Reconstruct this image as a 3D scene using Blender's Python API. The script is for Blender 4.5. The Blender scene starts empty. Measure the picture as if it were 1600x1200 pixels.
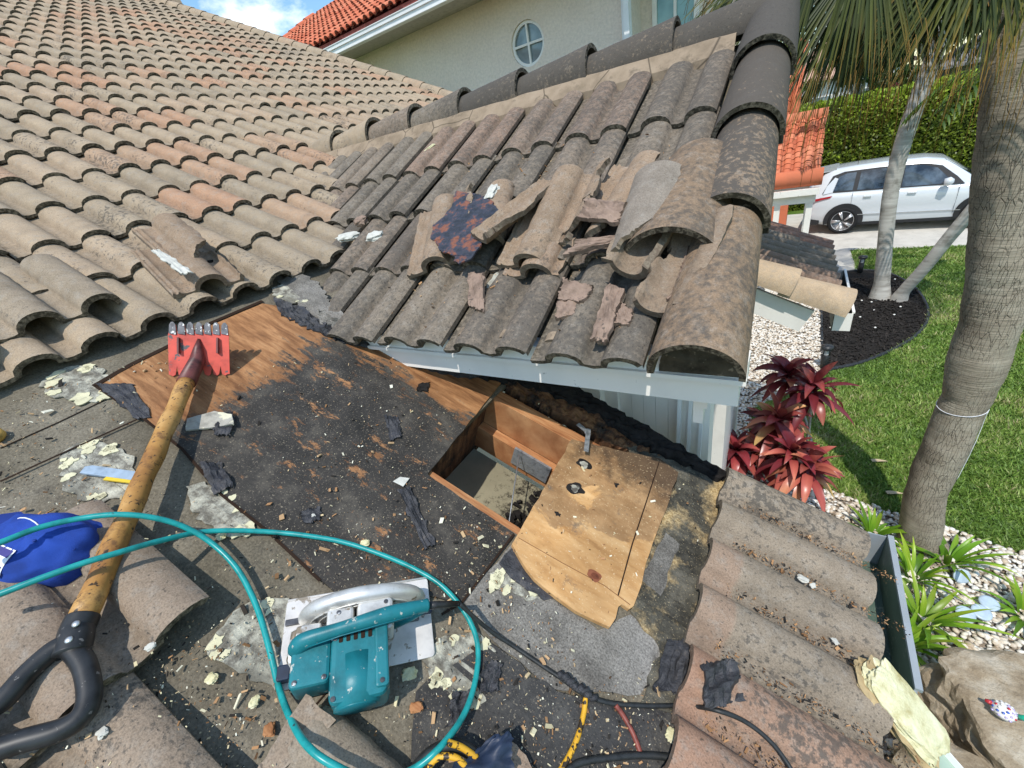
import bpy, bmesh, math, random
import numpy as np
from mathutils import Vector, Matrix, noise as mnoise
from mathutils.geometry import tessellate_polygon

random.seed(7); np.random.seed(7)
S = bpy.context.scene
col = S.collection
R = math.radians

# ------------------------------------------------------------------ camera
FPX, W0, H0 = 650.0, 1600.0, 1200.0
CAMZ = 3.85                                   # eye height above the lawn
def _n(v): v = np.array(v, float); return v/np.linalg.norm(v)
_up = -_n([250, 1160, FPX])
_d1 = _n([-1065, -150, FPX]); _d1 = _n(_d1 - _up*(_d1@_up))
_d2 = np.cross(_d1, _up); _d2 = _d2 if _d2[2] > 0 else -_d2
RM = np.array([-_d1, _d2, _up])               # world = RM @ camera(x right, y down, z forward)
cam = bpy.data.cameras.new('camera'); co = bpy.data.objects.new('camera', cam); col.objects.link(co)
cx, cy, cz = RM@[1, 0, 0], RM@[0, -1, 0], RM@[0, 0, -1]
co.matrix_world = Matrix(((cx[0], cy[0], cz[0], 0), (cx[1], cy[1], cz[1], 0), (cx[2], cy[2], cz[2], CAMZ), (0, 0, 0, 1)))
cam.sensor_width = 36.0; cam.lens = FPX/W0*36.0; cam.clip_start = 0.05; cam.clip_end = 2000
S.camera = co
S.render.resolution_x, S.render.resolution_y = 1024, 768

# ------------------------------------------------------------------ light
SUN = Vector((0.12, -0.45, 0.88)).normalized()
sun = bpy.data.lights.new('sun', 'SUN'); sun.energy = 3.6; sun.angle = R(0.6); sun.color = (1.0, 0.955, 0.89)
so = bpy.data.objects.new('sun', sun); col.objects.link(so)
so.rotation_euler = (-SUN).to_track_quat('-Z', 'Y').to_euler()
so.location = (0, 0, 30)
world = bpy.data.worlds.new('World'); S.world = world; world.use_nodes = True
wt = world.node_tree; wt.nodes.clear()
wo = wt.nodes.new('ShaderNodeOutputWorld'); bg = wt.nodes.new('ShaderNodeBackground')
sky = wt.nodes.new('ShaderNodeTexSky'); sky.sky_type = 'NISHITA'; sky.sun_disc = False
sky.sun_elevation = math.asin(SUN.z); sky.sun_rotation = math.atan2(SUN.x, SUN.y)
sky.air_density = 1.4; sky.dust_density = 0.2; sky.ozone_density = 3.0
tc = wt.nodes.new('ShaderNodeTexCoord'); cn = wt.nodes.new('ShaderNodeTexNoise')
cn.inputs['Scale'].default_value = 4.2; cn.inputs['Detail'].default_value = 9; cn.inputs['Roughness'].default_value = 0.58
mp = wt.nodes.new('ShaderNodeMapping'); mp.inputs['Scale'].default_value = (1, 1, 2.2); mp.inputs['Location'].default_value = (1.7, 0.2, 2.9)
wt.links.new(tc.outputs['Generated'], mp.inputs[0]); wt.links.new(mp.outputs[0], cn.inputs['Vector'])
cr = wt.nodes.new('ShaderNodeValToRGB'); cr.color_ramp.elements[0].position = 0.52; cr.color_ramp.elements[1].position = 0.72
wt.links.new(cn.outputs['Fac'], cr.inputs[0])
mx = wt.nodes.new('ShaderNodeMix'); mx.data_type = 'RGBA'
wt.links.new(cr.outputs[0], mx.inputs[0])
tint = wt.nodes.new('ShaderNodeMix'); tint.data_type = 'RGBA'; tint.blend_type = 'MULTIPLY'; tint.inputs[0].default_value = 1
tint.inputs[7].default_value = (0.86, 1.04, 1.10, 1)
wt.links.new(sky.outputs[0], tint.inputs[6])
wt.links.new(tint.outputs[2], mx.inputs[6]); mx.inputs[7].default_value = (12.5, 12.3, 12.2, 1)
wt.links.new(mx.outputs[2], bg.inputs[0]); bg.inputs[1].default_value = 0.15
wt.links.new(bg.outputs[0], wo.inputs[0])
S.view_settings.view_transform = 'Standard'; S.view_settings.look = 'None'
S.view_settings.exposure = 0.22; S.view_settings.gamma = 1.0
S.render.engine = 'CYCLES'

# ------------------------------------------------------------------ picking points on the modelled surfaces
CO = np.array([0, 0, CAMZ])
def ray(x, y): return RM@np.array([(x-W0/2)/FPX, (y-H0/2)/FPX, 1.0])
def AX(x, y, a, val):                         # point on the plane coordinate a = val
    r = ray(x, y); v = val-(CAMZ if a == 2 else 0)
    return Vector(CO + r*(v/r[a]))
def GP(x, y, z=0.0): return AX(x, y, 2, z)
TM, TW = 0.455, 0.5
CM, SM = 1/math.sqrt(1+TM*TM), TM/math.sqrt(1+TM*TM)
CW, SW = 1/math.sqrt(1+TW*TW), TW/math.sqrt(1+TW*TW)
NM = Vector((SM, 0, CM)); NW = Vector((0, -SW, CW))
ZM, ZW, YW = 2.65, 3.30, 0.95
def DK(X, Y, h=0.0): return Vector((X, Y, ZM-TM*X)) + NM*h            # the big roof slope (falls towards +X)
def WK(X, Y, h=0.0): return Vector((X, Y, ZW+TW*(Y-YW))) + NW*h       # the porch roof slope (falls towards -Y)
def _pl(x, y, o, n):
    r = Vector(ray(x, y)); c = Vector(CO)
    return c + r*((o-c).dot(n)/r.dot(n))
def MP(x, y, h=0.0): return _pl(x, y, DK(0, 0, h), NM)
def WP(x, y, h=0.0): return _pl(x, y, WK(0, YW, h), NW)

# ------------------------------------------------------------------ materials
class NT:
    def __init__(s, name, rough=0.8, spec=0.3, metal=0.0):
        s.m = bpy.data.materials.new(name); s.m.use_nodes = True
        s.t = s.m.node_tree; s.b = s.t.nodes['Principled BSDF']
        s.b.inputs['Roughness'].default_value = rough
        s.b.inputs['Specular IOR Level'].default_value = spec
        s.b.inputs['Metallic'].default_value = metal
        s.tc = s.t.nodes.new('ShaderNodeTexCoord'); s.P = s.tc.outputs['Object']
    def set(s, inp, v):
        if hasattr(v, 'links') or isinstance(v, bpy.types.NodeSocket): s.t.links.new(v, inp)
        else: inp.default_value = v if not isinstance(v, tuple) or len(v) != 3 else (*v, 1)
    def mapv(s, scale=(1, 1, 1), rot=(0, 0, 0), vec=None):
        n = s.t.nodes.new('ShaderNodeMapping'); n.inputs['Scale'].default_value = scale; n.inputs['Rotation'].default_value = rot
        s.t.links.new(vec or s.P, n.inputs[0]); return n.outputs[0]
    def noise(s, scale=5, detail=4, rough=0.55, vec=None, dist=0.0):
        n = s.t.nodes.new('ShaderNodeTexNoise'); n.inputs['Scale'].default_value = scale
        n.inputs['Detail'].default_value = detail; n.inputs['Roughness'].default_value = rough; n.inputs['Distortion'].default_value = dist
        s.t.links.new(vec or s.P, n.inputs['Vector']); return n.outputs['Fac']
    def vor(s, scale=5, out='Distance', feat='F1', vec=None, rnd=1.0):
        n = s.t.nodes.new('ShaderNodeTexVoronoi'); n.inputs['Scale'].default_value = scale; n.feature = feat
        n.inputs['Randomness'].default_value = rnd
        s.t.links.new(vec or s.P, n.inputs['Vector']); return n.outputs[out]
    def wave(s, scale=5, dist=2, detail=2, vec=None, axis='X'):
        n = s.t.nodes.new('ShaderNodeTexWave'); n.inputs['Scale'].default_value = scale; n.bands_direction = axis
        n.inputs['Distortion'].default_value = dist; n.inputs['Detail'].default_value = detail
        s.t.links.new(vec or s.P, n.inputs['Vector']); return n.outputs['Fac']
    def ramp(s, f, stops, interp='LINEAR'):
        n = s.t.nodes.new('ShaderNodeValToRGB'); r = n.color_ramp; r.interpolation = interp
        while len(r.elements) < len(stops): r.elements.new(0.5)
        for e, (p, c) in zip(r.elements, stops):
            e.position = p; e.color = (c, c, c, 1) if not isinstance(c, tuple) else (*c, 1)
        s.set(n.inputs[0], f); return n.outputs[0]
    def mix(s, f, a, b, mode='MIX'):
        n = s.t.nodes.new('ShaderNodeMix'); n.data_type = 'RGBA'; n.blend_type = mode
        s.set(n.inputs[0], f); s.set(n.inputs[6], a); s.set(n.inputs[7], b); return n.outputs[2]
    def math(s, op, a, b=0.0, c=0.0, clamp=False):
        n = s.t.nodes.new('ShaderNodeMath'); n.operation = op; n.use_clamp = clamp
        s.set(n.inputs[0], a); s.set(n.inputs[1], b); s.set(n.inputs[2], c); return n.outputs[0]
    def attr(s, name='col'):
        n = s.t.nodes.new('ShaderNodeAttribute'); n.attribute_name = name
        q = s.t.nodes.new('ShaderNodeSeparateColor'); s.t.links.new(n.outputs['Color'], q.inputs[0])
        return q.outputs[0], q.outputs[1], q.outputs[2]
    def xyz(s, vec=None):
        q = s.t.nodes.new('ShaderNodeSeparateXYZ'); s.t.links.new(vec or s.P, q.inputs[0]); return q.outputs
    def bump(s, h, strength=0.3, dist=0.01, prev=None):
        n = s.t.nodes.new('ShaderNodeBump'); n.inputs['Strength'].default_value = strength; n.inputs['Distance'].default_value = dist
        s.t.links.new(h, n.inputs['Height'])
        if prev is not None: s.t.links.new(prev, n.inputs['Normal'])
        s.t.links.new(n.outputs[0], s.b.inputs['Normal']); return n.outputs[0]
    def out(s, colour=None, rough=None):
        if colour is not None: s.set(s.b.inputs['Base Color'], colour)
        if rough is not None: s.set(s.b.inputs['Roughness'], rough)
        return s.m
MAT = {}
def simple(name, c, rough=0.6, spec=0.4, metal=0.0, var=0.12, scale=14, bump=0.0, bscale=120, specks=None):
    m = NT(name, rough, spec, metal)
    f = m.noise(scale, 6, 0.6)
    lo = tuple(max(0, x*(1-var*2)) for x in c); hi = tuple(min(1, x*(1+var)) for x in c)
    k = m.ramp(f, [(0.25, lo), (0.5, c), (0.75, hi)])
    if specks:
        g = m.noise(specks[1], 3, 0.6); k = m.mix(m.ramp(g, [(specks[2], 0.0), (specks[2]+0.04, 1.0)]), k, specks[0])
    if bump: m.bump(m.noise(bscale, 4, 0.6), bump, 0.004)
    MAT[name] = m.out(k); return MAT[name]

def tile_mat(name, cols, dirt, lichen, edgec=(0.065, 0.055, 0.04), soft=0.16, lamt=0.75, gx=0.0, sp=0.70):
    m = NT(name, 0.92, 0.15)
    t, e, r2 = m.attr()
    k = m.mix(1.0, m.ramp(t, cols), (1.02, 0.975, 0.92), 'MULTIPLY')
    k = m.mix(1.0, k, m.ramp(m.noise(9, 5, 0.65), [(0.25, 0.72), (0.5, 0.97), (0.8, 1.16)]), 'MULTIPLY')
    k = m.mix(m.ramp(m.noise(34, 6, 0.7), [(0.5, 0.0), (0.72, 0.55)]), k, (0.30, 0.275, 0.235))
    gr = m.noise(260, 2, 0.7)
    k = m.mix(1.0, k, m.ramp(gr, [(0.3, 0.72), (0.5, 1.0), (0.72, 1.22)]), 'MULTIPLY')
    # lichen and soot
    l = m.math('ADD', m.noise(55, 6, 0.72), m.math('MULTIPLY', m.noise(3.1, 3, 0.5), 0.55))
    l = m.math('ADD', l, m.math('MULTIPLY', r2, dirt))
    if gx: l = m.math('ADD', l, m.math('MULTIPLY_ADD', m.xyz()[0], gx, gx*1.6))
    k = m.mix(m.ramp(l, [(lichen, 0.0), (lichen+soft, lamt)]), k, (0.072, 0.066, 0.058))
    k = m.mix(m.ramp(m.noise(120, 3, 0.5), [(sp, 0.0), (sp+0.05, 0.6)]), k, (0.05, 0.045, 0.04))
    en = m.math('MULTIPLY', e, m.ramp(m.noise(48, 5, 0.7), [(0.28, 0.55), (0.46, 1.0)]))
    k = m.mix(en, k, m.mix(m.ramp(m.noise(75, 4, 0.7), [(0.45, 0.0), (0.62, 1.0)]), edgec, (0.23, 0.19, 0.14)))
    b = m.bump(m.noise(30, 5, 0.6), 0.35, 0.006)
    m.bump(m.math('ADD', gr, m.math('MULTIPLY', m.vor(150), 0.4)), 0.35, 0.003, b)
    MAT[name] = m.out(k); return MAT[name]
tile_mat('tile_tan', [(0.0, (0.30, 0.25, 0.185)), (0.35, (0.335, 0.275, 0.20)), (0.68, (0.365, 0.29, 0.21)), (0.8, (0.365, 0.27, 0.19)), (1.0, (0.375, 0.235, 0.155))], 0.10, 0.93)
tile_mat('tile_grey', [(0.0, (0.195, 0.170, 0.138)), (0.5, (0.225, 0.190, 0.150)), (0.8, (0.235, 0.180, 0.140)), (1.0, (0.25, 0.168, 0.128))], 0.18, 0.76, soft=0.30, lamt=0.72, gx=0.075, sp=0.60)
tile_mat('tile_near', [(0.0, (0.225, 0.195, 0.155)), (0.5, (0.255, 0.215, 0.168)), (0.8, (0.275, 0.20, 0.15)), (1.0, (0.305, 0.185, 0.13))], 0.12, 0.92, soft=0.35, sp=0.64)
tile_mat('tile_sooty', [(0.0, (0.17, 0.145, 0.115)), (0.5, (0.21, 0.175, 0.135)), (1.0, (0.27, 0.205, 0.145))], 0.28, 0.80, (0.035, 0.03, 0.022), soft=0.16, lamt=0.88, sp=0.62)
tile_mat('tile_buff', [(0.0, (0.42, 0.335, 0.24)), (1.0, (0.47, 0.36, 0.25))], 0.05, 1.04)
tile_mat('tile_broken', [(0.0, (0.245, 0.19, 0.14)), (0.5, (0.28, 0.21, 0.15)), (1.0, (0.30, 0.195, 0.14))], 0.12, 0.86, (0.15, 0.115, 0.085), soft=0.28, sp=0.66)
m = NT('tile_red', 0.85, 0.2); t, e, r2 = m.attr()
k = m.ramp(t, [(0, (0.50, 0.135, 0.07)), (0.6, (0.58, 0.17, 0.085)), (1, (0.62, 0.23, 0.13))])
k = m.mix(m.ramp(m.noise(6, 5, 0.6), [(0.45, 0.0), (0.75, 0.35)]), k, (0.35, 0.12, 0.07))
k = m.mix(e, k, (0.16, 0.05, 0.03)); MAT['tile_red'] = m.out(k)

# old felt / roofing cement around the stripped part
m = NT('old_felt', 0.95, 0.1); P = m.P
k = m.ramp(m.noise(5, 6, 0.65), [(0.3, (0.095, 0.082, 0.058)), (0.5, (0.15, 0.13, 0.095)), (0.7, (0.21, 0.185, 0.14))])
k = m.mix(1.0, k, m.ramp(m.noise(170, 3, 0.7), [(0.3, 0.62), (0.5, 1.0), (0.72, 1.35)]), 'MULTIPLY')
k = m.mix(m.ramp(m.noise(13, 7, 0.75), [(0.55, 0.0), (0.68, 0.7)]), k, (0.07, 0.062, 0.05))
k = m.mix(m.ramp(m.vor(75), [(0.05, 0.8), (0.10, 0.0)]), k, (0.42, 0.34, 0.2))
b = m.bump(m.noise(20, 6, 0.7), 0.5, 0.01); m.bump(m.noise(200, 2, 0.6), 0.5, 0.003, b)
MAT['old_felt'] = m.out(k)
m = NT('black_felt', 0.8, 0.3)
k = m.ramp(m.noise(7, 7, 0.7), [(0.3, (0.022, 0.021, 0.02)), (0.52, (0.048, 0.046, 0.043)), (0.72, (0.105, 0.098, 0.085))])
k = m.mix(m.ramp(m.noise(190, 2, 0.7), [(0.60, 0.0), (0.70, 0.75)]), k, (0.26, 0.22, 0.16))
k = m.mix(m.ramp(m.noise(90, 4, 0.8), [(0.35, 0.5), (0.45, 0.0)]), k, (0.01, 0.01, 0.01))
b = m.bump(m.noise(24, 6, 0.7), 0.6, 0.008); m.bump(m.noise(150, 3, 0.6), 0.5, 0.003, b)
MAT['black_felt'] = m.out(k)
m = NT('grit_felt', 0.95, 0.1)
k = m.ramp(m.noise(4.5, 6, 0.65), [(0.35, (0.10, 0.092, 0.08)), (0.5, (0.185, 0.172, 0.15)), (0.7, (0.25, 0.235, 0.21))])
k = m.mix(1.0, k, m.ramp(m.noise(230, 2, 0.7), [(0.3, 0.55), (0.5, 1.0), (0.7, 1.45)]), 'MULTIPLY')
k = m.mix(m.ramp(m.noise(10, 8, 0.75), [(0.56, 0.0), (0.66, 0.8)]), k, (0.075, 0.07, 0.062))
m.bump(m.noise(180, 2, 0.6), 0.6, 0.003); MAT['grit_felt'] = m.out(k)
m = NT('torn_felt', 0.55, 0.5)
k = m.ramp(m.noise(26, 6, 0.7), [(0.35, (0.012, 0.012, 0.013)), (0.6, (0.045, 0.045, 0.05)), (0.8, (0.15, 0.13, 0.11))])
m.bump(m.noise(45, 6, 0.7), 0.8, 0.008); MAT['torn_felt'] = m.out(k)
# bare roof boards with patches of black felt still glued on, cleaner towards the tiles
def wood(name, cols, axis_rot=0.0, stretch=26, black=None, knots=False, grime=0.0, scale=1.0):
    m = NT(name, 0.75, 0.25)
    v = m.mapv((scale*3.0, scale*stretch, scale*3.0), (0, 0, axis_rot))
    g = m.noise(2.2, 7, 0.62, v, 0.35)
    k = m.ramp(g, [(0.28, cols[0]), (0.45, cols[1]), (0.6, cols[2]), (0.78, cols[3])])
    gg = m.noise(7, 3, 0.6, v)
    k = m.mix(m.ramp(gg, [(0.5, 0.0), (0.7, 0.35)]), k, cols[0])
    k = m.mix(1.0, k, m.ramp(m.noise(3.4, 4, 0.6), [(0.3, 0.75), (0.7, 1.12)]), 'MULTIPLY')
    return m, k, g
m, k, g = wood('board_black', [(0.14, 0.06, 0.025), (0.27, 0.125, 0.05), (0.40, 0.20, 0.085), (0.50, 0.29, 0.14)], R(-74), 22)
x = m.xyz()
f = m.math('ADD', m.math('MINIMUM', m.math('MULTIPLY_ADD', x[0], 2.7, 4.55), m.math('MULTIPLY_ADD', x[1], -4.2, 4.40)), m.math('MULTIPLY', m.math('SUBTRACT', m.noise(3.5, 8, 0.75), 0.5), 1.9))
f = m.math('ADD', f, m.math('MULTIPLY', m.math('SUBTRACT', g, 0.5), 1.3))
blk = m.ramp(m.noise(7, 7, 0.7), [(0.3, (0.016, 0.015, 0.013)), (0.52, (0.040, 0.036, 0.031)), (0.74, (0.12, 0.105, 0.082))])
blk = m.mix(m.ramp(m.noise(210, 2, 0.7), [(0.60, 0.0), (0.70, 0.8)]), blk, (0.25, 0.21, 0.15))
blk = m.mix(m.ramp(m.vor(60), [(0.04, 0.9), (0.09, 0.0)]), blk, (0.34, 0.27, 0.16))
scr = m.ramp(m.noise(2.6, 9, 0.8, m.mapv((2, 5, 2), (0, 0, R(-74)))), [(0.575, 0.0), (0.61, 0.85)])
mask = m.math('MULTIPLY', m.ramp(f, [(0.42, 0.0), (0.62, 1.0)]), m.math('SUBTRACT', 1.0, scr))
k = m.mix(mask, k, blk)
b = m.bump(m.noise(26, 6, 0.7), 0.5, 0.006); m.bump(g, 0.4, 0.004, b)
MAT['board_black'] = m.out(k)
m, k, g = wood('plywood', [(0.33, 0.165, 0.06), (0.49, 0.27, 0.105), (0.58, 0.35, 0.155), (0.64, 0.42, 0.21)], R(62), 9)
x = m.xyz()
st = m.noise(4.3, 6, 0.62, None, 0.6)
up = m.math('ADD', m.math('MULTIPLY_ADD', x[1], 2.2, -1.72), m.math('MULTIPLY', m.math('SUBTRACT', st, 0.5), 2.4))
k = m.mix(m.ramp(up, [(0.0, 0.0), (0.05, 0.62), (0.5, 0.70), (0.9, 0.9)]), k, m.mix(m.ramp(m.noise(14, 6, 0.7), [(0.4, 0.0), (0.6, 1.0)]), (0.15, 0.085, 0.042), (0.30, 0.185, 0.095)))
k = m.mix(m.ramp(m.noise(9, 6, 0.7), [(0.60, 0.0), (0.70, 0.8)]), k, (0.10, 0.085, 0.07))
tp = m.math('ADD', m.math('MULTIPLY_ADD', x[1], 5.0, -4.75), m.math('MULTIPLY', m.math('SUBTRACT', m.noise(12, 7, 0.75), 0.5), 2.2))
k = m.mix(m.ramp(tp, [(0.1, 0.0), (0.6, 0.8)]), k, (0.055, 0.035, 0.022))
k = m.mix(m.ramp(m.noise(150, 2, 0.7), [(0.62, 0.0), (0.70, 0.5)]), k, (0.66, 0.5, 0.3))
m.bump(g, 0.35, 0.004); MAT['plywood'] = m.out(k)
m, k, g = wood('lumber', [(0.22, 0.08, 0.03), (0.36, 0.155, 0.062), (0.46, 0.23, 0.10), (0.54, 0.31, 0.16)], 0, 30)
m.bump(g, 0.3, 0.003); MAT['lumber'] = m.out(k)
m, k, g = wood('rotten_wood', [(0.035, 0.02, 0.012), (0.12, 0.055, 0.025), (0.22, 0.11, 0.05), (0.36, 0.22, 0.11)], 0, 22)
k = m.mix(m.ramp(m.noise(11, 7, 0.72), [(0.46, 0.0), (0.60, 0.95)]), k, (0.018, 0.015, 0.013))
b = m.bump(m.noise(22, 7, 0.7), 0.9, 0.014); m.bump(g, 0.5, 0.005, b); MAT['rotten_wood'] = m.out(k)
# dried spray foam and its grey footprint
m = NT('foam', 0.9, 0.15)
k = m.ramp(m.noise(16, 6, 0.7), [(0.33, (0.42, 0.36, 0.17)), (0.5, (0.66, 0.62, 0.38)), (0.7, (0.78, 0.75, 0.56))])
m.bump(m.noise(50, 5, 0.7), 0.8, 0.006); MAT['foam'] = m.out(k)
simple('foam_print', (0.40, 0.385, 0.32), 0.95, 0.1, var=0.35, scale=22, bump=0.6, specks=((0.10, 0.09, 0.075), 30, 0.54))
simple('foam_white', (0.52, 0.51, 0.45), 0.9, 0.2, var=0.15, scale=30, bump=0.6, bscale=60)
m = NT('mortar', 0.95, 0.1)
k = m.ramp(m.noise(8, 6, 0.65), [(0.3, (0.19, 0.145, 0.10)), (0.5, (0.28, 0.215, 0.15)), (0.7, (0.34, 0.265, 0.19))])
k = m.mix(m.ramp(m.vor(3.2, 'Distance', 'DISTANCE_TO_EDGE'), [(0.0, 0.9), (0.014, 0.0)]), k, (0.05, 0.04, 0.03))
k = m.mix(m.ramp(m.noise(14, 6, 0.7), [(0.56, 0.0), (0.70, 0.7)]), k, (0.10, 0.08, 0.06)); m.bump(m.noise(40, 5, 0.6), 0.4, 0.004); MAT['mortar'] = m.out(k)
simple('clay_chunk', (0.26, 0.185, 0.14), 0.92, 0.15, var=0.3, scale=22, bump=0.7, bscale=70, specks=((0.13, 0.10, 0.08), 40, 0.62))
simple('white_paint', (0.84, 0.80, 0.735), 0.45, 0.4, var=0.05, scale=5, specks=((0.42, 0.40, 0.36), 20, 0.69))
simple('dirty_paint', (0.66, 0.645, 0.60), 0.55, 0.3, var=0.18, scale=6, specks=((0.16, 0.14, 0.12), 13, 0.66))
simple('white_metal', (0.78, 0.78, 0.76), 0.35, 0.5, var=0.05, scale=6)
simple('gutter_green', (0.085, 0.13, 0.10), 0.45, 0.5, var=0.25, scale=5, specks=((0.16, 0.19, 0.15), 30, 0.62))
simple('gutter_lip', (0.30, 0.335, 0.36), 0.4, 0.5, var=0.08, scale=6)
m = NT('stucco', 0.95, 0.1); k = m.ramp(m.noise(1.3, 4, 0.6), [(0.3, (0.77, 0.65, 0.54)), (0.7, (0.83, 0.71, 0.59))])
k = m.mix(1.0, k, m.ramp(m.noise(26, 4, 0.6), [(0.35, 0.9), (0.65, 1.05)]), 'MULTIPLY')
m.bump(m.noise(9, 5, 0.62, m.mapv((1, 1, 2.2)), 1.2), 0.5, 0.03); MAT['stucco'] = m.out(k)
tile_mat('rake_clean', [(0.0, (0.215, 0.16, 0.112)), (1.0, (0.25, 0.18, 0.122))], 0.28, 0.80, (0.045, 0.036, 0.026), soft=0.42, lamt=0.75)
tile_mat('rake_mid', [(0.0, (0.21, 0.165, 0.12)), (1.0, (0.24, 0.18, 0.13))], 0.30, 0.90, (0.06, 0.05, 0.035), soft=0.16, lamt=0.85)
tile_mat('tile_sooty2', [(0.0, (0.16, 0.14, 0.115)), (0.6, (0.22, 0.18, 0.14)), (1.0, (0.27, 0.15, 0.11))], 0.08, 1.02, (0.10, 0.08, 0.06))
m = NT('sooty_felt', 0.9, 0.2)
k = m.ramp(m.noise(9, 7, 0.72), [(0.33, (0.02, 0.019, 0.017)), (0.5, (0.07, 0.065, 0.05)), (0.7, (0.17, 0.155, 0.12))])
k = m.mix(m.ramp(m.noise(3.2, 7, 0.7), [(0.53, 0.0), (0.63, 1.0)]), k, m.ramp(m.noise(160, 3, 0.7), [(0.4, (0.30, 0.20, 0.085)), (0.6, (0.56, 0.42, 0.22))]))
k = m.mix(m.ramp(m.noise(210, 2, 0.7), [(0.62, 0.0), (0.70, 0.8)]), k, (0.42, 0.34, 0.2))
b = m.bump(m.noise(26, 6, 0.7), 0.9, 0.012); m.bump(m.noise(160, 3, 0.6), 0.5, 0.003, b); MAT['sooty_felt'] = m.out(k)
simple('knot_core', (0.13, 0.04, 0.02), 0.7, 0.2, var=0.3, scale=60)
simple('galvanised', (0.33, 0.35, 0.37), 0.5, 0.5, 0.6, var=0.25, scale=60, bump=0.6, bscale=120)
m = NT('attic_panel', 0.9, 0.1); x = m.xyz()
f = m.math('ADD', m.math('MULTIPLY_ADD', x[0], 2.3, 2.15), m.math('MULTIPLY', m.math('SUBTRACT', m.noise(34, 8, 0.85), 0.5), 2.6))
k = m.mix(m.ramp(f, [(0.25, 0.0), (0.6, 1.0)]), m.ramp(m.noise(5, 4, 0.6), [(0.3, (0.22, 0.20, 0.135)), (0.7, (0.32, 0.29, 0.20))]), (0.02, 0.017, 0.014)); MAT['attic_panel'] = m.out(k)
simple('gutter_dark', (0.03, 0.035, 0.03), 0.5, 0.4, var=0.4, scale=8)
tile_mat('tile_grey2', [(0.0, (0.225, 0.20, 0.17)), (1.0, (0.26, 0.225, 0.19))], 0.05, 0.95, (0.27, 0.20, 0.14), soft=0.3)
m = NT('burnt', 0.5, 0.5)
k = m.ramp(m.noise(12, 7, 0.75), [(0.40, (0.012, 0.014, 0.02)), (0.52, (0.035, 0.04, 0.06)), (0.56, (0.20, 0.065, 0.03)), (0.72, (0.30, 0.12, 0.07))])
m.bump(m.noise(24, 7, 0.7), 1.0, 0.015); MAT['burnt'] = m.out(k)
tile_mat('tile_near2', [(0.0, (0.27, 0.235, 0.18)), (1.0, (0.31, 0.24, 0.175))], 0.15, 0.88, (0.06, 0.05, 0.035), soft=0.3)
simple('cap_dark2', (0.015, 0.025, 0.05), 0.5, 0.4, var=0.3, scale=20)
simple('saw_teal2', (0.006, 0.13, 0.16), 0.4, 0.4, var=0.2, scale=20)
simple('grit_pale', (0.36, 0.34, 0.29), 0.95, 0.1, var=0.25, scale=30, bump=0.5, specks=((0.6, 0.57, 0.42), 20, 0.58))
m = NT('foam_crust', 0.95, 0.1)
a = m.noise(18, 8, 0.75); k = m.ramp(a, [(0.34, (0.10, 0.09, 0.07)), (0.45, (0.20, 0.185, 0.15)), (0.52, (0.36, 0.345, 0.28)), (0.60, (0.52, 0.50, 0.40)), (0.7, (0.64, 0.62, 0.50))])
k = m.mix(m.ramp(m.noise(5, 3, 0.5), [(0.48, 0.0), (0.62, 0.8)]), k, (0.13, 0.12, 0.095))
m.bump(a, 0.9, 0.012); MAT['foam_crust'] = m.out(k)
simple('foam_rim', (0.60, 0.56, 0.37), 0.9, 0.1, var=0.16, scale=26, bump=0.8, bscale=50)
m = NT('grit_mix', 0.9, 0.15); t, e, r2 = m.attr()
k = m.ramp(t, [(0.0, (0.02, 0.018, 0.016)), (0.22, (0.03, 0.026, 0.022)), (0.3, (0.17, 0.09, 0.04)), (0.5, (0.38, 0.21, 0.10)), (0.68, (0.52, 0.36, 0.20)), (0.8, (0.62, 0.55, 0.34)), (1.0, (0.72, 0.70, 0.58))])
MAT['grit_mix'] = m.out(k)
simple('pale_green', (0.35, 0.45, 0.36), 0.5, 0.4)
simple('foam_dark', (0.40, 0.30, 0.16), 0.9, 0.1, var=0.3, scale=20, bump=0.6, bscale=50)
simple('dry_leaf', (0.48, 0.38, 0.24), 0.8, 0.2)
simple('red_board', (0.30, 0.085, 0.065), 0.8, 0.2, var=0.15)
simple('soffit_beige', (0.46, 0.42, 0.36), 0.9, 0.1)
simple('dark_green_wall', (0.10, 0.11, 0.10), 0.9, 0.1)
simple('dirty_mortar', (0.085, 0.07, 0.052), 0.95, 0.1, var=0.4, scale=18, bump=0.8, bscale=50, specks=((0.25, 0.20, 0.15), 24, 0.60))

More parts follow.
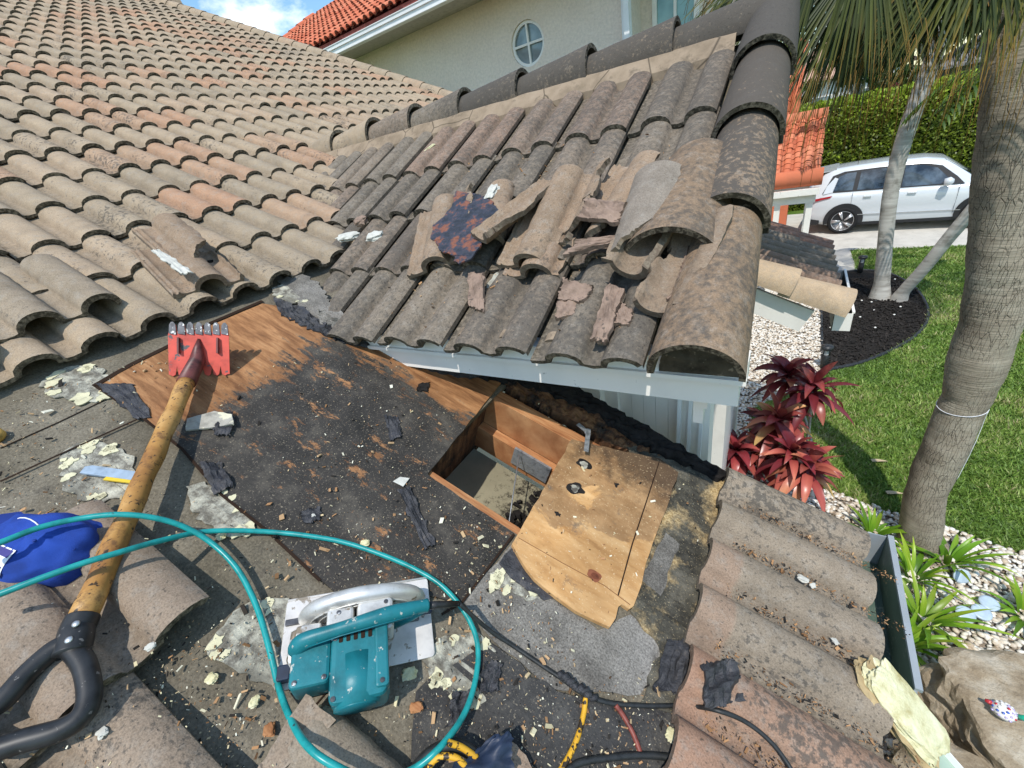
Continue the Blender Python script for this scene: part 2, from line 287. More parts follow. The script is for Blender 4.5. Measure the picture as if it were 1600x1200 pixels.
# ------------------------------------------------------------------ mesh building
class MB:
    def __init__(s): s.v = []; s.f = []; s.c = []; s.sm = []
    def add(s, vs, fs, c=(0.5, 0, 0), smooth=False):
        o = len(s.v); s.v.extend([tuple(p) for p in vs]); s.f.extend([tuple(i+o for i in f) for f in fs])
        if isinstance(c, list): s.c.extend(c)
        else: s.c.extend([c]*len(vs))
        s.sm.extend([smooth]*len(fs)); return s
    def box(s, a, b, M=None, c=(0.5, 0, 0)):
        vs = [Vector((x, y, z)) for x in (a[0], b[0]) for y in (a[1], b[1]) for z in (a[2], b[2])]
        if M is not None: vs = [M@v for v in vs]
        return s.add(vs, [(0, 1, 3, 2), (4, 6, 7, 5), (0, 4, 5, 1), (2, 3, 7, 6), (0, 2, 6, 4), (1, 5, 7, 3)], c)
    def hexa(s, p, c=(0.5, 0, 0)):            # 4 bottom, 4 top corners
        return s.add(p, [(3, 2, 1, 0), (4, 5, 6, 7), (0, 1, 5, 4), (1, 2, 6, 5), (2, 3, 7, 6), (3, 0, 4, 7)], c)
    def tube(s, pts, r, n=10, c=(0.5, 0, 0), caps=True, flat=1.0):
        pts = [Vector(p) for p in pts]; rs = r if isinstance(r, (list, tuple)) else [r]*len(pts)
        t0 = (pts[1]-pts[0]).normalized(); a = t0.orthogonal().normalized(); vs = []; m = len(pts)
        for i, p in enumerate(pts):
            t = (pts[min(i+1, m-1)]-pts[max(i-1, 0)]).normalized()
            a = (a-t*a.dot(t)).normalized(); b = t.cross(a)
            for k in range(n):
                q = 2*math.pi*k/n; vs.append(p+(a*math.cos(q)+b*math.sin(q)*flat)*rs[i])
        fs = [(i*n+k, i*n+(k+1) % n, (i+1)*n+(k+1) % n, (i+1)*n+k) for i in range(m-1) for k in range(n)]
        if caps: fs += [tuple(range(n))[::-1], tuple((m-1)*n+k for k in range(n))]
        return s.add(vs, fs, c, True)
    def lathe(s, prof, M=None, n=24, c=(0.5, 0, 0), smooth=True):
        vs = []
        for (r, z) in prof:
            for k in range(n):
                q = 2*math.pi*k/n; p = Vector((r*math.cos(q), r*math.sin(q), z)); vs.append(M@p if M is not None else p)
        fs = [(i*n+k, i*n+(k+1) % n, (i+1)*n+(k+1) % n, (i+1)*n+k) for i in range(len(prof)-1) for k in range(n)]
        fs += [tuple(range(n))[::-1], tuple((len(prof)-1)*n+k for k in range(n))]
        return s.add(vs, fs, c, smooth)
    def build(s, name, mat, parent=None, **tags):
        off = Vector((0, 0, 0))
        vs = s.v
        if parent is None and vs:
            a = np.array(vs); off = Vector(((a[:, 0].min()+a[:, 0].max())/2, (a[:, 1].min()+a[:, 1].max())/2, a[:, 2].min()))
            vs = (a-np.array(off)).tolist()
        me = bpy.data.meshes.new(name); me.from_pydata(vs, [], s.f); me.update()
        me.polygons.foreach_set('use_smooth', s.sm)
        at = me.color_attributes.new('col', 'FLOAT_COLOR', 'POINT')
        cc = np.ones((len(s.v), 4), np.float32); cc[:, :3] = np.array(s.c, np.float32).reshape(-1, 3); at.data.foreach_set('color', cc.ravel())
        me.materials.append(MAT[mat] if isinstance(mat, str) else mat)
        o = bpy.data.objects.new(name, me); col.objects.link(o); o.location = off
        if parent is not None:
            o.parent = parent
            if parent.type == 'EMPTY' or parent.parent is None:
                o.matrix_parent_inverse = Matrix.Translation(parent.location).inverted()
        for k, v in tags.items():
            if v: o[k] = v
        return o
def tag(o, label, cat, group=None):
    o['label'] = label; o['category'] = cat
    if group: o['group'] = group
    return o
def thing(name, label, cat, loc, group=None):
    o = bpy.data.objects.new(name, None); col.objects.link(o); o.location = Vector(loc); o.empty_display_size = 0.1
    return tag(o, label, cat, group)
def copy_tree(o, parent=None):
    c = o.copy(); col.objects.link(c)
    if parent is not None: c.parent = parent
    for ch in list(o.children): copy_tree(ch, c)
    return c
def structure(o): o['kind'] = 'structure'; return o
def frame(o, x, y):                           # matrix from origin, x axis, y axis (made square)
    x = Vector(x).normalized(); y = Vector(y); y = (y-x*y.dot(x)).normalized(); z = x.cross(y)
    return Matrix(((x.x, y.x, z.x, o[0]), (x.y, y.y, z.y, o[1]), (x.z, y.z, z.z, o[2]), (0, 0, 0, 1)))
def rough_line(pts, seg, jag, closed=True):
    out = []; n = len(pts); m = n if closed else n-1
    for i in range(m):
        a, b = Vector(pts[i]), Vector(pts[(i+1) % n]); L = (b-a).length; k = max(1, int(L/seg))
        d = (b-a).normalized() if L > 0 else Vector((1, 0, 0)); nn = Vector((-d.y, d.x, 0))
        for j in range(k):
            p = a.lerp(b, j/k)
            if j: p = p + nn*random.gauss(0, jag) + d*random.gauss(0, jag*0.4)
            out.append(p)
    if not closed: out.append(Vector(pts[-1]))
    return out
def sheet(name, pts, mat, parent=None, seg=0.02, jag=0.003, th=0.003, n=NM, c=(0.5, 0, 0), **tags):
    """a thin solid sheet lying on a roof plane; pts are points of its top face"""
    P = rough_line(pts, seg, jag); m = len(P)
    tri = tessellate_polygon([[Vector((p.x, p.y, 0)) for p in P]])
    b = MB(); top = list(P); bot = [p-n*th for p in P]
    fs = []
    for t in tri:
        a = (P[t[1]]-P[t[0]]).cross(P[t[2]]-P[t[0]])
        fs.append(tuple(t) if a.z > 0 else tuple(t[::-1]))
    b.add(top, fs, c)
    b.add(top+bot, [(i, i+m, (i+1) % m+m, (i+1) % m) for i in range(m)], (c[0], 1, c[2]))
    return b.build(name, mat, parent, **tags)
def shell(mb, outer, inner, keep, tint=(0.5, 0, 0), edge=1.0, jit=0.0, smooth=True):
    """solid shell between two point grids, cells kept where keep is true; jagged where broken"""
    outer = np.array(outer, float); inner = np.array(inner, float); nu, nv = outer.shape[:2]
    idx = -np.ones((nu, nv), int); vs = []; vi = []
    outer = outer.copy(); inner = inner.copy()
    cnt = np.zeros((nu, nv), int)
    for i in range(nu-1):
        for j in range(nv-1):
            if keep[i][j]: cnt[i:i+2, j:j+2] += 1
    if jit:
        def brk(i, j): return 0 < i < nu-1 and 0 < j < nv-1 and 0 < cnt[i, j] < 4
        for _ in range(3):
            for G in (outer, inner):
                H = G.copy()
                for i in range(nu):
                    for j in range(nv):
                        if brk(i, j):
                            nb = [(i+a, j+b) for a in (-1, 0, 1) for b in (-1, 0, 1) if (a or b) and 0 <= i+a < nu and 0 <= j+b < nv and 0 < cnt[i+a, j+b] < 4]
                            if len(nb) >= 2: H[i, j] = G[i, j]*0.35+0.65*sum(G[p] for p in nb)/len(nb)
                G[:] = H
    for i in range(nu):
        for j in range(nv):
            if cnt[i, j]:
                idx[i, j] = len(vs); d = np.zeros(3)
                if jit and cnt[i, j] < 4 and 0 < i < nu-1 and 0 < j < nv-1: d = np.random.normal(0, jit, 3)
                vs.append(outer[i, j]+d); vi.append(inner[i, j]+d)
    ft, fb, wl = [], [], []
    def k(i, j): return 0 <= i < nu-1 and 0 <= j < nv-1 and keep[i][j]
    for i in range(nu-1):
        for j in range(nv-1):
            if not keep[i][j]: continue
            a, b, c, d = idx[i, j], idx[i+1, j], idx[i+1, j+1], idx[i, j+1]
            ft.append((a, b, c, d)); fb.append((d, c, b, a))
            if not k(i, j-1): wl.append((a, b))
            if not k(i+1, j): wl.append((b, c))
            if not k(i, j+1): wl.append((c, d))
            if not k(i-1, j): wl.append((d, a))
    mb.add(vs, ft, tint, smooth); mb.add(vi, fb, (tint[0], edge*0.35, tint[2]), smooth)
    used = {}; ws = []; wf = []
    def g(p, inn):
        if (p, inn) not in used: used[(p, inn)] = len(ws); ws.append(vi[p] if inn else vs[p])
        return used[(p, inn)]
    for a, b in wl: wf.append((g(a, 0), g(a, 1), g(b, 1), g(b, 0)))
    mb.add(ws, wf, (tint[0], edge, tint[2]))

# ------------------------------------------------------------------ roof tiles
TWD, TLN = 0.33, 0.425                        # cover width (two barrels), length
def prof(nb=8, Hh=0.043, rr=0.058, th=0.015):
    o, i = [], []
    def p(u, h, t=th): o.append((u, h)); i.append((u, h-t))
    p(-0.022, 0.0); p(0.006, 0.0); p(0.022, 0.003)
    for c in (0.088, 0.250):
        for k in range(nb+1 if c < 0.1 else nb):
            q = math.pi*k/nb; e = 0.004
            o.append((c-rr*math.cos(q), e+Hh*math.sin(q)**0.9)); i.append((c-(rr-th)*math.cos(q), e-th*0.5+(Hh-th*0.6)*math.sin(q)**0.9))
        if c < 0.1: p(0.169, 0.001)
    return o, i
PO, PI_ = prof()
def tile(mb, fr, u0, v0, tint, under=False, L=TLN, tilt=0.025, base=0.012, u_lo=-1, u_hi=9, nb=None, head=0.0):
    po, pi_ = PO, PI_
    sel = [k for k, (u, h) in enumerate(po) if u_lo <= u <= u_hi]
    if len(sel) < 3: return
    ds, dr = random.gauss(0, 0.0045), random.gauss(0, 0.0025)
    tv = tilt+random.gauss(0, 0.003)
    def pt(u, h, v): return fr(u0+u+dr*(v/L), v0+v+ds, base+h+tv*(1-v/L))
    n = len(sel); top = [pt(*po[k], v) for v in (0, L) for k in sel]
    c = (tint, 0, random.random())
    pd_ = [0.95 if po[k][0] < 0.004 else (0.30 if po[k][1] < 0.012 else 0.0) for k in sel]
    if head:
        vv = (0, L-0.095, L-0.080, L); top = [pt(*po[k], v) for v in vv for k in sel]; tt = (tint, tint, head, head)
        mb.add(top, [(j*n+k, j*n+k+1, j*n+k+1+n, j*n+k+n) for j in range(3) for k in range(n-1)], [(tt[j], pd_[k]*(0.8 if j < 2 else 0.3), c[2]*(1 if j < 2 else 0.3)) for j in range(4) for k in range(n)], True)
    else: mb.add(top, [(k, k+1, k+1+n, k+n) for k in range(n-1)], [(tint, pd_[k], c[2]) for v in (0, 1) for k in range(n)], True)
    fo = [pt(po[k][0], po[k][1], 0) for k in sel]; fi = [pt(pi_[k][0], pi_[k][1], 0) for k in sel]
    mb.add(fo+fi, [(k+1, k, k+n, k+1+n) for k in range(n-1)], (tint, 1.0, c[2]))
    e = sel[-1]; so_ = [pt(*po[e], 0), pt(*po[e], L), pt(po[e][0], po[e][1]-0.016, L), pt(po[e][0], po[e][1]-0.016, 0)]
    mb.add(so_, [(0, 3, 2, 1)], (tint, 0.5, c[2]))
    if under:
        bt = [pt(*pi_[k], v) for v in (0, L) for k in sel]
        mb.add(bt, [(k+n, k+1+n, k+1, k) for k in range(n-1)], (tint, 0.35, c[2]), True)
        mb.add([pt(*po[k], L) for k in sel]+[pt(*pi_[k], L) for k in sel], [(k, k+1, k+1+n, k+n) for k in range(n-1)], (tint, 0.5, c[2]))
def tints(pink=0.14):
    r = random.random()
    return random.uniform(0.84, 1.0) if r < pink else (random.uniform(0.55, 0.84) if r < pink+0.2 else random.uniform(0, 0.55))
def barrel(mb, M, L, r0, r1, arc=R(100), th=0.016, nu=18, nv=10, keep=None, tint=(0.5, 0, 0.5), jit=0.0, squash=1.0, edge=1.0, wob=0.0):
    """half round tile: local x along its length (0 = narrow end), z up"""
    o = np.zeros((nv, nu, 3)); i = np.zeros((nv, nu, 3))
    for a in range(nv):
        t = a/(nv-1); r = r0+(r1-r0)*t
        for b in range(nu):
            q = -arc+2*arc*b/(nu-1); w = 1+wob*math.sin(3*q+7*t)
            o[a, b] = M@Vector((L*t, r*w*math.sin(q), r*w*squash*(math.cos(q)-math.cos(arc))))
            i[a, b] = M@Vector((L*t, (r-th)*math.sin(q), (r-th)*squash*(math.cos(q))-r*squash*math.cos(arc)))
    kp = [[(keep((a+.5)/(nv-1), (b+.5)/(nu-1)) if keep else True) for b in range(nu-1)] for a in range(nv-1)]
    o2 = o.transpose(1, 0, 2); i2 = i.transpose(1, 0, 2); kp2 = [[kp[a][b] for a in range(nv-1)] for b in range(nu-1)]
    shell(mb, o2[::-1], i2[::-1], kp2[::-1], tint, edge, jit)

# ------------------------------------------------------------------ the house with the damaged roof
house = thing('house', 'single storey house with a tan and grey clay tile roof, partly stripped for repair', 'house', (0, 0, 0))
fm = lambda u, v, w: DK(-v*CM, u, w)
fw = lambda u, v, w: WK(u, YW+v*CW, w)
def main_over(X, Y):                          # main slope stands above the porch roof here
    if Y < 0.85: return True
    zw = min(ZW+TW*(Y-YW), ZW+TW*(2.5-YW)-TW*(Y-2.5))
    return ZM-TM*X > zw-0.10
XTOP, YRAKE = -10.55, 5.72
mb = MB(); row = 0
XT0 = 0.41
for k in range(7, 34):
    xt = XT0-0.33*k                           # where the tips of this course lie
    if xt < XTOP+0.2: break
    y = YRAKE-TWD
    while y > (-5.5 if k < 40 else 0):
        if main_over(xt-0.2, y+0.16):
            far = k > 20
            # the broken and missing tiles along the stripped edge
            if not (k == 7 and y < -1.2):
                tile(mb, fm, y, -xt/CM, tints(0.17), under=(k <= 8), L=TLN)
        y -= TWD
mb.build('roof_tiles', 'tile_tan', house)
# tiles still on the slope near the camera
mb = MB()
for (k, ylist) in ((4, (-0.26, -0.59, -0.92)), (3, (-0.41, -0.74)), (5, (-0.90, -1.23)), (2, (-0.41, -0.74)), (6, (-1.23,))):
    xt = XT0-0.33*k-0.075
    for y in ylist: tile(mb, fm, y+0.03, -xt/CM, random.choice([0.3, 0.6, 0.7, 0.85]), under=True, base=0.012, tilt=0.028)
mb.build('near_tiles', 'tile_near', house)
# eave tiles, lower right
mb = MB(); y = 1.30-TWD
for k in range(9):
    tile(mb, fm, y, -0.28/CM, [0.45, 0.35, 0.9, 0.55, 0.3, .6, .2, .5, .8][k], under=True, L=0.43, tilt=0.03, base=0.03, head=[0.5, .75, .95, .7, .9, .6, .6, .6, .6][k], u_lo=(-1 if k < 8 else 0))
    y -= TWD
mb.build('eave_tiles', 'tile_near', house)
for k in range(2, 10):                        # rest of the slope below the camera's feet
    pass
# ridge / hip line along the far rake and the top of the big slope
mb = MB()
for k in range(26):
    X = -4.2-0.30*k+0.33
    if X < XTOP-0.3: break
    M = frame(DK(X-0.42*CM, YRAKE+0.07, 0.035), DK(X, 0)-DK(X-1, 0), (0, 1, 0))
    barrel(mb, M, 0.44, 0.095, 0.108, arc=R(88), nu=8, nv=3, tint=(random.uniform(0.3, 0.8), 0, random.random()))
M0 = frame((XTOP, -6, ZM-TM*XTOP+0.03), (0, 1, 0), (-1, 0, 0))
for k in range(28):
    M = frame((XTOP, -5.6+0.42*k, ZM-TM*XTOP+0.03), (0, 1, 0), (-1, 0, 0))
    barrel(mb, M, 0.45, 0.10, 0.12, arc=R(90), nu=8, nv=3, tint=(random.uniform(0.3, 0.8), 0, random.random()))
mb.build('hip_tiles', 'tile_tan', house)

# porch roof ------------------------------------------------------
XR = -0.245                                    # field ends, rake tiles begin
mb = MB()
YR = 2.44
for k in range(4):
    yt = 0.93+0.335*k; x = XR-TWD+0.005; j = 0
    while x > -4.2:
        xc = x+0.16
        if ZM-TM*xc < ZW+TW*(yt+0.2-YW)+0.12:
            tile(mb, fw, x, (yt-YW)/CW, tints(0.2), under=(k == 0), L=TLN+(0.03 if k == 3 else 0))
        x -= TWD; j += 1
wing_tiles = mb
porch = MB()                                  # solid body of the porch roof (deck boards)
a, b_ = 1.0, 2.5
zt = lambda y: ZW+TW*(y-YW)-0.012
X0, X1 = -4.3, -0.13
pts = [(1.02, zt(1.02)), (2.5, zt(2.5)), (3.98, zt(1.02)), (3.98, zt(1.02)-0.06), (2.5, zt(2.5)-0.10), (1.02, zt(1.02)-0.06)]
porch.add([(X0, y, z) for y, z in pts]+[(X1, y, z) for y, z in pts],
          [(0, 1, 7, 6), (1, 2, 8, 7), (3, 9, 8, 2), (4, 10, 9, 3), (5, 11, 10, 4), (0, 6, 11, 5), (6, 7, 10, 11), (7, 8, 9, 10), (0, 5, 4, 1), (1, 4, 3, 2)])
porch_o = porch.build('porch_roof', 'old_felt', house)
wing_tiles.build('roof_tiles', 'tile_grey', porch_o)
mb = MB()                                     # back slope, unseen but there
for k in range(4):
    yt = 4.07-0.335*k; x = XR-TWD
    while x > -4.0:
        if ZM-TM*x < ZW+TW*(5.0-yt+0.2-YW)+0.1:
            fb = lambda u, v, w: Vector((-u, 5.0-WK(0, YW+v*CW, w).y, WK(0, YW+v*CW, w).z))
            tile(mb, fb, -x-TWD, (5.0-yt-YW)/CW, tints(0.2))
        x -= TWD
mb.build('back_tiles', 'tile_grey', porch_o)
# ridge tiles, each a part of the porch roof
zr = ZW+TW*(2.5-YW)
for k in range(8):
    xe = -0.12-0.405*k
    mb = MB(); M = frame((xe-0.47, 2.5+random.gauss(0, .004), zr+0.002), (1, 0, 0.028+random.gauss(0, .006)), (0, 1, random.gauss(0, .02)))
    barrel(mb, M, 0.475, 0.092, 0.122, arc=R(96), th=0.018, nu=22, nv=8, tint=(random.uniform(0, 0.7), 0, [.95, .8, 1.0, .7, .55, .35, .2, .1][k]), wob=0.008, squash=1.05)
    mb.build('ridge_tile', 'tile_sooty' if k < 4 else ('tile_grey' if k < 6 else 'tile_tan'), porch_o)
# pale mortar bed between the ridge tiles and the top course
mb = MB(); n = 74; vs = []
for i in range(n+1):
    x = -3.35+(3.35-0.27)*i/n; yl = 2.335+0.012*mnoise.noise(Vector((x*9, 0, 0)))
    z0 = ZW+TW*(yl-YW)+0.028; sc = 0.028*math.cos((x+0.02)/0.165*2*math.pi)
    vs += [(x, yl-0.02-sc*0.4, z0+0.01), (x, yl+0.04, z0+0.075), (x, 2.45, z0+0.09)]
mb.add(vs, [(3*i, 3*i+3, 3*i+4, 3*i+1) for i in range(n)]+[(3*i+1, 3*i+4, 3*i+5, 3*i+2) for i in range(n)], smooth=False)
vs2 = []
for i in range(n+1):
    x, y, z = vs[3*i]; vs2 += [(x, y, z), (x, y-0.002, z-0.055)]
mb.add(vs2, [(2*i, 2*i+1, 2*i+3, 2*i+2) for i in range(n)])
mb.build('mortar_bed', 'mortar', porch_o)
mb = MB(); vs = []
for i in range(41):
    y = 1.35+(2.46-1.35)*i/40; j = mnoise.noise(Vector((0, y*14, 3)))*0.008
    vs += [WK(XR+0.012+j, y, 0.02), WK(XR+0.035+j, y, 0.078), WK(XR+0.085, y, 0.085)]
mb.add(vs, [(3*i, 3*i+1, 3*i+4, 3*i+3) for i in range(40)]+[(3*i+1, 3*i+2, 3*i+5, 3*i+4) for i in range(40)])
mb.build('mortar_bed', 'mortar', porch_o)
# rake tiles down the gable end
rk = [0.915, 1.36, 1.74, 2.12]
for k, ye in enumerate(rk):
    L = 0.50 if k == 0 else 0.47
    o = WK(-0.150, ye+L*CW, 0.026); d = (WK(-0.148, ye, 0.046)-o)
    mb = MB(); M = frame(o, d, (1, 0, 0))
    barrel(mb, M, d.length, 0.090, 0.106, arc=R(96), th=0.015, nu=24, nv=10, tint=([0.75, 0.6, 0.55, 0.2][k], 0, [0.15, 0.75, 1.0, 1.0][k]), wob=0.006, squash=1.0)
    mb.build('rake_tile', ['rake_clean', 'rake_mid', 'rake_mid', 'tile_sooty'][k], porch_o)
for yq, rq in ((0.955, 0.094), (1.395, 0.100), (1.775, 0.100), (2.155, 0.100)):
    mb = MB(); pc = WK(-0.148, yq, 0.0); n = 20
    vs = [pc+Vector((rq*math.sin(R(-90+180*i/n)), 0, (rq+0.018)*math.cos(R(-90+180*i/n))-0.004)) for i in range(n+1)]
    vs = [v+Vector((0, mnoise.noise(v*30)*0.008, 0)) for v in vs]; vs2 = [v+Vector((0, 0.04, 0)) for v in vs]
    mb.add(vs+[pc+Vector((0, -0.004, 0.03))], [(i, n+1, i+1) for i in range(n)]+[(n, n+1, 0)]); mb.add(vs+vs2, [(i, i+1, i+n+2, i+n+1) for i in range(n)])
    mb.build('mortar_plug', 'dirty_mortar', porch_o)
# lower lip of the last rake tile hangs round the corner of the fascia
# fascia in two steps
mb = MB(); mb.box((-1.70, 0.968, 3.29), (-0.045, 1.03, 3.335)); mb.box((-1.70, 0.955, 3.277), (-0.045, 1.03, 3.29))
mb.box((-1.62, 0.975, 3.205), (-0.06, 1.03, 3.277)); mb.build('fascia', 'white_paint', porch_o)
mb = MB()
for i in range(2):                            # gable end boards following the slopes
    for (y0, y1) in ((1.03, 2.5), (3.97, 2.5)):
        z0, z1 = zt(1.03), zt(2.5); dz = 0; xx = -0.135 if i == 0 else -0.145
        p = [(-0.17, y0, z0-0.18), (xx, y0, z0-0.18), (xx, y1, z1-0.18), (-0.17, y1, z1-0.18)]
        p = [(x, y, z+(0 if i == 0 else -0.05)) for x, y, z in p]
        mb.hexa(p+[(x, y, z+0.13 if i == 0 else z+0.05) for x, y, z in p])
mb.build('gable_board', 'white_paint', porch_o)
mb = MB(); mb.box((-1.4, 1.03, 3.225), (-0.10, 1.60, 3.24)); mb.build('soffit', 'white_paint', porch_o)
# little cement squirts under the eave tiles
mb = MB()
for i in range(22):
    pass
xs = -1.62
while xs < -0.30:
    mb = MB()
    M = frame((xs+0.088, 0.985, 3.327), (0, 1, 0.5), (-1, 0, 0)); barrel(mb, M, 0.03, 0.042, 0.042, arc=R(88), nu=9, nv=2, th=0.02); xs += 0.165; mb.build('eave_closure', 'mortar', porch_o)

# walls below the porch roof
mb = MB()
GX0, GX1, GY = -0.47, -0.26, 1.55
mb.box((-1.9, 1.45, 0), (-0.62, 1.60, 3.225)); mb.box((-0.62, 1.50, 0), (-0.56, 1.6, 3.225))
mb.box((-0.30, 1.50, 0), (-0.185, 1.62, 3.225)); mb.box((-0.56, 1.50, 2.98), (-0.30, 1.60, 3.225))
mb.box((-1.5, 1.60, 0), (-0.60, 4.0, 3.225)); mb.add([(-0.19, 1.62, 3.22), (-0.19, 3.95, 3.22), (-0.19, 2.5, 3.95), (-0.3, 1.62, 3.22), (-0.3, 3.95, 3.22), (-0.3, 2.5, 3.95)], [(0, 1, 2), (3, 5, 4), (0, 2, 5, 3), (1, 4, 5, 2)])
mb.build('porch_wall', 'white_paint', house)
gd = MB()
for i in range(5):
    x = -0.56+0.052*i; gd.box((x+0.0007, 1.53, 0), (x+0.0513, 1.56, 2.98))
gd.box((-0.56, 1.534, 0), (-0.30, 1.57, 2.979)); gd.build('panelled_door', 'white_paint', house)
# clear plastic masking taped over the glazed side of the entrance
mb = MB()
for i, (xa, xb) in enumerate(((-0.36, -0.345), (-0.318, -0.305), (-0.275, -0.262))):
    mb.hexa([(xa, 1.475, 0.4), (xb, 1.475, 0.4), (xb, 1.49, 0.4), (xa, 1.49, 0.4), (xa+0.06, 1.475, 2.97), (xb+0.06, 1.475, 2.97), (xb+0.06, 1.49, 2.97), (xa+0.06, 1.49, 2.97)])
mb.build('plastic_masking', 'white_metal', house)

# lower body of the house (walls under the big slope)
mb = MB(); mb.box((-9.5, -5.2, 0), (0.02, 1.28, 2.05)); mb.box((-9.5, 1.45, 0), (-1.9, 5.5, 3.3)); mb.box((-3.9, 1.6, 0), (-0.6, 4.0, 3.1))
mb.build('house_wall', 'stucco', house)

# roof deck under the stripped felt, with the sawn hole left open
HX0, HX1, HY0, HY1 = -0.885, -0.36, 0.63, 1.075
DX0, DX1, DY0, DY1 = -10.5, 0.30, -5.6, 1.30
mb = MB()
def slab(x0, x1, y0, y1, h=0.0, th=0.02):
    p = [DK(x0, y0, h-th), DK(x1, y0, h-th), DK(x1, y1, h-th), DK(x0, y1, h-th), DK(x0, y0, h), DK(x1, y0, h), DK(x1, y1, h), DK(x0, y1, h)]
    mb.hexa(p)
slab(DX0, HX0, DY0, DY1); slab(HX1, DX1, DY0, DY1); slab(HX0, HX1, DY0, HY0); slab(HX0, HX1, HY1+0.09, DY1)
slab(DX0, -1.45, 1.30, 5.75)
mb.build('roof_deck', 'old_felt', house)
mb = MB(); x0, x1 = -0.35, 0.32; slab(x0, x1, 3.42, 5.0); mb.build('low_deck', 'old_felt', house)

def mp(pts, h): return [MP(x, y, h) for x, y in pts]
def stripe(name, pts, w, h, mat, par, th=0.0012):
    P = [MP(x, y, h) for x, y in pts]; b = MB()
    for a, c in zip(P[:-1], P[1:]):
        d = (c-a).normalized(); s = NM.cross(d).normalized()*w/2
        b.hexa([a-s-NM*th, c-s-NM*th, c+s-NM*th, a+s-NM*th, a-s, c-s, c+s, a+s])
    return b.build(name, mat, par)
simple('dark_line', (0.03, 0.018, 0.012), 0.9, 0.1); simple('faint_line', (0.20, 0.10, 0.045), 0.9, 0.1)
# bare boards with the remains of the black felt
sheet('bare_boards', mp([(150, 600), (262, 545), (330, 508), (410, 474), (440, 479), (470, 500), (530, 520), (600, 535), (700, 575), (760, 590), (783, 598), (668, 741), (803, 833), (720, 942),
      (640, 925), (560, 960), (500, 905), (420, 830), (345, 770), (285, 700), (225, 650)], 0.007), 'board_black', house, seg=0.03, jag=0.0012, th=0.0066)
for pts_, w_ in (([(146, 603), (205, 569), (262, 541), (330, 504), (410, 470)], 0.016), ([(147, 602), (222, 652), (285, 702), (345, 772), (420, 832), (500, 907)], 0.007), ([(0, 752), (110, 702), (214, 655)], 0.005), ([(0, 700), (90, 660), (190, 612)], 0.003), ([(425, 1180), (520, 1070), (600, 985)], 0.003), ([(690, 960), (722, 941), (803, 834)], 0.006)):
    stripe('felt_seam', pts_, w_, 0.0092 if w_ > 0.004 else 0.003, 'dark_line', house)
# felt lap, lower right: pale gritty cap sheet
sheet('cap_sheet', mp([(722, 940), (800, 850), (850, 925), (935, 985), (985, 960), (1022, 985), (1040, 1010), (1000, 1085), (860, 1075), (770, 1000)], 0.004), 'grit_felt', house, seg=0.03, jag=0.0022, th=0.0035)
sheet('cap_sheet', mp([(1040, 832), (1062, 850), (1030, 935), (1002, 905)], 0.010), 'grit_felt', house, jag=0.003, th=0.003)
sheet('black_felt', mp([(975, 690), (1045, 712), (1128, 742), (1140, 770), (1125, 830), (1100, 905), (1090, 960), (1085, 1040), (1075, 1120), (1000, 1100), (1030, 1010), (985, 955), (1010, 880), (1038, 800), (1058, 745), (985, 720)], 0.0085), 'sooty_felt', house, jag=0.006, th=0.004)
sheet('black_felt', mp([(650, 1080), (760, 1000), (870, 1080), (1010, 1105), (1085, 1110), (1050, 1230), (640, 1230)], 0.0065), 'black_felt', house, seg=0.03, jag=0.004, th=0.003)
sheet('black_felt', mp([(780, 880), (800, 856), (850, 905), (880, 930), (850, 938), (800, 905)], 0.0095), 'torn_felt', house, jag=0.003, th=0.003)
# plywood patch: the freshly sawn sheet
pl = sheet('plywood_patch', mp([(893, 686), (960, 702), (1030, 716), (1060, 738), (1048, 775), (1034, 812), (1016, 862), (1006, 895), (990, 947), (983, 952), (972, 944), (966, 948), (962, 966), (953, 980),
      (935, 972), (900, 955), (868, 932), (835, 905), (812, 872), (800, 850), (812, 830)], 0.022), 'plywood', house, seg=0.03, jag=0.0018, th=0.014)
simple('char', (0.02, 0.018, 0.017), 0.95, 0.1, var=0.4, scale=30, bump=0.8, bscale=60)
simple('knot', (0.20, 0.07, 0.035), 0.7, 0.2, var=0.3, scale=60)
stripe('saw_cut', [(1030, 722), (1008, 790), (988, 850), (966, 930)], 0.0035, 0.0232, 'dark_line', pl)
stripe('chalk_line', [(810, 840), (880, 880), (945, 915), (985, 945)], 0.0014, 0.0231, 'faint_line', pl)
# knot, and two old nail-head burns
def blob(name, x, y, r, h, mat, par, sq=1.0, jag=0.12, th=0.001, n=22, **tags):
    c = MP(x, y, h); b = []
    ex = (DK(1, 0)-DK(0, 0)).normalized(); ey = Vector((0, 1, 0)); ph = random.random()*9
    for k in range(n):
        q = 2*math.pi*k/n; rr = r*(1+jag*2*mnoise.noise(Vector((math.cos(q)*1.4+ph, math.sin(q)*1.4, ph))))
        b.append(c+ex*rr*math.cos(q)+ey*rr*sq*math.sin(q))
    return sheet(name, b, mat, par, seg=9, jag=0, th=th, **tags)
blob('knot', 929, 899, 0.020, 0.0233, 'knot', pl, 0.75); blob('knot', 930, 900, 0.011, 0.0240, 'knot_core', pl, 0.7)
for (x, y, r) in ((912, 726, 0.024), (899, 763, 0.026)):
    blob('burn_mark', x, y, r, 0.0235, 'char', pl, 0.85, 0.25); blob('burn_mark', x, y, r*0.55, 0.0245, 'foam_print', pl, 0.9, 0.3)
for (x, y, r) in ((872, 803, .009), (963, 757, .010)):
    blob('stain', x, y, r, 0.0236, 'char', pl, 0.7, 0.5)

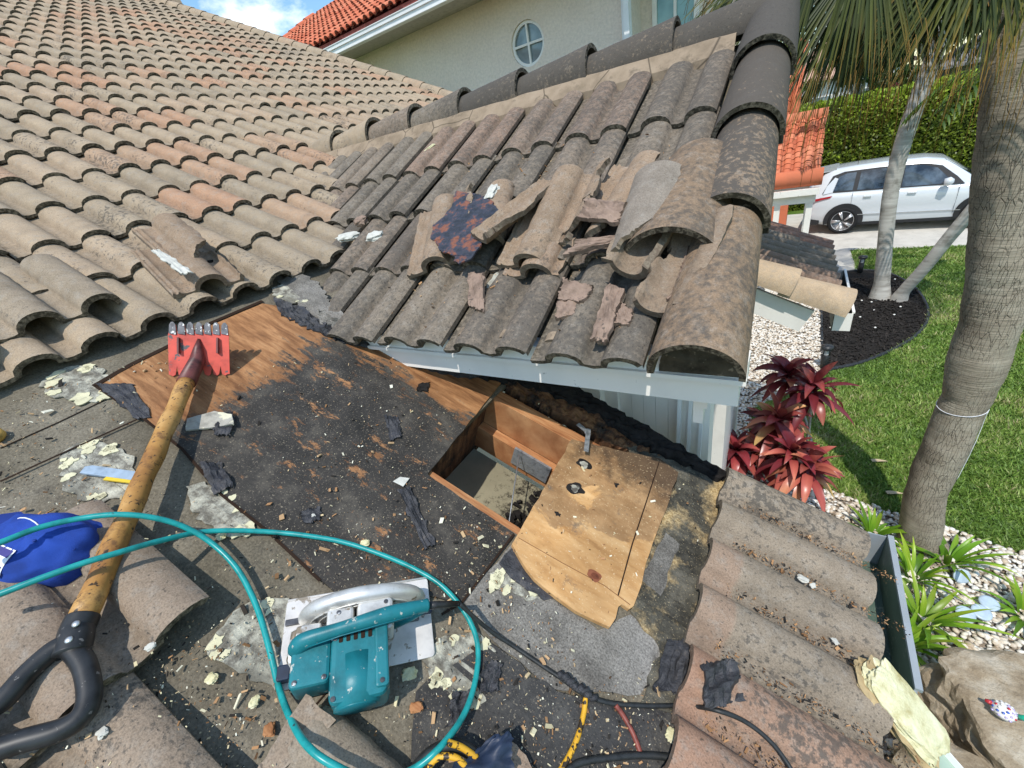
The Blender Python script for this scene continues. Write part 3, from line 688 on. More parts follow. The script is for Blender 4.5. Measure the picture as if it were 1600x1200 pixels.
# hole: rafters, floor of the cavity, nail plate, wire
def deckbox(mb, x0, x1, y0, y1, h0, h1):
    mb.hexa([DK(x0, y0, h0), DK(x1, y0, h0), DK(x1, y1, h0), DK(x0, y1, h0), DK(x0, y0, h1), DK(x1, y0, h1), DK(x1, y1, h1), DK(x0, y1, h1)])
mb = MB(); deckbox(mb, -1.0, -0.2, 0.605, 0.655, -0.13, -0.006); mb.build('rafter', 'lumber', house)
mb = MB(); deckbox(mb, -0.905, -0.25, 1.06, 1.115, -0.15, -0.004); mb.build('rafter', 'lumber', house)
mb = MB(); deckbox(mb, -1.1, -0.15, 1.02, 1.058, -0.26, -0.15); mb.build('truss_web', 'lumber', house)
mb = MB(); deckbox(mb, -0.745, -0.60, 1.010, 1.0195, -0.225, -0.135); mb.build('nail_plate', 'galvanised', house)
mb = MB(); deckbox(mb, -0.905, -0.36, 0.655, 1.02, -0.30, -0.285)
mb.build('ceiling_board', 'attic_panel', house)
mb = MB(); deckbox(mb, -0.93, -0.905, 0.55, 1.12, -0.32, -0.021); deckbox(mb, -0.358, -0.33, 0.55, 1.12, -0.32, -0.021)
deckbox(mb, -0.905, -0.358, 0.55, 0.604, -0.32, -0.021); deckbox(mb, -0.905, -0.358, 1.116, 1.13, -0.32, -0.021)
mb.build('cavity_light_block', 'rotten_wood', house)  # dark sides added round the cavity so no light leaks in
mb = MB(); mb.tube([DK(-0.72, 1.0, -0.14), DK(-0.665, 0.86, -0.15), DK(-0.60, 0.70, -0.17)], 0.0022, 6); mb.build('wire', 'galvanised', house)
mb = MB()
for i in range(170):                          # charred crumbs at the low end of the cavity
    x = random.uniform(-0.75, -0.40); y = random.uniform(0.67, 1.0); s = random.uniform(0.006, 0.022)
    if (x+0.75)*1.4-(y-0.66)*0.5 < 0.02: continue
    c = DK(x, y, -0.283+s*0.4); M = Matrix.Translation(c)@Matrix.Rotation(random.random()*6, 4, Vector((random.random(), random.random(), 1)).normalized())
    mb.box((-s, -s*0.6, -s*0.35), (s, s*0.6, s*0.35), M)
mb.build('charred_debris', 'char', house, kind='stuff')
# rotten board with charred top between hole and porch
mb = MB(); n = 60; vs = []
def strip(ptsA, ptsB, hA, hB, n=70, rough=0.006, h0=-0.02, seed=0):
    """uneven solid strip between two pixel polylines lying near the deck"""
    def res(pts, h):
        P = [MP(x, y, h) for x, y in pts]; L = [0]
        for a, b in zip(P[:-1], P[1:]): L.append(L[-1]+(b-a).length)
        out = []
        for i in range(n+1):
            t = L[-1]*i/n; k = max(j for j in range(len(L)-1) if L[j] <= t+1e-9); f = (t-L[k])/max(1e-9, L[k+1]-L[k])
            out.append(P[k].lerp(P[k+1], min(1, f)))
        return out
    A, B = res(ptsA, hA), res(ptsB, hB); m = 7; vs = []; b = MB()
    for i in range(n+1):
        for j in range(m+1):
            p = A[i].lerp(B[i], j/m)
            d = mnoise.noise(Vector((i*0.35+seed, j*0.8, seed)))+0.6*mnoise.noise(Vector((i*1.3+seed, j*2.1, seed+5)))
            e = Vector((0, 0, 0)) if 0 < j < m else Vector((random.gauss(0, .004), random.gauss(0, .006), 0))
            vs.append(p+NM*(d*rough*(1 if 0 < j < m else 0.5))+e)
    w = m+1
    b.add(vs, [(i*w+j, i*w+j+w, i*w+j+w+1, i*w+j+1) for i in range(n) for j in range(m)], smooth=False)
    for j, f in ((0, 1), (m, -1)):
        q = [vs[i*w+j] for i in range(n+1)]; q2 = [p+NM*h0 for p in q]; N_ = n+1
        b.add(q+q2, [((i, i+N_, i+1+N_, i+1) if f > 0 else (i+1, i+1+N_, i+N_, i)) for i in range(n)])
    return b
strip([(790, 603), (850, 632), (900, 660), (945, 690), (985, 705), (1060, 722)], [(775, 575), (840, 590), (905, 618), (960, 648), (1020, 682), (1075, 712)], 0.006, 0.028, rough=0.014, h0=-0.05, seed=3).build('rotten_board', 'rotten_wood', house)
strip([(700, 575), (790, 592), (860, 612), (930, 645), (1000, 690), (1085, 728), (1128, 748)], [(715, 560), (800, 574), (880, 596), (950, 630), (1022, 672), (1090, 712), (1140, 740)], 0.03, 0.055, rough=0.02, h0=-0.06, seed=8).build('charred_edge', 'char', house)
strip([(437, 490), (480, 512), (540, 535), (600, 548), (650, 572), (700, 585), (740, 592)], [(425, 462), (470, 480), (520, 512), (585, 527), (650, 548), (712, 568), (760, 580)], 0.012, 0.035, rough=0.016, h0=-0.012, seed=15).build('torn_felt', 'torn_felt', house)
strip([(500, 505), (560, 520), (640, 545), (700, 562)], [(495, 480), (540, 505), (610, 520), (700, 545)], 0.03, 0.06, n=40, rough=0.012, h0=-0.03, seed=25).build('flashing', 'grit_felt', house)
strip([(432, 440), (460, 470), (500, 500), (540, 520)], [(470, 425), (500, 445), (515, 470), (550, 500)], 0.012, 0.03, n=30, rough=0.006, h0=-0.02, seed=31).build('flashing', 'grit_felt', house)
# metal straps
for pts in ([(903, 662), (915, 672), (920, 680)], [(920, 670), (918, 685), (916, 705)]):
    stripe('metal_strap', pts, 0.016, 0.05, 'galvanised', house, th=0.003)

# gutter along the main eave (open topped, green inside), in two lengths
def gutter(name, y0, y1, xa=0.425, xb=0.545, zb=2.25, ztop=2.385, parent=house, mi='gutter_green', lip='gutter_lip', end0=True, end1=True):
    t = 0.004
    g = MB(); g.box((xa, y0, zb), (xb, y1, zb+t)); g.box((xb-t, y0, zb+t), (xb, y1, ztop-0.012)); g.box((xa, y0, zb+t), (xa+t, y1, ztop-0.03))
    o = g.build(name, mi, parent)
    l = MB(); l.box((xb-t, y0, ztop-0.012), (xb+0.012, y1, ztop)); 
    if end0: l.box((xa+t, y0-0.003, zb), (xb+0.004, y0, ztop-0.012))
    if end1: l.box((xa+t, y1, zb), (xb+0.004, y1+0.003, ztop-0.012))
    l.build('gutter_lip', lip, o); return o
gutter('gutter', 0.905, 1.44, xa=0.32, xb=0.42, zb=2.27, ztop=2.435)
gutter('gutter', -5.2, 0.30, xa=0.32, xb=0.42, zb=2.27, ztop=2.435)
mb = MB(); mb.box((0.29, -5.2, 2.30), (0.315, 1.30, 2.485)); mb.build('eave_board', 'white_paint', house)

# low roof beyond the porch -----------------------------------------
mb = MB(); y = 5.0-TWD
while y > 3.36:
    for k, L in ((0, 0.36), (1, 0.42)):
        xt = 0.335-0.28*k; tile(mb, fm, y, -xt/CM, [0.2, 0.75, 0.95, 0.5, 0.3, 0.1][int(y*7) % 6], under=(k == 0), L=L)
    y -= TWD
low = mb.build('low_roof_tiles', 'tile_sooty2', house)
for (xa, xb) in ((-0.40, 0.04), (-0.02, 0.36)):
    o = DK(xa, 3.36, 0.0); d = DK(xb, 3.36, 0.03)-o; mb = MB()
    barrel(mb, frame(o, d, (0, 1, 0)), d.length, 0.115, 0.14, arc=R(92), th=0.016, nu=20, nv=6, tint=(0.5, 0, 0)); mb.build('rake_tile', 'tile_buff', house)
mb = MB(); p = [DK(-0.3, 3.30, -0.20), DK(0.22, 3.30, -0.20), DK(0.22, 3.33, -0.20), DK(-0.3, 3.33, -0.20)]
mb.hexa(p+[q+NM*0.17 for q in p]); mb.build('rake_board', 'white_paint', house)
gutter('gutter', 3.36, 4.30, xa=0.325, xb=0.425, zb=2.36, ztop=2.50, mi='gutter_dark', lip='white_paint')
mb = MB(); mb.box((-0.5, 3.5, 0), (-0.3, 5.1, 2.7)); mb.build('low_wall', 'white_paint', house)

# ------------------------------------------------------------------ loose things lying on the roof
def lprof(th=0.015):
    o = [(-0.045, 0.004), (-0.040, 0.013), (-0.034, 0.004), (-0.027, 0.004), (-0.022, 0.013), (-0.016, 0.004), (0.0, 0.0), (0.020, 0.001)]
    i = [(u, -0.012) for u, h in o]
    for c in (0.088, 0.250):
        for k in range(13):
            q = math.pi*k/12
            o.append((c-0.058*math.cos(q), 0.004+0.05*math.sin(q)**0.9)); i.append((c-0.044*math.cos(q), -0.008+0.042*math.sin(q)**0.9))
        if c < 0.1: o.append((0.169, 0.001)); i.append((0.169, -0.013))
    return o, i
LO, LI = lprof()
def loose_tile(name, M, keep, mat='tile_broken', L=0.42, nv=22, tint=0.4, jit=0.002, parent=None, r2=0.1, **tags):
    """a roof tile or what is left of one; keep(u, v) with u across and v up its length in metres"""
    mb = MB(); n = len(LO)
    o = [[tuple(M@Vector((LO[a][0], L*b/(nv-1), LO[a][1]+0.002*math.sin(b*1.7)))) for b in range(nv)] for a in range(n)]
    i = [[tuple(M@Vector((LI[a][0], L*b/(nv-1), LI[a][1]))) for b in range(nv)] for a in range(n)]
    kp = [[keep((LO[a][0]+LO[a+1][0])/2, L*(b+.5)/(nv-1)) for b in range(nv-1)] for a in range(n-1)]
    shell(mb, o, i, kp, (tint, 0, r2), 1.0, jit)
    return mb.build(name, mat, parent, **tags)
def on(px0, px1, h, plane, xdir=None, tilt=0.0, roll=0.0):
    """frame at pixel px0 on a roof plane with +y towards px1, z off the roof"""
    f = MP if plane is NM else WP
    a, b = f(*px0, h), f(*px1, h); y = (b-a).normalized(); z = plane
    x = y.cross(z).normalized()
    M = frame(a, x, y)
    return M@Matrix.Rotation(tilt, 4, 'X')@Matrix.Rotation(roll, 4, 'Y')
def ne(u, v, s=18, k=0.018): return k*mnoise.noise(Vector((u*s, v*s, s)))
def chunk(name, M, size, mat, seed=0, sub=3, rough=0.35, freq=2.0, c=(0.5, 0, 0.2), parent=None, crop=None, **tags):
    """irregular lump: displaced box-ish ball with real thickness"""
    bm = bmesh.new(); bmesh.ops.create_icosphere(bm, subdivisions=sub, radius=1.0)
    for v in bm.verts:
        p = v.co.copy(); m = max(abs(p.x), abs(p.y), abs(p.z)); p = p.lerp(p/m*0.85, 0.6)
        q = v.co*freq+Vector((seed*3.1, seed*1.7, seed)); d = 1+rough*(mnoise.noise(q)+0.5*mnoise.noise(q*2.3)+0.3*mnoise.noise(q*5))
        v.co = M@Vector((p.x*size[0]*d, p.y*size[1]*d, p.z*size[2]*(0.75+0.25*d)))
    mb = MB(); bm.verts.ensure_lookup_table(); mb.add([v.co[:] for v in bm.verts], [[v.index for v in f.verts] for f in bm.faces], c); bm.free()
    return mb.build(name, mat, parent, **tags)
def slabpoly(name, pts, plane, hh, th, mat, seg=0.012, jag=0.002, curl=0.0, c=(0.5, 0, 0.2), parent=None, **tags):
    """flat broken piece with jagged outline; pts pixels, hh height (number or per point list)"""
    f = MP if plane is NM else WP
    if not isinstance(hh, (list, tuple)): hh = [hh]*len(pts)
    P = [f(x, y, h) for (x, y), h in zip(pts, hh)]
    return sheet(name, P, mat, parent, seg=seg, jag=jag, th=th, n=plane, c=c, **tags)
T = lambda **k: k

# 1 whole tile with ribs, its right barrel broken (biggest of the pile)
M = on((793, 415), (866, 285), 0.085, NW, tilt=R(4))
loose_tile('roof_tile', M, lambda u, v: u < 0.155 or (v > 0.11+ne(u, v)*4+(u-0.15)*0.35 and u < 0.24+ne(u, v)*3), tint=0.35,
           label='long ribbed clay tile with a broken right side, lying on top of the pile on the porch roof', category='roof tile', group='broken roof tiles piled on the porch roof')
M = on((803, 432), (870, 300), 0.062, NW)
loose_tile('roof_tile', M, lambda u, v: v < 0.30+ne(u, v)*3 and u < 0.16, tint=0.6,
           label='clay tile pressed flat under the long ribbed tile, only its lower lip showing', category='roof tile', group='broken roof tiles piled on the porch roof')
M = on((652, 428), (678, 325), 0.07, NW, tilt=R(3))
loose_tile('roof_tile', M, lambda u, v: u < 0.24+ne(u, v)*3, tint=0.25, L=0.40,
           label='loose grey tile under the dark burnt membrane, its ribbed edge facing left', category='roof tile', group='broken roof tiles piled on the porch roof')
M = on((735, 395), (760, 290), 0.075, NW)
loose_tile('roof_tile', M, lambda u, v: -0.01 < u < 0.15, tint=0.5, L=0.36,
           label='narrow tile piece whose pale rounded head carries a white foam cap, right of the burnt membrane', category='roof tile', group='broken roof tiles piled on the porch roof')
M = on((748, 372), (818, 306), 0.15, NW, tilt=R(-6), roll=R(8))
loose_tile('roof_tile', M, lambda u, v: u < 0.10-abs(v-0.17)*0.28+ne(u, v)*2 and 0.0 < v < 0.33, tint=0.3, L=0.33,
           label='wedge shaped ribbed tile fragment tipped up beside the burnt membrane', category='roof tile', group='broken roof tiles piled on the porch roof')
M = on((896, 385), (968, 275), 0.095, NW)
loose_tile('roof_tile', M, lambda u, v: (v > 0.13+ne(u, v)*4 and u < 0.13) or (u > 0.03 and u < 0.11 and v > 0.04+ne(u, v)*3), tint=0.5, L=0.40,
           label='shattered tile with a double rib and a hole through it, in the middle of the pile', category='roof tile', group='broken roof tiles piled on the porch roof')
M = on((955, 425), (1010, 350), 0.10, NW, roll=R(180), tilt=R(3))
loose_tile('roof_tile', M@Matrix.Translation((-0.15, 0, -0.04)), lambda u, v: 0.03 < u < 0.17 and v < 0.28, tint=0.3, L=0.30,
           label='upturned hollow tile fragment half hidden below the big curved ridge tile', category='roof tile', group='broken roof tiles piled on the porch roof')
M = on((1002, 487), (1062, 372), 0.085, NW, roll=R(180), tilt=R(2))
loose_tile('roof_tile', M@Matrix.Translation((-0.13, 0, -0.04)), lambda u, v: 0.0 < u < 0.155+ne(u, v)*2-v*0.1 and v < 0.34, tint=0.45, L=0.36,
           label='upturned hollow tile with broken right rim, lowest large piece of the pile', category='roof tile', group='broken roof tiles piled on the porch roof')
# the big curved ridge tile and the broken half tile resting on it
o = WP(1075, 300, 0.045); e = WP(1045, 420, 0.06)
mb = MB(); M = frame(o, e-o, (1, 0, 0)); 
barrel(mb, frame(WP(1094, 262, 0.055), WP(1042, 418, 0.085)-WP(1094, 262, 0.055), (1, 0, 0)), 0.47, 0.112, 0.142, arc=R(80), th=0.016, nu=30, nv=16, tint=(0.6, 0, 0.3), jit=0.001, wob=0.01)
tag(mb.build('ridge_tile', 'rake_clean'), 'large curved brown ridge tile lying loose against the rake, arched over smaller fragments', 'ridge tile')
mb = MB()
barrel(mb, frame(WP(1030, 268, 0.165), WP(1000, 380, 0.150)-WP(1030, 268, 0.165), (1, 0, 0)), 0.32, 0.092, 0.10, arc=R(52), th=0.014, nu=26, nv=22, tint=(0.3, 0, 0.2), jit=0.002,
       keep=lambda a, b: b > 0.0 and a < 1.0-0.55*b*b+ne(a, b, 7, 0.05)*1.2 and b < 0.93)
tag(mb.build('ridge_tile', 'tile_grey2'), 'grey broken half ridge tile with a diagonal break, lying on the large brown one', 'ridge tile')
# burnt membrane on the left tiles
mb_o = slabpoly('burnt_membrane', [(713, 298), (742, 302), (768, 313), (780, 330), (760, 345), (748, 362), (752, 382), (736, 404), (716, 412), (704, 398), (690, 392), (672, 372), (676, 352), (694, 338), (706, 322)],
                NW, 0.135, 0.006, 'burnt', seg=0.015, jag=0.005)
tag(mb_o, 'black and rust coloured scrap of burnt roofing membrane on the pile', 'membrane scrap')
def crumple(name, pts, plane, h, mat, amp=0.02, th=0.004, seed=0, fr=14, n=16, c=(0.5, 0, 0.2), **tags):
    """crumpled scrap: quad of four pixel corners, bent by noise"""
    f = MP if plane is NM else WP; q = [f(*p, h) for p in pts]; o = []; i = []
    for a in range(n):
        ro, ri = [], []
        for b in range(n):
            s, t = a/(n-1), b/(n-1)
            p = q[0].lerp(q[1], s).lerp(q[3].lerp(q[2], s), t)
            e = min(s, t, 1-s, 1-t)
            d = mnoise.noise(Vector((s*fr*0.25+seed, t*fr*0.25, seed)))+0.5*mnoise.noise(Vector((s*fr*0.6, t*fr*0.6+seed, seed)))
            w = Vector((mnoise.noise(Vector((s*6+seed, t*6, 1))), mnoise.noise(Vector((s*6+seed, t*6, 9))), 0))*(0.012 if e < 0.01 else 0.004)
            p = p+plane*(amp*(d+0.5))+w; ro.append(tuple(p)); ri.append(tuple(p-plane*th))
        o.append(ro); i.append(ri)
    mb = MB(); kp = [[True]*(n-1) for _ in range(n-1)]
    for a in range(n-1):
        for b in range(n-1):
            e = min(a, b, n-2-a, n-2-b)
            if e == 0 and mnoise.noise(Vector((a*0.9+seed, b*0.9, seed*2))) > 0.12: kp[a][b] = False
    A, B = (o, i)
    nrm = (Vector(o[1][0])-Vector(o[0][0])).cross(Vector(o[0][1])-Vector(o[0][0]))
    if nrm.dot(plane) < 0: A = o[::-1]; B = i[::-1]; kp = kp[::-1]
    shell(mb, A, B, kp, c, 1.0, 0.001, smooth=(mat not in ('clay_chunk', 'torn_felt', 'burnt')))
    o_ = mb.build(name, mat); 
    for k, v in tags.items(): o_[k] = v
    return o_
# pieces of clay and foam on the porch roof
def lump(px, h, size, mat, label, cat, seed, name='clay_fragment', plane=NW, rot=0.0, rough=0.45, grp=None, freq=1.6):
    f = MP if plane is NM else WP
    M = frame(f(*px, h), (math.cos(rot), math.sin(rot), 0), plane.cross(Vector((math.cos(rot), math.sin(rot), 0))))
    o = chunk(name, M, size, mat, seed, rough=rough, freq=freq); return tag(o, label, cat, grp)
PG = 'clay and mortar fragments on the porch roof'
def frag(pts, h, th, label, mat='clay_chunk', seed=1, amp=0.009):
    o = crumple('clay_fragment', pts, NW, h, mat, amp, th, seed, 9, 14, label=label, category='tile fragment', group=PG)
frag([(872, 468), (880, 436), (928, 448), (912, 472)], 0.078, 0.012, 'jagged pinkish clay chip, upper one of the pair left of the bone shaped piece', seed=3)
frag([(868, 500), (872, 470), (902, 466), (898, 492)], 0.072, 0.012, 'flat pinkish clay chip, lower one of the pair left of the bone shaped piece', seed=5)
frag([(922, 532), (950, 446), (976, 452), (950, 534)], 0.085, 0.014, 'long bone shaped clay strip running down the porch roof to the eave', seed=8, amp=0.012)
frag([(960, 505), (972, 474), (990, 486), (984, 508)], 0.082, 0.012, 'small hollow clay shard between the bone shaped strip and the upturned tile', seed=11)
frag([(734, 480), (732, 428), (758, 425), (756, 488)], 0.085, 0.014, 'pinkish grooved tile shard alone in a trough below the burnt membrane', seed=13, amp=0.012)
frag([(902, 340), (922, 312), (980, 320), (962, 352)], 0.16, 0.014, 'lumpy mortar shard on top of the shattered tile', seed=17, amp=0.018)
frag([(880, 400), (902, 378), (990, 362), (985, 372)], 0.13, 0.014, 'thin curved clay strip jutting from the middle of the pile towards the ridge tile', seed=19, amp=0.012)
frag([(1045, 470), (1062, 430), (1078, 380), (1066, 440)], 0.10, 0.012, 'thin splinter of tile along the right rim of the lowest upturned tile', seed=21)
FG = 'pale foam lumps on the porch roof'
lump((545, 370), 0.075, (0.055, 0.03, 0.018), 'foam_white', 'crumpled whitish foam lump near the valley, left of the rounder one', 'foam lump', 2, 'foam_lump', rot=0.9, grp=FG)
lump((563, 346), 0.085, (0.032, 0.03, 0.022), 'clay_chunk', 'brownish mortar lump above the whitish foam near the valley', 'mortar lump', 4, 'mortar_lump', rot=0.4, grp=FG)
lump((586, 369), 0.075, (0.045, 0.032, 0.016), 'foam_white', 'rounded whitish foam lump near the valley, right of the crumpled one', 'foam lump', 7, 'foam_lump', rot=0.5, grp=FG)
lump((769, 300), 0.13, (0.024, 0.045, 0.014), 'foam_white', 'white foam cap stuck on the head of a narrow tile in the pile', 'foam lump', 9, 'foam_lump', grp=FG)
lump((772, 440), 0.05, (0.018, 0.045, 0.012), 'foam_print', 'grey green foam streak beside the grooved tile shard', 'foam lump', 12, 'foam_lump', rot=-0.2, grp=FG)
lump((705, 467), 0.065, (0.011, 0.008, 0.006), 'foam_white', 'small white foam crumb in the middle of the lowest tile course', 'foam crumb', 14, 'foam_crumb', grp=FG)
lump((670, 232), 0.065, (0.008, 0.045, 0.007), 'foam', 'long yellow foam smear on a tile just below the ridge', 'foam smear', 15, 'foam_smear', rot=-0.55, grp=FG)
# displaced tiles along the edge of the big slope
LG = 'loose tiles along the stripped edge of the big slope'
def onM(px0, px1, h, tilt=0, roll=0): return on(px0, px1, h, NM, tilt=tilt, roll=roll)
def big(px, h, lab, keep, tint, ang=0.0, tilt=0.0, roll=0.0, mat='tile_near'):
    a = MP(*px, h); y = Vector((-CM, 0, SM)); y = (Matrix.Rotation(ang, 3, NM)@y); x = y.cross(NM)
    M = frame(a, x, y)@Matrix.Rotation(tilt, 4, 'X')@Matrix.Rotation(roll, 4, 'Y')
    return loose_tile('roof_tile', M, keep, mat, tint=tint, label=lab, category='roof tile', group=LG)
aR = MP(186, 452, 0.13)
for (dx, dy, dz, lab, tn) in ((0.0, -0.315, 0.0, 'thick loose tile lying over the bottom course, right one of the pair at the left edge', 0.3), (0.05, -0.66, 0.012, 'thick loose tile cut by the left edge of the photo, its rough front end raised', 0.1)):
    y = Vector((-CM, 0, SM)); M = frame(aR-NM*0.05+Vector((dx, dy, dz-0.455*dx)), y.cross(NM), y)@Matrix.Rotation(R(-2.5), 4, 'X')
    loose_tile('roof_tile', M, lambda u, v: u > -0.02, 'tile_near2', tint=tn, label=lab, category='roof tile', group=LG)
big((292, 458), 0.085, 'broken ribbed tile turned on top of the bottom course, with a white foam smear', lambda u, v: u < 0.20 and not (u > 0.10 and v > 0.30+ne(u, v)*3), 0.25, ang=R(-10), tilt=R(-1), mat='tile_broken')
big((298, 420), 0.118, 'broken half tile with a hooked broken corner lying above the smeared tile', lambda u, v: u < 0.13 and v > 0.06+ne(u, v)*2+max(0, u-0.05)*0.8 , 0.4, ang=R(-8), tilt=R(0), mat='tile_broken')
o = crumple('foam_smear', [(236, 392), (250, 390), (306, 428), (282, 428)], NM, 0.155, 'foam_white', 0.006, 0.004, 5, label='curved white smear of dried foam on the turned tile', category='foam smear')
chunkl = lump((327, 412), 0.07, (0.025, 0.02, 0.015), 'char', 'black curled scrap by the hooked tile corner', 'felt scrap', 33, 'felt_scrap', plane=NM)

# ------------------------------------------------------------------ tools and clutter on the stripped slope
for nm, c, ro, kw in (('red_paint', (0.62, 0.085, 0.055), 0.5, dict(specks=((0.10, 0.09, 0.09), 34, 0.60), var=0.2, scale=20)),
                  ('worn_steel', (0.11, 0.11, 0.115), 0.4, dict(metal=0.7, var=0.4, scale=40, specks=((0.5, 0.5, 0.48), 70, 0.60))),
                  ('dark_red', (0.13, 0.035, 0.03), 0.45, dict(var=0.5, scale=20)),
                  ('black_rubber', (0.022, 0.023, 0.024), 0.45, dict(var=0.4, scale=30, specks=((0.16, 0.15, 0.14), 90, 0.66))),
                  ('hose_teal', (0.012, 0.27, 0.26), 0.32, dict(var=0.25, scale=30, specks=((0.03, 0.03, 0.03), 26, 0.68))),
                  ('saw_teal', (0.010, 0.155, 0.18), 0.42, dict(var=0.25, scale=14, bump=0.1, specks=((0.42, 0.42, 0.37), 60, 0.64))),
                  ('saw_metal', (0.62, 0.61, 0.57), 0.42, dict(metal=0.5, var=0.2, scale=22, specks=((0.26, 0.21, 0.15), 26, 0.60))),
                  ('saw_plate', (0.60, 0.575, 0.54), 0.5, dict(metal=0.3, var=0.16, scale=20, specks=((0.3, 0.26, 0.21), 40, 0.60))),
                  ('cap_blue', (0.012, 0.05, 0.29), 0.9, dict(var=0.25, scale=12, bump=0.3, bscale=500)),
                  ('cap_dark', (0.01, 0.035, 0.22), 0.85, {}), ('cap_white', (0.75, 0.76, 0.80), 0.8, {}), ('cap_navy', (0.05, 0.045, 0.20), 0.8, {}),
                  ('cord_black', (0.02, 0.022, 0.022), 0.5, dict(var=0.4, scale=60)), ('cord_yellow', (0.62, 0.33, 0.02), 0.5, dict(specks=((0.03, 0.02, 0.01), 60, 0.55))),
                  ('cord_brown', (0.20, 0.05, 0.035), 0.5, dict(var=0.4, scale=60)), ('rivet', (0.6, 0.6, 0.58), 0.35, dict(metal=0.8)),
                  ('knife_grey', (0.30, 0.38, 0.46), 0.4, dict(var=0.2, scale=40)), ('knife_yellow', (0.72, 0.50, 0.03), 0.5, {}), ('ochre', (0.50, 0.30, 0.07), 0.6, dict(var=0.3, scale=60))):
    simple(nm, c, ro, **kw)
m = NT('pole_wood', 0.5, 0.4)
k = m.ramp(m.noise(9, 5, 0.6), [(0.3, (0.24, 0.10, 0.025)), (0.5, (0.40, 0.20, 0.05)), (0.7, (0.52, 0.30, 0.10))])
k = m.mix(m.ramp(m.noise(1, 6, 0.7, m.mapv((110, 60, 60))), [(0.58, 0.0), (0.62, 1.0)]), k, (0.035, 0.022, 0.012))
k = m.mix(m.ramp(m.noise(22, 5, 0.7), [(0.54, 0.0), (0.66, 0.7)]), k, (0.10, 0.045, 0.02))
x = m.xyz(); k = m.mix(m.ramp(x[0], [(0.0, 1.0), (0.02, 0.0)]), k, k); MAT['pole_wood'] = m.out(k)

# shingle shovel
head_c = MP(313, 545, 0.02)
hx = (MP(360, 548, 0.02)-MP(267, 548, 0.02)).normalized(); hy = (MP(313, 508, 0.02)-MP(313, 582, 0.02)); hw = (MP(360, 548, 0.02)-MP(267, 548, 0.02)).length
hh = hy.length*0.62; rc = Vector(ray(313, 545)); camup = Vector(RM@[0, -1, 0]); hy = rc.cross(camup).cross(hx).normalized()
if hy.dot(camup) < 0: hy = -hy
lift = abs(hy.dot(NM))*hh/2; hw *= 0.97; head_c = MP(313, 545, 0.012+lift); M = frame(head_c, hx, hy)
sh = thing('shingle_shovel', 'roofing shovel with toothed red head, speckled wooden shaft and black handle', 'shovel', head_c)
def outline_plate(mb, pts, M, th, z=0.0):
    tri = tessellate_polygon([[Vector((x, y, 0)) for x, y in pts]]); n = len(pts)
    zz = z if callable(z) else (lambda x, y: z)
    top = [M@Vector((x, y, zz(x, y))) for x, y in pts]; bot = [M@Vector((x, y, zz(x, y)-th)) for x, y in pts]; fs = []
    area = sum(pts[i][0]*pts[(i+1) % n][1]-pts[(i+1) % n][0]*pts[i][1] for i in range(n))
    for t in tri:
        (x0, y0), (x1, y1), (x2, y2) = (pts[i] for i in t); a = (x1-x0)*(y2-y0)-(x2-x0)*(y1-y0)
        fs.append(tuple(t) if a > 0 else tuple(t[::-1]))
    mb.add(top, fs); mb.add(bot, [f[::-1] for f in fs])
    sd = [(i, i+n, (i+1) % n+n, (i+1) % n) for i in range(n)]
    mb.add(top+bot, sd if area > 0 else [f[::-1] for f in sd])
a, b = hw/2, hh/2
Q = 2*b; pts = [(-a, -b)]
for k in range(7):                            # bottom teeth
    x0 = -a+2*a*k/7; x1 = -a+2*a*(k+1)/7; w = (x1-x0)
    if k == 3: pts += [(x0+w*0.2, -b+Q*0.16), (x0+w*0.8, -b+Q*0.16)]
    else: pts += [(x0+w*0.10, -b), (x0+w*0.45, -b-Q*0.03), (x0+w*0.74, -b)]+([(x1-w*0.06, -b+Q*0.16)] if k < 6 else [(x1, -b)])
pts += [(a, b-Q*0.25)]
for k in range(7):
    x1 = a-2*a*k/7; w = 2*a/7
    pts += [(x1-w*0.02, b-Q*0.20), (x1-w*0.12, b-Q*0.05), (x1-w*0.38, b), (x1-w*0.62, b-Q*0.01), (x1-w*0.82, b-Q*0.06), (x1-w*0.86, b-Q*0.16)]
pts += [(-a, b-Q*0.25)]
mb = MB(); outline_plate(mb, pts, M, 0.0035, lambda x, y: 0.004+0.01*((y+b)/(2*b)))
head = mb.build('blade', 'red_paint', sh)
mb = MB()
for k in range(7):
    x1 = a-2*a*k/7; w = 2*a/7
    outline_plate(mb, [(x1-w*0.05, b-Q*0.24), (x1-w*0.03, b-Q*0.19), (x1-w*0.13, b-Q*0.04), (x1-w*0.38, b+0.001), (x1-w*0.62, b), (x1-w*0.81, b-Q*0.05), (x1-w*0.85, b-Q*0.22)], M, 0.004, 0.0155)
mb.build('teeth', 'worn_steel', head)
for s_ in (-1, 1):
    mb = MB(); mb.hexa([M@Vector((s_*a*0.64+dx, y, z)) for z in (0.006, 0.022) for dx, y in ((-0.0025, -0.10*Q), (0.0025, -0.10*Q), (0.0025, 0.2*Q), (-0.0025, 0.2*Q))]); mb.build('rib', 'dark_red', head)
shaft_a, shaft_b = M@Vector((0, 0.006, 0.022)), MP(318, 575, 0.035)
pA, pB, pC = MP(314, 552, 0.050), MP(291, 598, 0.060), MP(128, 968, 0.088)
mb = MB(); mb.tube([M@Vector((0, 0.18*Q, 0.012)), M@Vector((0, 0.0, 0.018)), pA.lerp(pB, 0.25), pB], [0.004, 0.013, 0.023, 0.026], 16); mb.build('socket', 'dark_red', sh)
mb = MB(); N = 26
mb.tube([pB.lerp(pC, t/N)+Vector((0, 0, 0.0015*math.sin(t))) for t in range(N+1)], [0.0225+0.001*math.sin(t*1.3) for t in range(N+1)], 18); mb.build('shaft', 'pole_wood', sh)
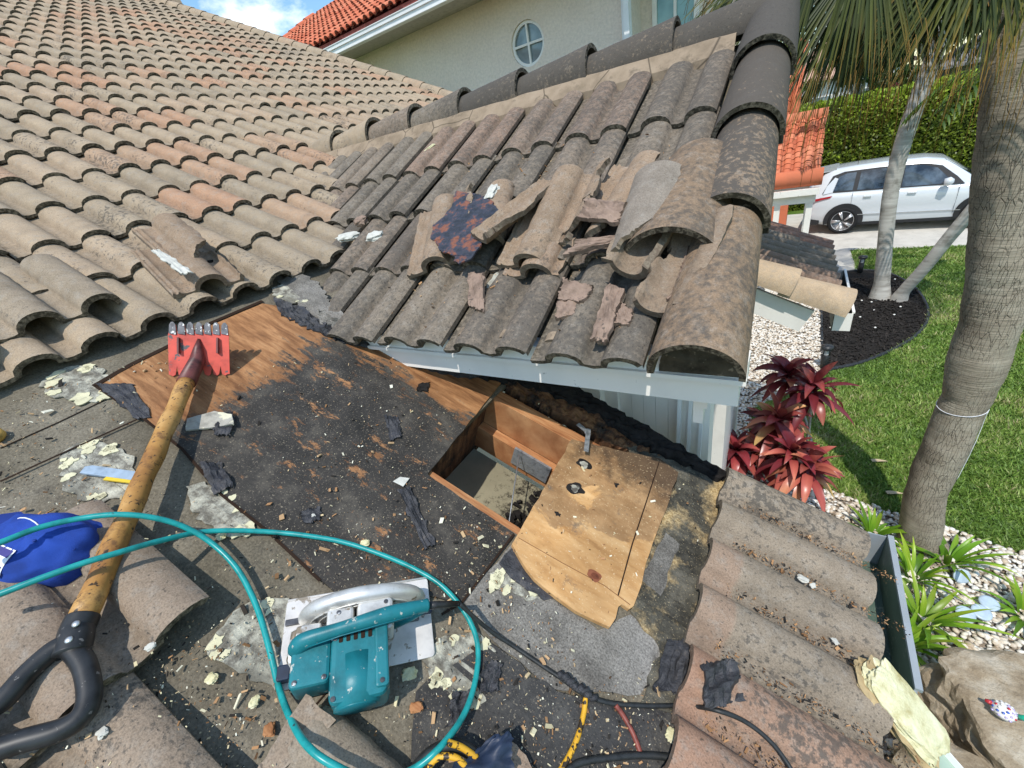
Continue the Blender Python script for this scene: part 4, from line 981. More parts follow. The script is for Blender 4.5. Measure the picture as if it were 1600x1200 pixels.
d = (pC-pB).normalized(); side = NM.cross(d).normalized()
yoke = pC+d*0.055
g0, g1 = MP(118, 1030, 0.095), MP(138, 1075, 0.095)
loop = [MP(112, 1012, 0.095), MP(132, 1040, 0.097), MP(140, 1085, 0.097), MP(128, 1118, 0.097), MP(95, 1140, 0.098), MP(40, 1156, 0.10), MP(-30, 1175, 0.10), MP(-90, 1165, 0.10), MP(-100, 1135, 0.10), MP(-50, 1120, 0.10), MP(0, 1098, 0.10), MP(45, 1050, 0.098), MP(85, 1015, 0.096), MP(112, 1004, 0.095)]
def smooth_path(P, n=8, closed=False):
    out = []; m = len(P)
    for i in range(m-1 if not closed else m):
        p0 = P[max(i-1, 0)] if not closed else P[(i-1) % m]; p1 = P[i]; p2 = P[(i+1) % m]; p3 = P[min(i+2, m-1)] if not closed else P[(i+2) % m]
        for k in range(n):
            t = k/n; out.append(0.5*((2*p1)+(p2-p0)*t+(2*p0-5*p1+4*p2-p3)*t*t+(3*p1-p0-3*p2+p3)*t**3))
    if not closed: out.append(P[-1])
    return out
mb = MB(); mb.tube(smooth_path([pC-d*0.005, pC+d*0.02, MP(118, 1000, 0.094), MP(112, 1022, 0.095)]), 0.0265, 16)
mb.tube(smooth_path(loop, 8), [0.0175]*105, 14); hd = mb.build('grip', 'black_rubber', sh)
mb = MB()
for px in ((119, 975), (108, 1000)):
    mb.lathe([(0.0005, 0.0), (0.006, 0.0), (0.006, 0.002), (0.003, 0.0035)], Matrix.Translation(MP(*px, 0.119))@NM.to_track_quat('Z', 'Y').to_matrix().to_4x4(), 12)
mb.build('rivet', 'rivet', hd)

# blue cap
cc = MP(88, 868, 0.02); cap = thing('baseball_cap', 'royal blue cap with a small striped flag patch, lying on tiles under the teal hose', 'cap', cc)
ux = (MP(155, 868, 0)-MP(20, 868, 0)).normalized(); M = frame(cc, ux, NM.cross(ux))
mb = MB(); n = 40; m_ = 16; vs = []
for i in range(m_+1):
    ph = (math.pi/2)*i/m_
    for k in range(n):
        q = 2*math.pi*k/n
        rx, ry = 0.125, 0.083; r = math.cos(ph)**0.75
        w = 1+0.05*math.sin(3*q+2)*(1-i/m_)-0.035*max(0, math.cos(5*q+1))**6*math.sin(math.pi*i/m_)+0.06*mnoise.noise(Vector((math.cos(q)*2, math.sin(q)*2, i*.3)))*2
        z = 0.088*math.sin(ph)**0.9*(1+0.10*math.cos(q-0.6))+0.016*mnoise.noise(Vector((math.cos(q)*2.6, math.sin(q)*2.6, ph*3)))*math.cos(ph)+0.006*abs(mnoise.noise(Vector((math.cos(q)*6, math.sin(q)*6, ph*6))))
        if i == 0: w *= 1.0
        vs.append(M@Vector((rx*r*w*math.cos(q)-0.015, ry*r*w*math.sin(q), z)))
mb.add(vs, [(i*n+k, i*n+(k+1) % n, (i+1)*n+(k+1) % n, (i+1)*n+k) for i in range(m_) for k in range(n)], smooth=True)
crown = mb.build('crown', 'cap_blue', cap)
def on_cap(x, y, off=0.002):
    x0 = (x+0.015)/0.125; y0 = y/0.083; r = min(0.999, math.hypot(x0, y0)); ph = math.acos(r**(1/0.75)); q = math.atan2(y0, x0)
    z = 0.088*math.sin(ph)**0.9*(1+0.10*math.cos(q-0.6))
    return M@Vector((x, y, z+off))
mb = MB(); br = []                            # brim, off to the left
for i in range(13):
    q = R(120)+R(110)*i/12
    br.append((Vector((0.118*math.cos(q)-0.015, 0.08*math.sin(q), 0.006)), Vector((0.21*math.cos(q)-0.02, 0.115*math.sin(q), 0.012+0.02*math.sin(i/12*math.pi)))))
vv = [M@p for ab in br for p in ab]; vb = [p-NM*0.003 for p in vv]
mb.add(vv+vb, [(2*i, 2*i+2, 2*i+3, 2*i+1) for i in range(12)]+[(26+2*i, 26+2*i+1, 26+2*i+3, 26+2*i+2) for i in range(12)]+[(2*i+1, 2*i+3, 26+2*i+3, 26+2*i+1) for i in range(12)], smooth=True)
mb.build('brim', 'cap_dark', cap)
def patchstrip(x0, x1, y0, y1, off, mat, name, par):
    mb = MB(); n = 6; vs = []
    for i in range(n+1):
        for j in range(n+1):
            s, t = i/n, j/n; x = x0+(x1-x0)*s+0.35*(y0+(y1-y0)*t-y0)*0; y = y0+(y1-y0)*t
            xx = PC[0]+x*PA[0]-y*PA[1]; yy = PC[1]+x*PA[1]+y*PA[0]; vs.append(on_cap(xx, yy, off))
    mb.add(vs, [(i*(n+1)+j, (i+1)*(n+1)+j, (i+1)*(n+1)+j+1, i*(n+1)+j+1) for i in range(n) for j in range(n)], smooth=True)
    return mb.build(name, mat, par)
PC = (-0.052, -0.040); PA = (math.cos(R(-22)), math.sin(R(-22)))
pt_ = patchstrip(-0.032, 0.032, -0.022, 0.024, 0.0035, 'cap_white', 'flag_patch', cap)
patchstrip(-0.030, 0.029, 0.008, 0.021, 0.0045, 'cap_navy', 'flag_stripe', pt_); patchstrip(-0.030, 0.029, -0.020, -0.007, 0.0045, 'cap_navy', 'flag_stripe', pt_)
mb = MB(); mb.tube([on_cap(-0.12+0.018*i, 0.055+0.002*i-0.0011*i*i, 0.002) for i in range(8)], 0.0014, 6); mb.build('piping', 'cap_white', crown)
for (x, y) in ((0.01, -0.012), (0.075, -0.02)):
    mb = MB(); c = on_cap(x, y, 0.001); mb.lathe([(0.0008, 0), (0.0035, 0), (0.0035, 0.0015), (0.001, 0.002)], Matrix.Translation(c)@NM.to_track_quat('Z', 'Y').to_matrix().to_4x4(), 10); mb.build('eyelet', 'cap_dark', crown)

# circular saw ------------------------------------------------------
e1 = (MP(662, 897, 0.01)-MP(470, 929, 0.01)); LP = e1.length; e1.normalize(); sc_ = MP(566, 985, 0.012)
M = frame(sc_, e1, NM.cross(e1))@Matrix.Scale(1.06, 4)@Matrix.Translation((0, -0.006, 0)); saw = thing('circular_saw', 'teal corded circular saw with a silver blade guard and base plate, standing on the felt', 'circular saw', sc_)
def rbox(mb, x0, x1, y0, y1, z0, z1, r=0.008, seg=4, M=M, taper=0.0):
    """box with rounded vertical edges and softened top"""
    def ring(ins, z):
        out = []
        for (cx_, cy_, q0) in ((x1-r, y1-r, 0), (x0+r, y1-r, 90), (x0+r, y0+r, 180), (x1-r, y0+r, 270)):
            for k in range(seg+1):
                q = R(q0+90*k/seg); out.append(M@Vector((cx_+(r-ins)*math.cos(q), cy_+(r-ins)*math.sin(q), z)))
        return out
    rr = min(r*0.7, (z1-z0)*0.4); rings = [ring(0, z0), ring(taper, z1-rr), ring(taper+rr*0.3, z1-rr*0.3), ring(taper+rr, z1)]
    n = len(rings[0]); vs = [p for g in rings for p in g]
    fs = [(i*n+k, i*n+(k+1) % n, (i+1)*n+(k+1) % n, (i+1)*n+k) for i in range(3) for k in range(n)]
    mb.add(vs, fs+[tuple(range(n))[::-1], tuple(3*n+k for k in range(n))], smooth=False)
mb = MB(); rbox(mb, -LP/2-0.012, LP/2+0.004, -0.072, 0.092, 0, 0.0035, 0.008)
mb.tube([M@Vector((-LP/2-0.01, 0.092, 0.003)), M@Vector((LP/2+0.004, 0.092, 0.003))], 0.003, 8)
plate = mb.build('base_plate', 'saw_plate', saw)
mb = MB(); mb.lathe([(0.0005, 0), (0.005, 0), (0.005, 0.0008), (0.001, 0.001)], M@Matrix.Translation((-LP/2+0.006, -0.005, 0.0037)), 12); mb.build('plate_hole', 'dark_line', plate)
# upper guard: arc shaped housing over the blade, blade plane across the short side
mb = MB(); n = 26; rb = 0.098; ya, yb = 0.030, 0.062; vs = []
for i in range(n+1):
    q = R(172)*(1-i/n)+R(4); cx_, cz_ = 0.005+rb*1.28*math.cos(q), 0.010+rb*0.90*math.sin(q)
    for (dy, dr) in ((ya, -0.012), (ya+0.003, -0.002), (ya+0.008, 0.002), ((ya+yb)/2, 0.004), (yb-0.008, 0.002), (yb-0.003, -0.002), (yb, -0.012)):
        f = 1+dr/rb; vs.append(M@Vector((0.005+(cx_-0.005)*f, dy, cz_*f)))
mb.add(vs, [(i*7+j, (i+1)*7+j, (i+1)*7+j+1, i*7+j+1) for i in range(n) for j in range(6)], smooth=True)
for y in (ya, yb):
    c = M@Vector((0.005, y, 0.012)); arc = [vs[i*7+(0 if y == ya else 6)] for i in range(n+1)]
    mb.add([c]+arc, [((0, i+1, i+2) if y == yb else (0, i+2, i+1)) for i in range(n)])
guard = mb.build('blade_guard', 'saw_metal', saw)
mb = MB()
for r_ in (0.070, 0.083):
    mb.tube([M@Vector((0.005+1.28*r_*math.cos(R(170)*(1-i/20)+R(5)), ya-0.001, 0.012+0.92*r_*math.sin(R(170)*(1-i/20)+R(5)))) for i in range(21)], 0.0018, 6)
mb.build('guard_rib', 'saw_metal', guard)
mb = MB(); mb.lathe([(0.004, 0), (0.082, 0), (0.082, 0.0018), (0.004, 0.0018)], M@Matrix.Translation((0.005, 0.046, 0.010))@Matrix.Rotation(R(90), 4, 'X'), 40, smooth=False)
mb.build('saw_blade', 'worn_steel', saw)
# gear casting between guard and motor
mb = MB(); rbox(mb, -0.062, -0.012, -0.030, 0.032, 0.01, 0.082, 0.008); rbox(mb, -0.006, 0.064, -0.030, 0.032, 0.01, 0.090, 0.010); rbox(mb, -0.120, -0.075, -0.012, 0.020, 0.003, 0.052, 0.004)
mb.tube([M@Vector((-0.09, 0.03, 0.03)), M@Vector((-0.125, 0.012, 0.035)), M@Vector((-0.128, -0.03, 0.03)), M@Vector((-0.118, -0.06, 0.012))], 0.008, 8)
mb.build('gear_housing', 'saw_metal', saw)
# depth bracket and black knob at the front left, black lever at the back
mb = MB(); rbox(mb, -0.150, -0.126, -0.062, -0.036, 0.006, 0.030, 0.004); mb.build('knob', 'cap_dark2', saw)
mb = MB(); rbox(mb, 0.118, 0.146, 0.006, 0.022, 0.02, 0.032, 0.005); mb.build('lever', 'cap_dark2', saw)
# motor housing
mb = MB(); rbox(mb, -0.050, 0.050, -0.135, -0.022, 0.008, 0.098, 0.014); 
mb.tube([M@Vector((-0.004, -0.06, 0.062)), M@Vector((-0.004, -0.139, 0.062))], [0.044, 0.042], 24)
rbox(mb, 0.028, 0.052, -0.125, -0.02, 0.02, 0.104, 0.006)
motor = mb.build('motor_housing', 'saw_teal', saw)
mb = MB(); M2 = M@Matrix.Translation((-0.004, -0.138, 0.062))@Matrix.Rotation(R(90), 4, 'X')
mb.lathe([(0.001, 0), (0.036, 0), (0.034, 0.003), (0.002, 0.004)], M2, 28); mb.build('motor_cap', 'saw_teal2', motor)
for i in range(5):
    mb = MB(); rbox(mb, -0.036+0.013*i, -0.029+0.013*i, -0.040, -0.026, 0.098, 0.0995, 0.002); mb.build('vent', 'dark_line', motor)
for (x, y, z) in ((-0.042, -0.126, 0.0985), (0.040, -0.116, 0.1045), (-0.042, -0.032, 0.0985), (-0.108, -0.086, 0.0865), (-0.060, -0.086, 0.0865), (-0.040, 0.020, 0.0825), (0.05, 0.022, 0.0905)):
    mb = MB(); mb.lathe([(0.001, 0), (0.0042, 0), (0.0042, 0.0012), (0.001, 0.0014)], M@Matrix.Translation((x, y, z)), 10, smooth=False); mb.build('screw', 'worn_steel', saw)
mb = MB(); rbox(mb, 0.070, 0.118, 0.002, 0.030, 0.0035, 0.012, 0.003); mb.build('scale_plate', 'worn_steel', plate)
mb = MB(); rbox(mb, -0.150, -0.118, 0.040, 0.052, 0.0035, 0.010, 0.002); mb.build('sight', 'worn_steel', plate)
# handle: front block, grip bar and tail
mb = MB(); rbox(mb, -0.118, -0.050, -0.095, -0.018, 0.012, 0.086, 0.010)
mb.build('front_handle_block', 'saw_teal', saw)
mb = MB(); pth = smooth_path([M@Vector(p) for p in ((-0.112, -0.030, 0.070), (-0.095, -0.024, 0.096), (-0.03, -0.020, 0.110), (0.04, -0.014, 0.114), (0.10, -0.008, 0.108), (0.130, -0.004, 0.100))], 6)
mb.tube(pth, [0.0165+0.002*math.sin(i*0.4) for i in range(len(pth))], 16, flat=0.85)
mb.tube([M@Vector((0.126, -0.004, 0.100)), M@Vector((0.10, -0.006, 0.07)), M@Vector((0.06, -0.01, 0.05))], 0.012, 12)
hnd = mb.build('handle', 'saw_teal', saw)
mb = MB(); mb.tube([M@Vector((-0.09, -0.037, 0.10)), M@Vector((-0.03, -0.034, 0.116)), M@Vector((0.05, -0.028, 0.119)), M@Vector((0.11, -0.022, 0.112))], 0.0012, 6); mb.build('handle_seam', 'saw_teal2', hnd)
tail = M@Vector((0.132, -0.004, 0.097))
mb = MB(); mb.tube([tail, tail+e1*0.02-NM*0.004, tail+e1*0.07-NM*0.022], [0.0085, 0.0075, 0.006], 12); mb.build('cord_sleeve', 'black_rubber', saw)
tail2 = tail+e1*0.07-NM*0.022
mb = MB(); P = [tail2, MP(765, 985, 0.035), MP(800, 1008, 0.012), MP(850, 1042, 0.010), MP(880, 1062, 0.012), MP(908, 1082, 0.014), MP(950, 1098, 0.012), MP(1010, 1103, 0.012), MP(1075, 1103, 0.02), MP(1120, 1110, 0.075), MP(1165, 1128, 0.075), MP(1205, 1160, 0.075), MP(1235, 1200, 0.07), MP(1255, 1240, 0.07)]
mb.tube(smooth_path(P, 8), 0.0048, 10); mb.build('power_cord', 'cord_black', saw)
mb = MB()
for i in range(12):
    a_ = MP(872+4.5*i, 1056+3.2*i, 0.016); mb.tube([a_, a_+Vector((random.gauss(0, .004), random.gauss(0, .004), 0))+e1*0.012], 0.0065+random.random()*0.002, 7)
mb.build('tape_wrap', 'torn_felt', saw)
# extension cords
def cable(name, P, r, mat, label, cat, grp=None):
    mb = MB(); mb.tube(smooth_path(P, 8), r, 10); o = mb.build(name, mat); return tag(o, label, cat, grp)
cable('electric_cable', [MP(915, 1090, 0.014), MP(912, 1115, 0.010), MP(903, 1150, 0.010), MP(890, 1180, 0.010), MP(872, 1210, 0.010)], 0.0058, 'cord_yellow', 'short yellow and black cable running down from the taped joint', 'cable')
cable('electric_cable', [MP(962, 1102, 0.014), MP(975, 1120, 0.010), MP(990, 1148, 0.010), MP(1000, 1175, 0.010)], 0.0055, 'cord_brown', 'short reddish brown cable under the black saw cord', 'cable')
cable('electric_cable', [MP(880, 1212, 0.012), MP(905, 1192, 0.012), MP(960, 1183, 0.012), MP(1010, 1180, 0.012), MP(1060, 1188, 0.02), MP(1100, 1215, 0.03)], 0.0065, 'cord_black', 'thick black cable along the bottom edge of the photo', 'cable')
cable('electric_cable', [MP(640, 1215, 0.03), MP(670, 1180, 0.05), MP(705, 1165, 0.06), MP(738, 1178, 0.05), MP(760, 1215, 0.03)], 0.012, 'cord_black', 'coiled black cable at the bottom edge under the teal hose', 'cable')
cable('electric_cable', [MP(655, 1225, 0.04), MP(678, 1188, 0.065), MP(705, 1182, 0.075), MP(725, 1195, 0.07), MP(740, 1225, 0.05)], 0.0058, 'cord_yellow', 'yellow and black cable curled in the coil at the bottom edge', 'cable')
cable('electric_cable', [MP(700, 1160, 0.08), MP(722, 1168, 0.07), MP(745, 1184, 0.06)], 0.0058, 'cord_yellow', 'second loop of yellow cable lying on top of the coil', 'cable')
# teal air hose, one line
hz = [(-60, 868, .15), (0, 848, .15), (60, 825, .14), (120, 811, .13), (180, 804, .125), (235, 808, .11), (285, 822, .08), (330, 848, .05), (370, 888, .035), (400, 945, .03), (420, 1010, .03), (436, 1075, .03),
      (455, 1125, .06), (480, 1165, .105), (520, 1195, .115), (580, 1218, .10), (640, 1205, .06), (690, 1165, .07), (728, 1110, .04), (745, 1050, .02), (745, 1000, .02), (725, 955, .02), (690, 915, .018), (650, 890, .016),
      (600, 868, .016), (540, 848, .016), (480, 837, .018), (420, 831, .02), (360, 829, .035), (310, 832, .055), (250, 845, .10), (190, 862, .135), (130, 880, .145), (60, 905, .15), (0, 928, .15), (-60, 948, .15)]
mb = MB(); mb.tube(smooth_path([MP(x, y, h) for x, y, h in hz], 6), 0.0062, 12); tag(mb.build('air_hose', 'hose_teal'), 'teal air hose looping over the cap, the shovel shaft and round the saw', 'hose')
# scraper / putty knife on the foam print, ochre knob at the far left
kx = (MP(213, 745, 0.02)-MP(132, 735, 0.02)).normalized(); M = frame(MP(172, 740, 0.016), kx, NM.cross(kx)); kn = thing('putty_knife', 'grey blue scraper with a yellow strip, lying on a foam print beside the shovel shaft', 'scraper', MP(172, 740, 0.016))
mb = MB(); outline_plate(mb, [(-0.062, -0.012), (0.07, -0.014), (0.07, 0.012), (-0.05, 0.014), (-0.064, 0.008)], M, 0.006, 0.006); mb.build('blade', 'knife_grey', kn)
mb = MB(); outline_plate(mb, [(0.0, -0.022), (0.07, -0.022), (0.07, -0.012), (0.002, -0.013)], M, 0.005, 0.005); mb.build('edge_strip', 'knife_yellow', kn)
mb = MB(); mb.lathe([(0.001, 0), (0.020, 0.0), (0.026, 0.010), (0.024, 0.022), (0.012, 0.030), (0.001, 0.031)], Matrix.Translation(MP(-8, 687, 0.0))@NM.to_track_quat('Z', 'Y').to_matrix().to_4x4(), 24); tag(mb.build('tape_roll', 'ochre'), 'small round ochre object cut by the left edge of the photo', 'round object')
# loose strip knife on the black felt
stl = sheet('metal_strip', [MP(x, y, 0.014) for x, y in ((614, 752), (625, 745), (640, 747), (630, 760))], 'foam_white', None, seg=0.02, jag=0.001, th=0.002); tag(stl, 'small pale bent flashing tip on the black felt', 'metal scrap')
def scrap(name, pts, h, mat, label, cat='felt scrap', amp=0.012, seed=1, th=0.004, plane=NM, grp=None):
    o = crumple(name, pts, plane, h, mat, amp, th, seed, 8, 14, label=label, category=cat)
    if grp: o['group'] = grp
    return o
scrap('felt_scrap', [(622, 765), (640, 762), (680, 850), (664, 860)], 0.011, 'torn_felt', 'narrow black felt strip trailing from the pale flashing tip', seed=2, amp=0.008)
scrap('felt_scrap', [(312, 725), (345, 722), (365, 760), (335, 775)], 0.010, 'torn_felt', 'folded black felt scrap where the left felt edge meets the black boards', seed=4)
scrap('felt_scrap', [(335, 650), (368, 645), (362, 682), (335, 680)], 0.012, 'torn_felt', 'black felt flap under the pale cut felt piece', seed=5)
o = slabpoly('felt_piece', [(292, 654), (335, 642), (362, 647), (365, 662), (330, 668), (290, 672)], NM, [0.016, 0.022, 0.03, 0.03, 0.02, 0.014], 0.006, 'grit_pale', jag=0.001); tag(o, 'pale cut felt offcut beside the shovel shaft on the black boards', 'felt piece')
scrap('felt_scrap', [(150, 600), (205, 600), (240, 652), (215, 655)], 0.010, 'torn_felt', 'small torn black corner at the left end of the orange boards', seed=9, amp=0.004)
scrap('felt_scrap', [(1090, 1042), (1145, 1030), (1160, 1095), (1100, 1112)], 0.075, 'torn_felt', 'large folded black felt scrap on the upper end of the eave tiles', seed=12, amp=0.03)
scrap('felt_scrap', [(1040, 1000), (1078, 1000), (1068, 1085), (1020, 1080)], 0.012, 'torn_felt', 'upright black felt tongue beside the eave tiles', seed=14, amp=0.012)
scrap('felt_scrap', [(755, 1035), (785, 1035), (775, 1080), (750, 1085)], 0.012, 'torn_felt', 'dark felt curl just outside the hose loop', seed=16)
scrap('felt_scrap', [(705, 1085), (735, 1078), (725, 1130), (700, 1135)], 0.012, 'torn_felt', 'dark felt flake inside the hose loop at lower right', seed=18)
scrap('plastic_cone', [(770, 1150), (800, 1145), (800, 1215), (690, 1215)], 0.06, 'cap_dark2', 'dark blue plastic cone tip at the bottom edge', cat='plastic piece', seed=20, amp=0.02)
scrap('tar_spot', [(655, 600), (672, 598), (668, 612), (650, 610)], 0.010, 'char', 'single black tar spot on the upper black boards', cat='tar spot', seed=22, amp=0.006)
scrap('felt_scrap', [(600, 650), (622, 652), (628, 682), (610, 690)], 0.010, 'torn_felt', 'small torn felt flake with a pale chip, centre of the black boards', seed=23, amp=0.008)
scrap('felt_scrap', [(468, 800), (500, 792), (502, 812), (475, 820)], 0.010, 'torn_felt', 'small dark flake near the hose, left centre of the black boards', seed=25, amp=0.008)
# broken tile pieces near the bottom edge
def bigpiece(px, h, lab, keep, ang, tint, mat='tile_near', tilt=0.0):
    a = MP(*px, h); y = Matrix.Rotation(ang, 3, NM)@Vector((-CM, 0, SM)); M = frame(a, y.cross(NM), y)@Matrix.Rotation(tilt, 4, 'X')
    return loose_tile('roof_tile', M, keep, mat, tint=tint, label=lab, category='roof tile', group='broken tiles at the bottom edge')
y_ = Vector((-CM, 0, SM)); M = frame(DK(-0.31, -0.062, 0.02), y_.cross(NM), y_)
loose_tile('roof_tile', M, lambda u, v: 0.0 < u < 0.15 and v < 0.39, 'tile_near', tint=0.5, label='half tile reaching in from the bottom edge, just below the saw motor', category='roof tile')
slp = slabpoly('tile_shard', [(478, 1084), (525, 1125), (480, 1165), (445, 1200), (395, 1215), (440, 1140)], NM, [0.075, 0.07, 0.065, 0.06, 0.05, 0.06], 0.014, 'tile_near', c=(0.6, 0, 0.1)); tag(slp, 'flat tan tile shard under the teal hose below the saw', 'tile fragment')
slp = slabpoly('tile_shard', [(782, 1143), (822, 1180), (845, 1230), (775, 1230), (765, 1180)], NM, [0.03, 0.03, 0.03, 0.04, 0.04], 0.014, 'tile_near', c=(0.7, 0, 0.1)); tag(slp, 'pinkish triangular tile shard at the bottom edge beside the coil', 'tile fragment')
# foam footprints where tiles were glued: grey crust with pale yellow rims
LABF = ['grey and yellow foam print below the tile edge at the left, above the putty knife', 'round foam print under the putty knife', 'large yellow rimmed foam print between the near tiles and the saw', 'foam print to the right of the saw inside the hose loop',
        'pale foam print at the edge of the black boards beside the hose crossing', 'ring shaped foam print at the foot of the valley', 'whitish strip of old foam below the plywood patch']
def footprint(pts, k, rim=True, lumps=8, spread=30, h=0.006):
    o = sheet('foam_footprint', [MP(x, y, h) for x, y in pts], 'foam_crust', None, seg=0.012, jag=0.005, th=0.004)
    tag(o, LABF[k-1], 'foam print')
    cx_ = sum(p[0] for p in pts)/len(pts); cy_ = sum(p[1] for p in pts)/len(pts)
    for j in range(18):
        q = random.choice(pts); q2 = pts[(pts.index(q)+1) % len(pts)]; f_ = random.random(); px = q[0]*(1-f_)+q2[0]*f_; py = q[1]*(1-f_)+q2[1]*f_; f_ = random.uniform(0.02, 0.30); px += (cx_-px)*f_; py += (cy_-py)*f_
        if mnoise.noise(Vector((px*0.02, py*0.02, k))) < -0.12: continue
        c = MP(px, py, h+0.002); r_ = random.uniform(0.004, 0.015); b = []
        for i in range(14):
            a_ = 6.283*i/14; rr_ = r_*(1+0.7*mnoise.noise(Vector((math.cos(a_)*1.6+j, math.sin(a_)*1.6, k)))); b.append(c+Vector((rr_*math.cos(a_), rr_*math.sin(a_)*1.4, -TM*rr_*math.cos(a_))))
        rim_ = sheet('foam_crumb', b, 'foam_rim', o, seg=9, jag=0, th=0.003); rim_.matrix_parent_inverse = Matrix.Translation(o.location).inverted()
    return o
footprint([(62, 600), (85, 580), (110, 572), (140, 570), (165, 578), (170, 600), (178, 622), (150, 628), (110, 625), (78, 615)], 1)
footprint([(92, 730), (95, 708), (120, 692), (155, 690), (190, 700), (210, 718), (215, 745), (200, 772), (160, 785), (120, 780), (98, 758)], 2)
footprint([(322, 1010), (340, 985), (365, 955), (400, 935), (440, 935), (470, 960), (475, 1020), (460, 1060), (430, 1080), (400, 1065), (365, 1045), (335, 1030)], 3)
footprint([(655, 1020), (690, 995), (740, 985), (770, 1010), (778, 1050), (760, 1095), (730, 1110), (700, 1080), (672, 1060)], 4)
footprint([(290, 760), (320, 752), (360, 775), (398, 815), (385, 840), (340, 835), (300, 800)], 5)
footprint([(425, 450), (450, 440), (480, 440), (500, 450), (490, 470), (455, 475), (430, 465)], 6, h=0.014)
footprint([(765, 896), (785, 893), (815, 905), (848, 930), (832, 938), (800, 925), (770, 915)], 7, h=0.0065)
# debris
DB = 'larger foam and wood crumbs on the stripped slope'
deb = [((345, 838), .013, 'foam', 'pale foam flake left of the hose crossing'), ((262, 842), .010, 'foam', 'pale foam flake between the two hose lines'), ((490, 955-150), .008, 'foam_white', 'white foam crumb on the boards above the saw'),
       ((640, 1052), .016, 'foam', 'lemon coloured foam flake to the right of the saw motor'), ((398, 1096), .011, 'foam', 'pale foam crumb beside the hose at lower left'), ((330, 1060), .013, 'foam', 'orange yellow foam crumb below the left footprint'),
       ((1048, 1148), .014, 'foam', 'knobbly foam crumb on the broken felt near the eave tiles'), ((1255, 905), .014, 'foam_white', 'white foam chip in the groove of the eave tiles'), ((1270, 915), .009, 'foam_white', 'little white chip just below the white foam chip on the eave tiles'),
       ((1305, 982+20), .009, 'foam_white', 'white crumb between two eave tile barrels'), ((570, 848), .012, 'foam', 'tan foam flake sitting on the hose line above the saw'), ((590, 862), .010, 'lumber', 'light wood chip near the hose above the saw'),
       ((160, 1155-10), .010, 'foam_white', 'white crumb on the tile beside the black handle'), ((235, 1010), .009, 'foam_white', 'white crumb in the trough of the near tile'), ((420, 1140), .013, 'lumber', 'square wood chip left of the tile shard'), ((650, 1105), .013, 'lumber', 'orange wood chip inside the hose loop')]
for i, (px, s, mat, lab) in enumerate(deb):
    o = lump(px, (0.075 if 1230 < px[0] else (0.07 if lab.startswith('white crumb') else 0.012)), (s, s*0.75, s*0.4), mat, lab, 'crumb', 40+i, 'foam_crumb' if 'foam' in mat else 'wood_chip', plane=NM, rot=i*1.3, grp=DB)
mb = MB()
def bit(c, s, n_, col_=(0.5, 0, 0)):
    M = Matrix.Translation(c)@Matrix.Rotation(random.random()*6.28, 4, NM)@Matrix.Rotation(random.gauss(0, .3), 4, 'X')
    l, w, t = s*random.uniform(0.8, 2.4), s*random.uniform(0.35, 0.9), s*random.uniform(0.12, 0.4)
    p = [M@Vector(((-l if i in (0, 3) else l)*random.uniform(.6, 1), (-w if i < 2 else w)*random.uniform(.6, 1), z)) for z in (-t, t) for i in range(4)]
    mb.hexa(p, col_)
def in_hole(p): return HX0-.02 < p.x < HX1+0.0 and HY0-.02 < p.y < HY1+.05
for i in range(15000):
    px, py = random.uniform(0, 1130), random.uniform(560, 1230)
    p = MP(px, py, 0.008)
    if p.y > 1.15 or p.y < -0.3 or p.x > 0.0 or p.x < -1.85 or (in_hole(p) and p.x < -0.56): continue
    if mnoise.noise(p*2.6)+0.6*mnoise.noise(p*9) < random.uniform(-0.35, 0.75): continue
    if -0.575 < p.x < -0.18 and 0.5 < p.y < 1.1 and random.random() < 0.6: continue
    h = 0.010
    if -0.575 < p.x < -0.18 and 0.5 < p.y < 1.1: h = 0.024
    if p.y < 0.09 and -1.25 < p.x: h = 0.065 if random.random() < 0.2 else 0.01
    c = random.random(); s = min(0.009, 0.0011*math.exp(random.gauss(0, 0.68)))
    bit(MP(px, py, h+s*0.2), s, NM, (c, random.random(), 0))
mb.build('grit', 'grit_mix', None, kind='stuff', label='wood chips, foam crumbs and roofing grit scattered over the stripped slope', category='debris')
mb = MB()                                     # saw dust and grit in the troughs of the eave tiles
for i in range(2200):
    k = random.randrange(5); y = 1.30-0.165*(k+1)+random.gauss(0, 0.012)+0.004; x = random.uniform(-0.06, 0.36)
    s = min(0.005, 0.0011*math.exp(random.gauss(0, .6))); bit(DK(x, y, 0.03+0.017+0.028*(x+0.07)/0.48+s*.2), s, NM, (random.random()*0.6, random.random(), 0))
for i in range(420):                          # and between the tiles on the porch roof
    x = random.uniform(-1.5, -0.3); y = random.uniform(0.97, 1.9); s = min(0.009, 0.0016*math.exp(random.gauss(0, .6)))
    u = ((x+0.265) % 0.165)
    bit(WK(x, y, 0.03+s*.3 if not 0.03 < u < 0.135 else 0.075), s, NW, (0.2+random.random()*0.5, random.random(), 0))
mb.build('grit', 'grit_mix', None, kind='stuff', label='fine dirt and crumbs lying in the grooves of the roof tiles', category='debris')

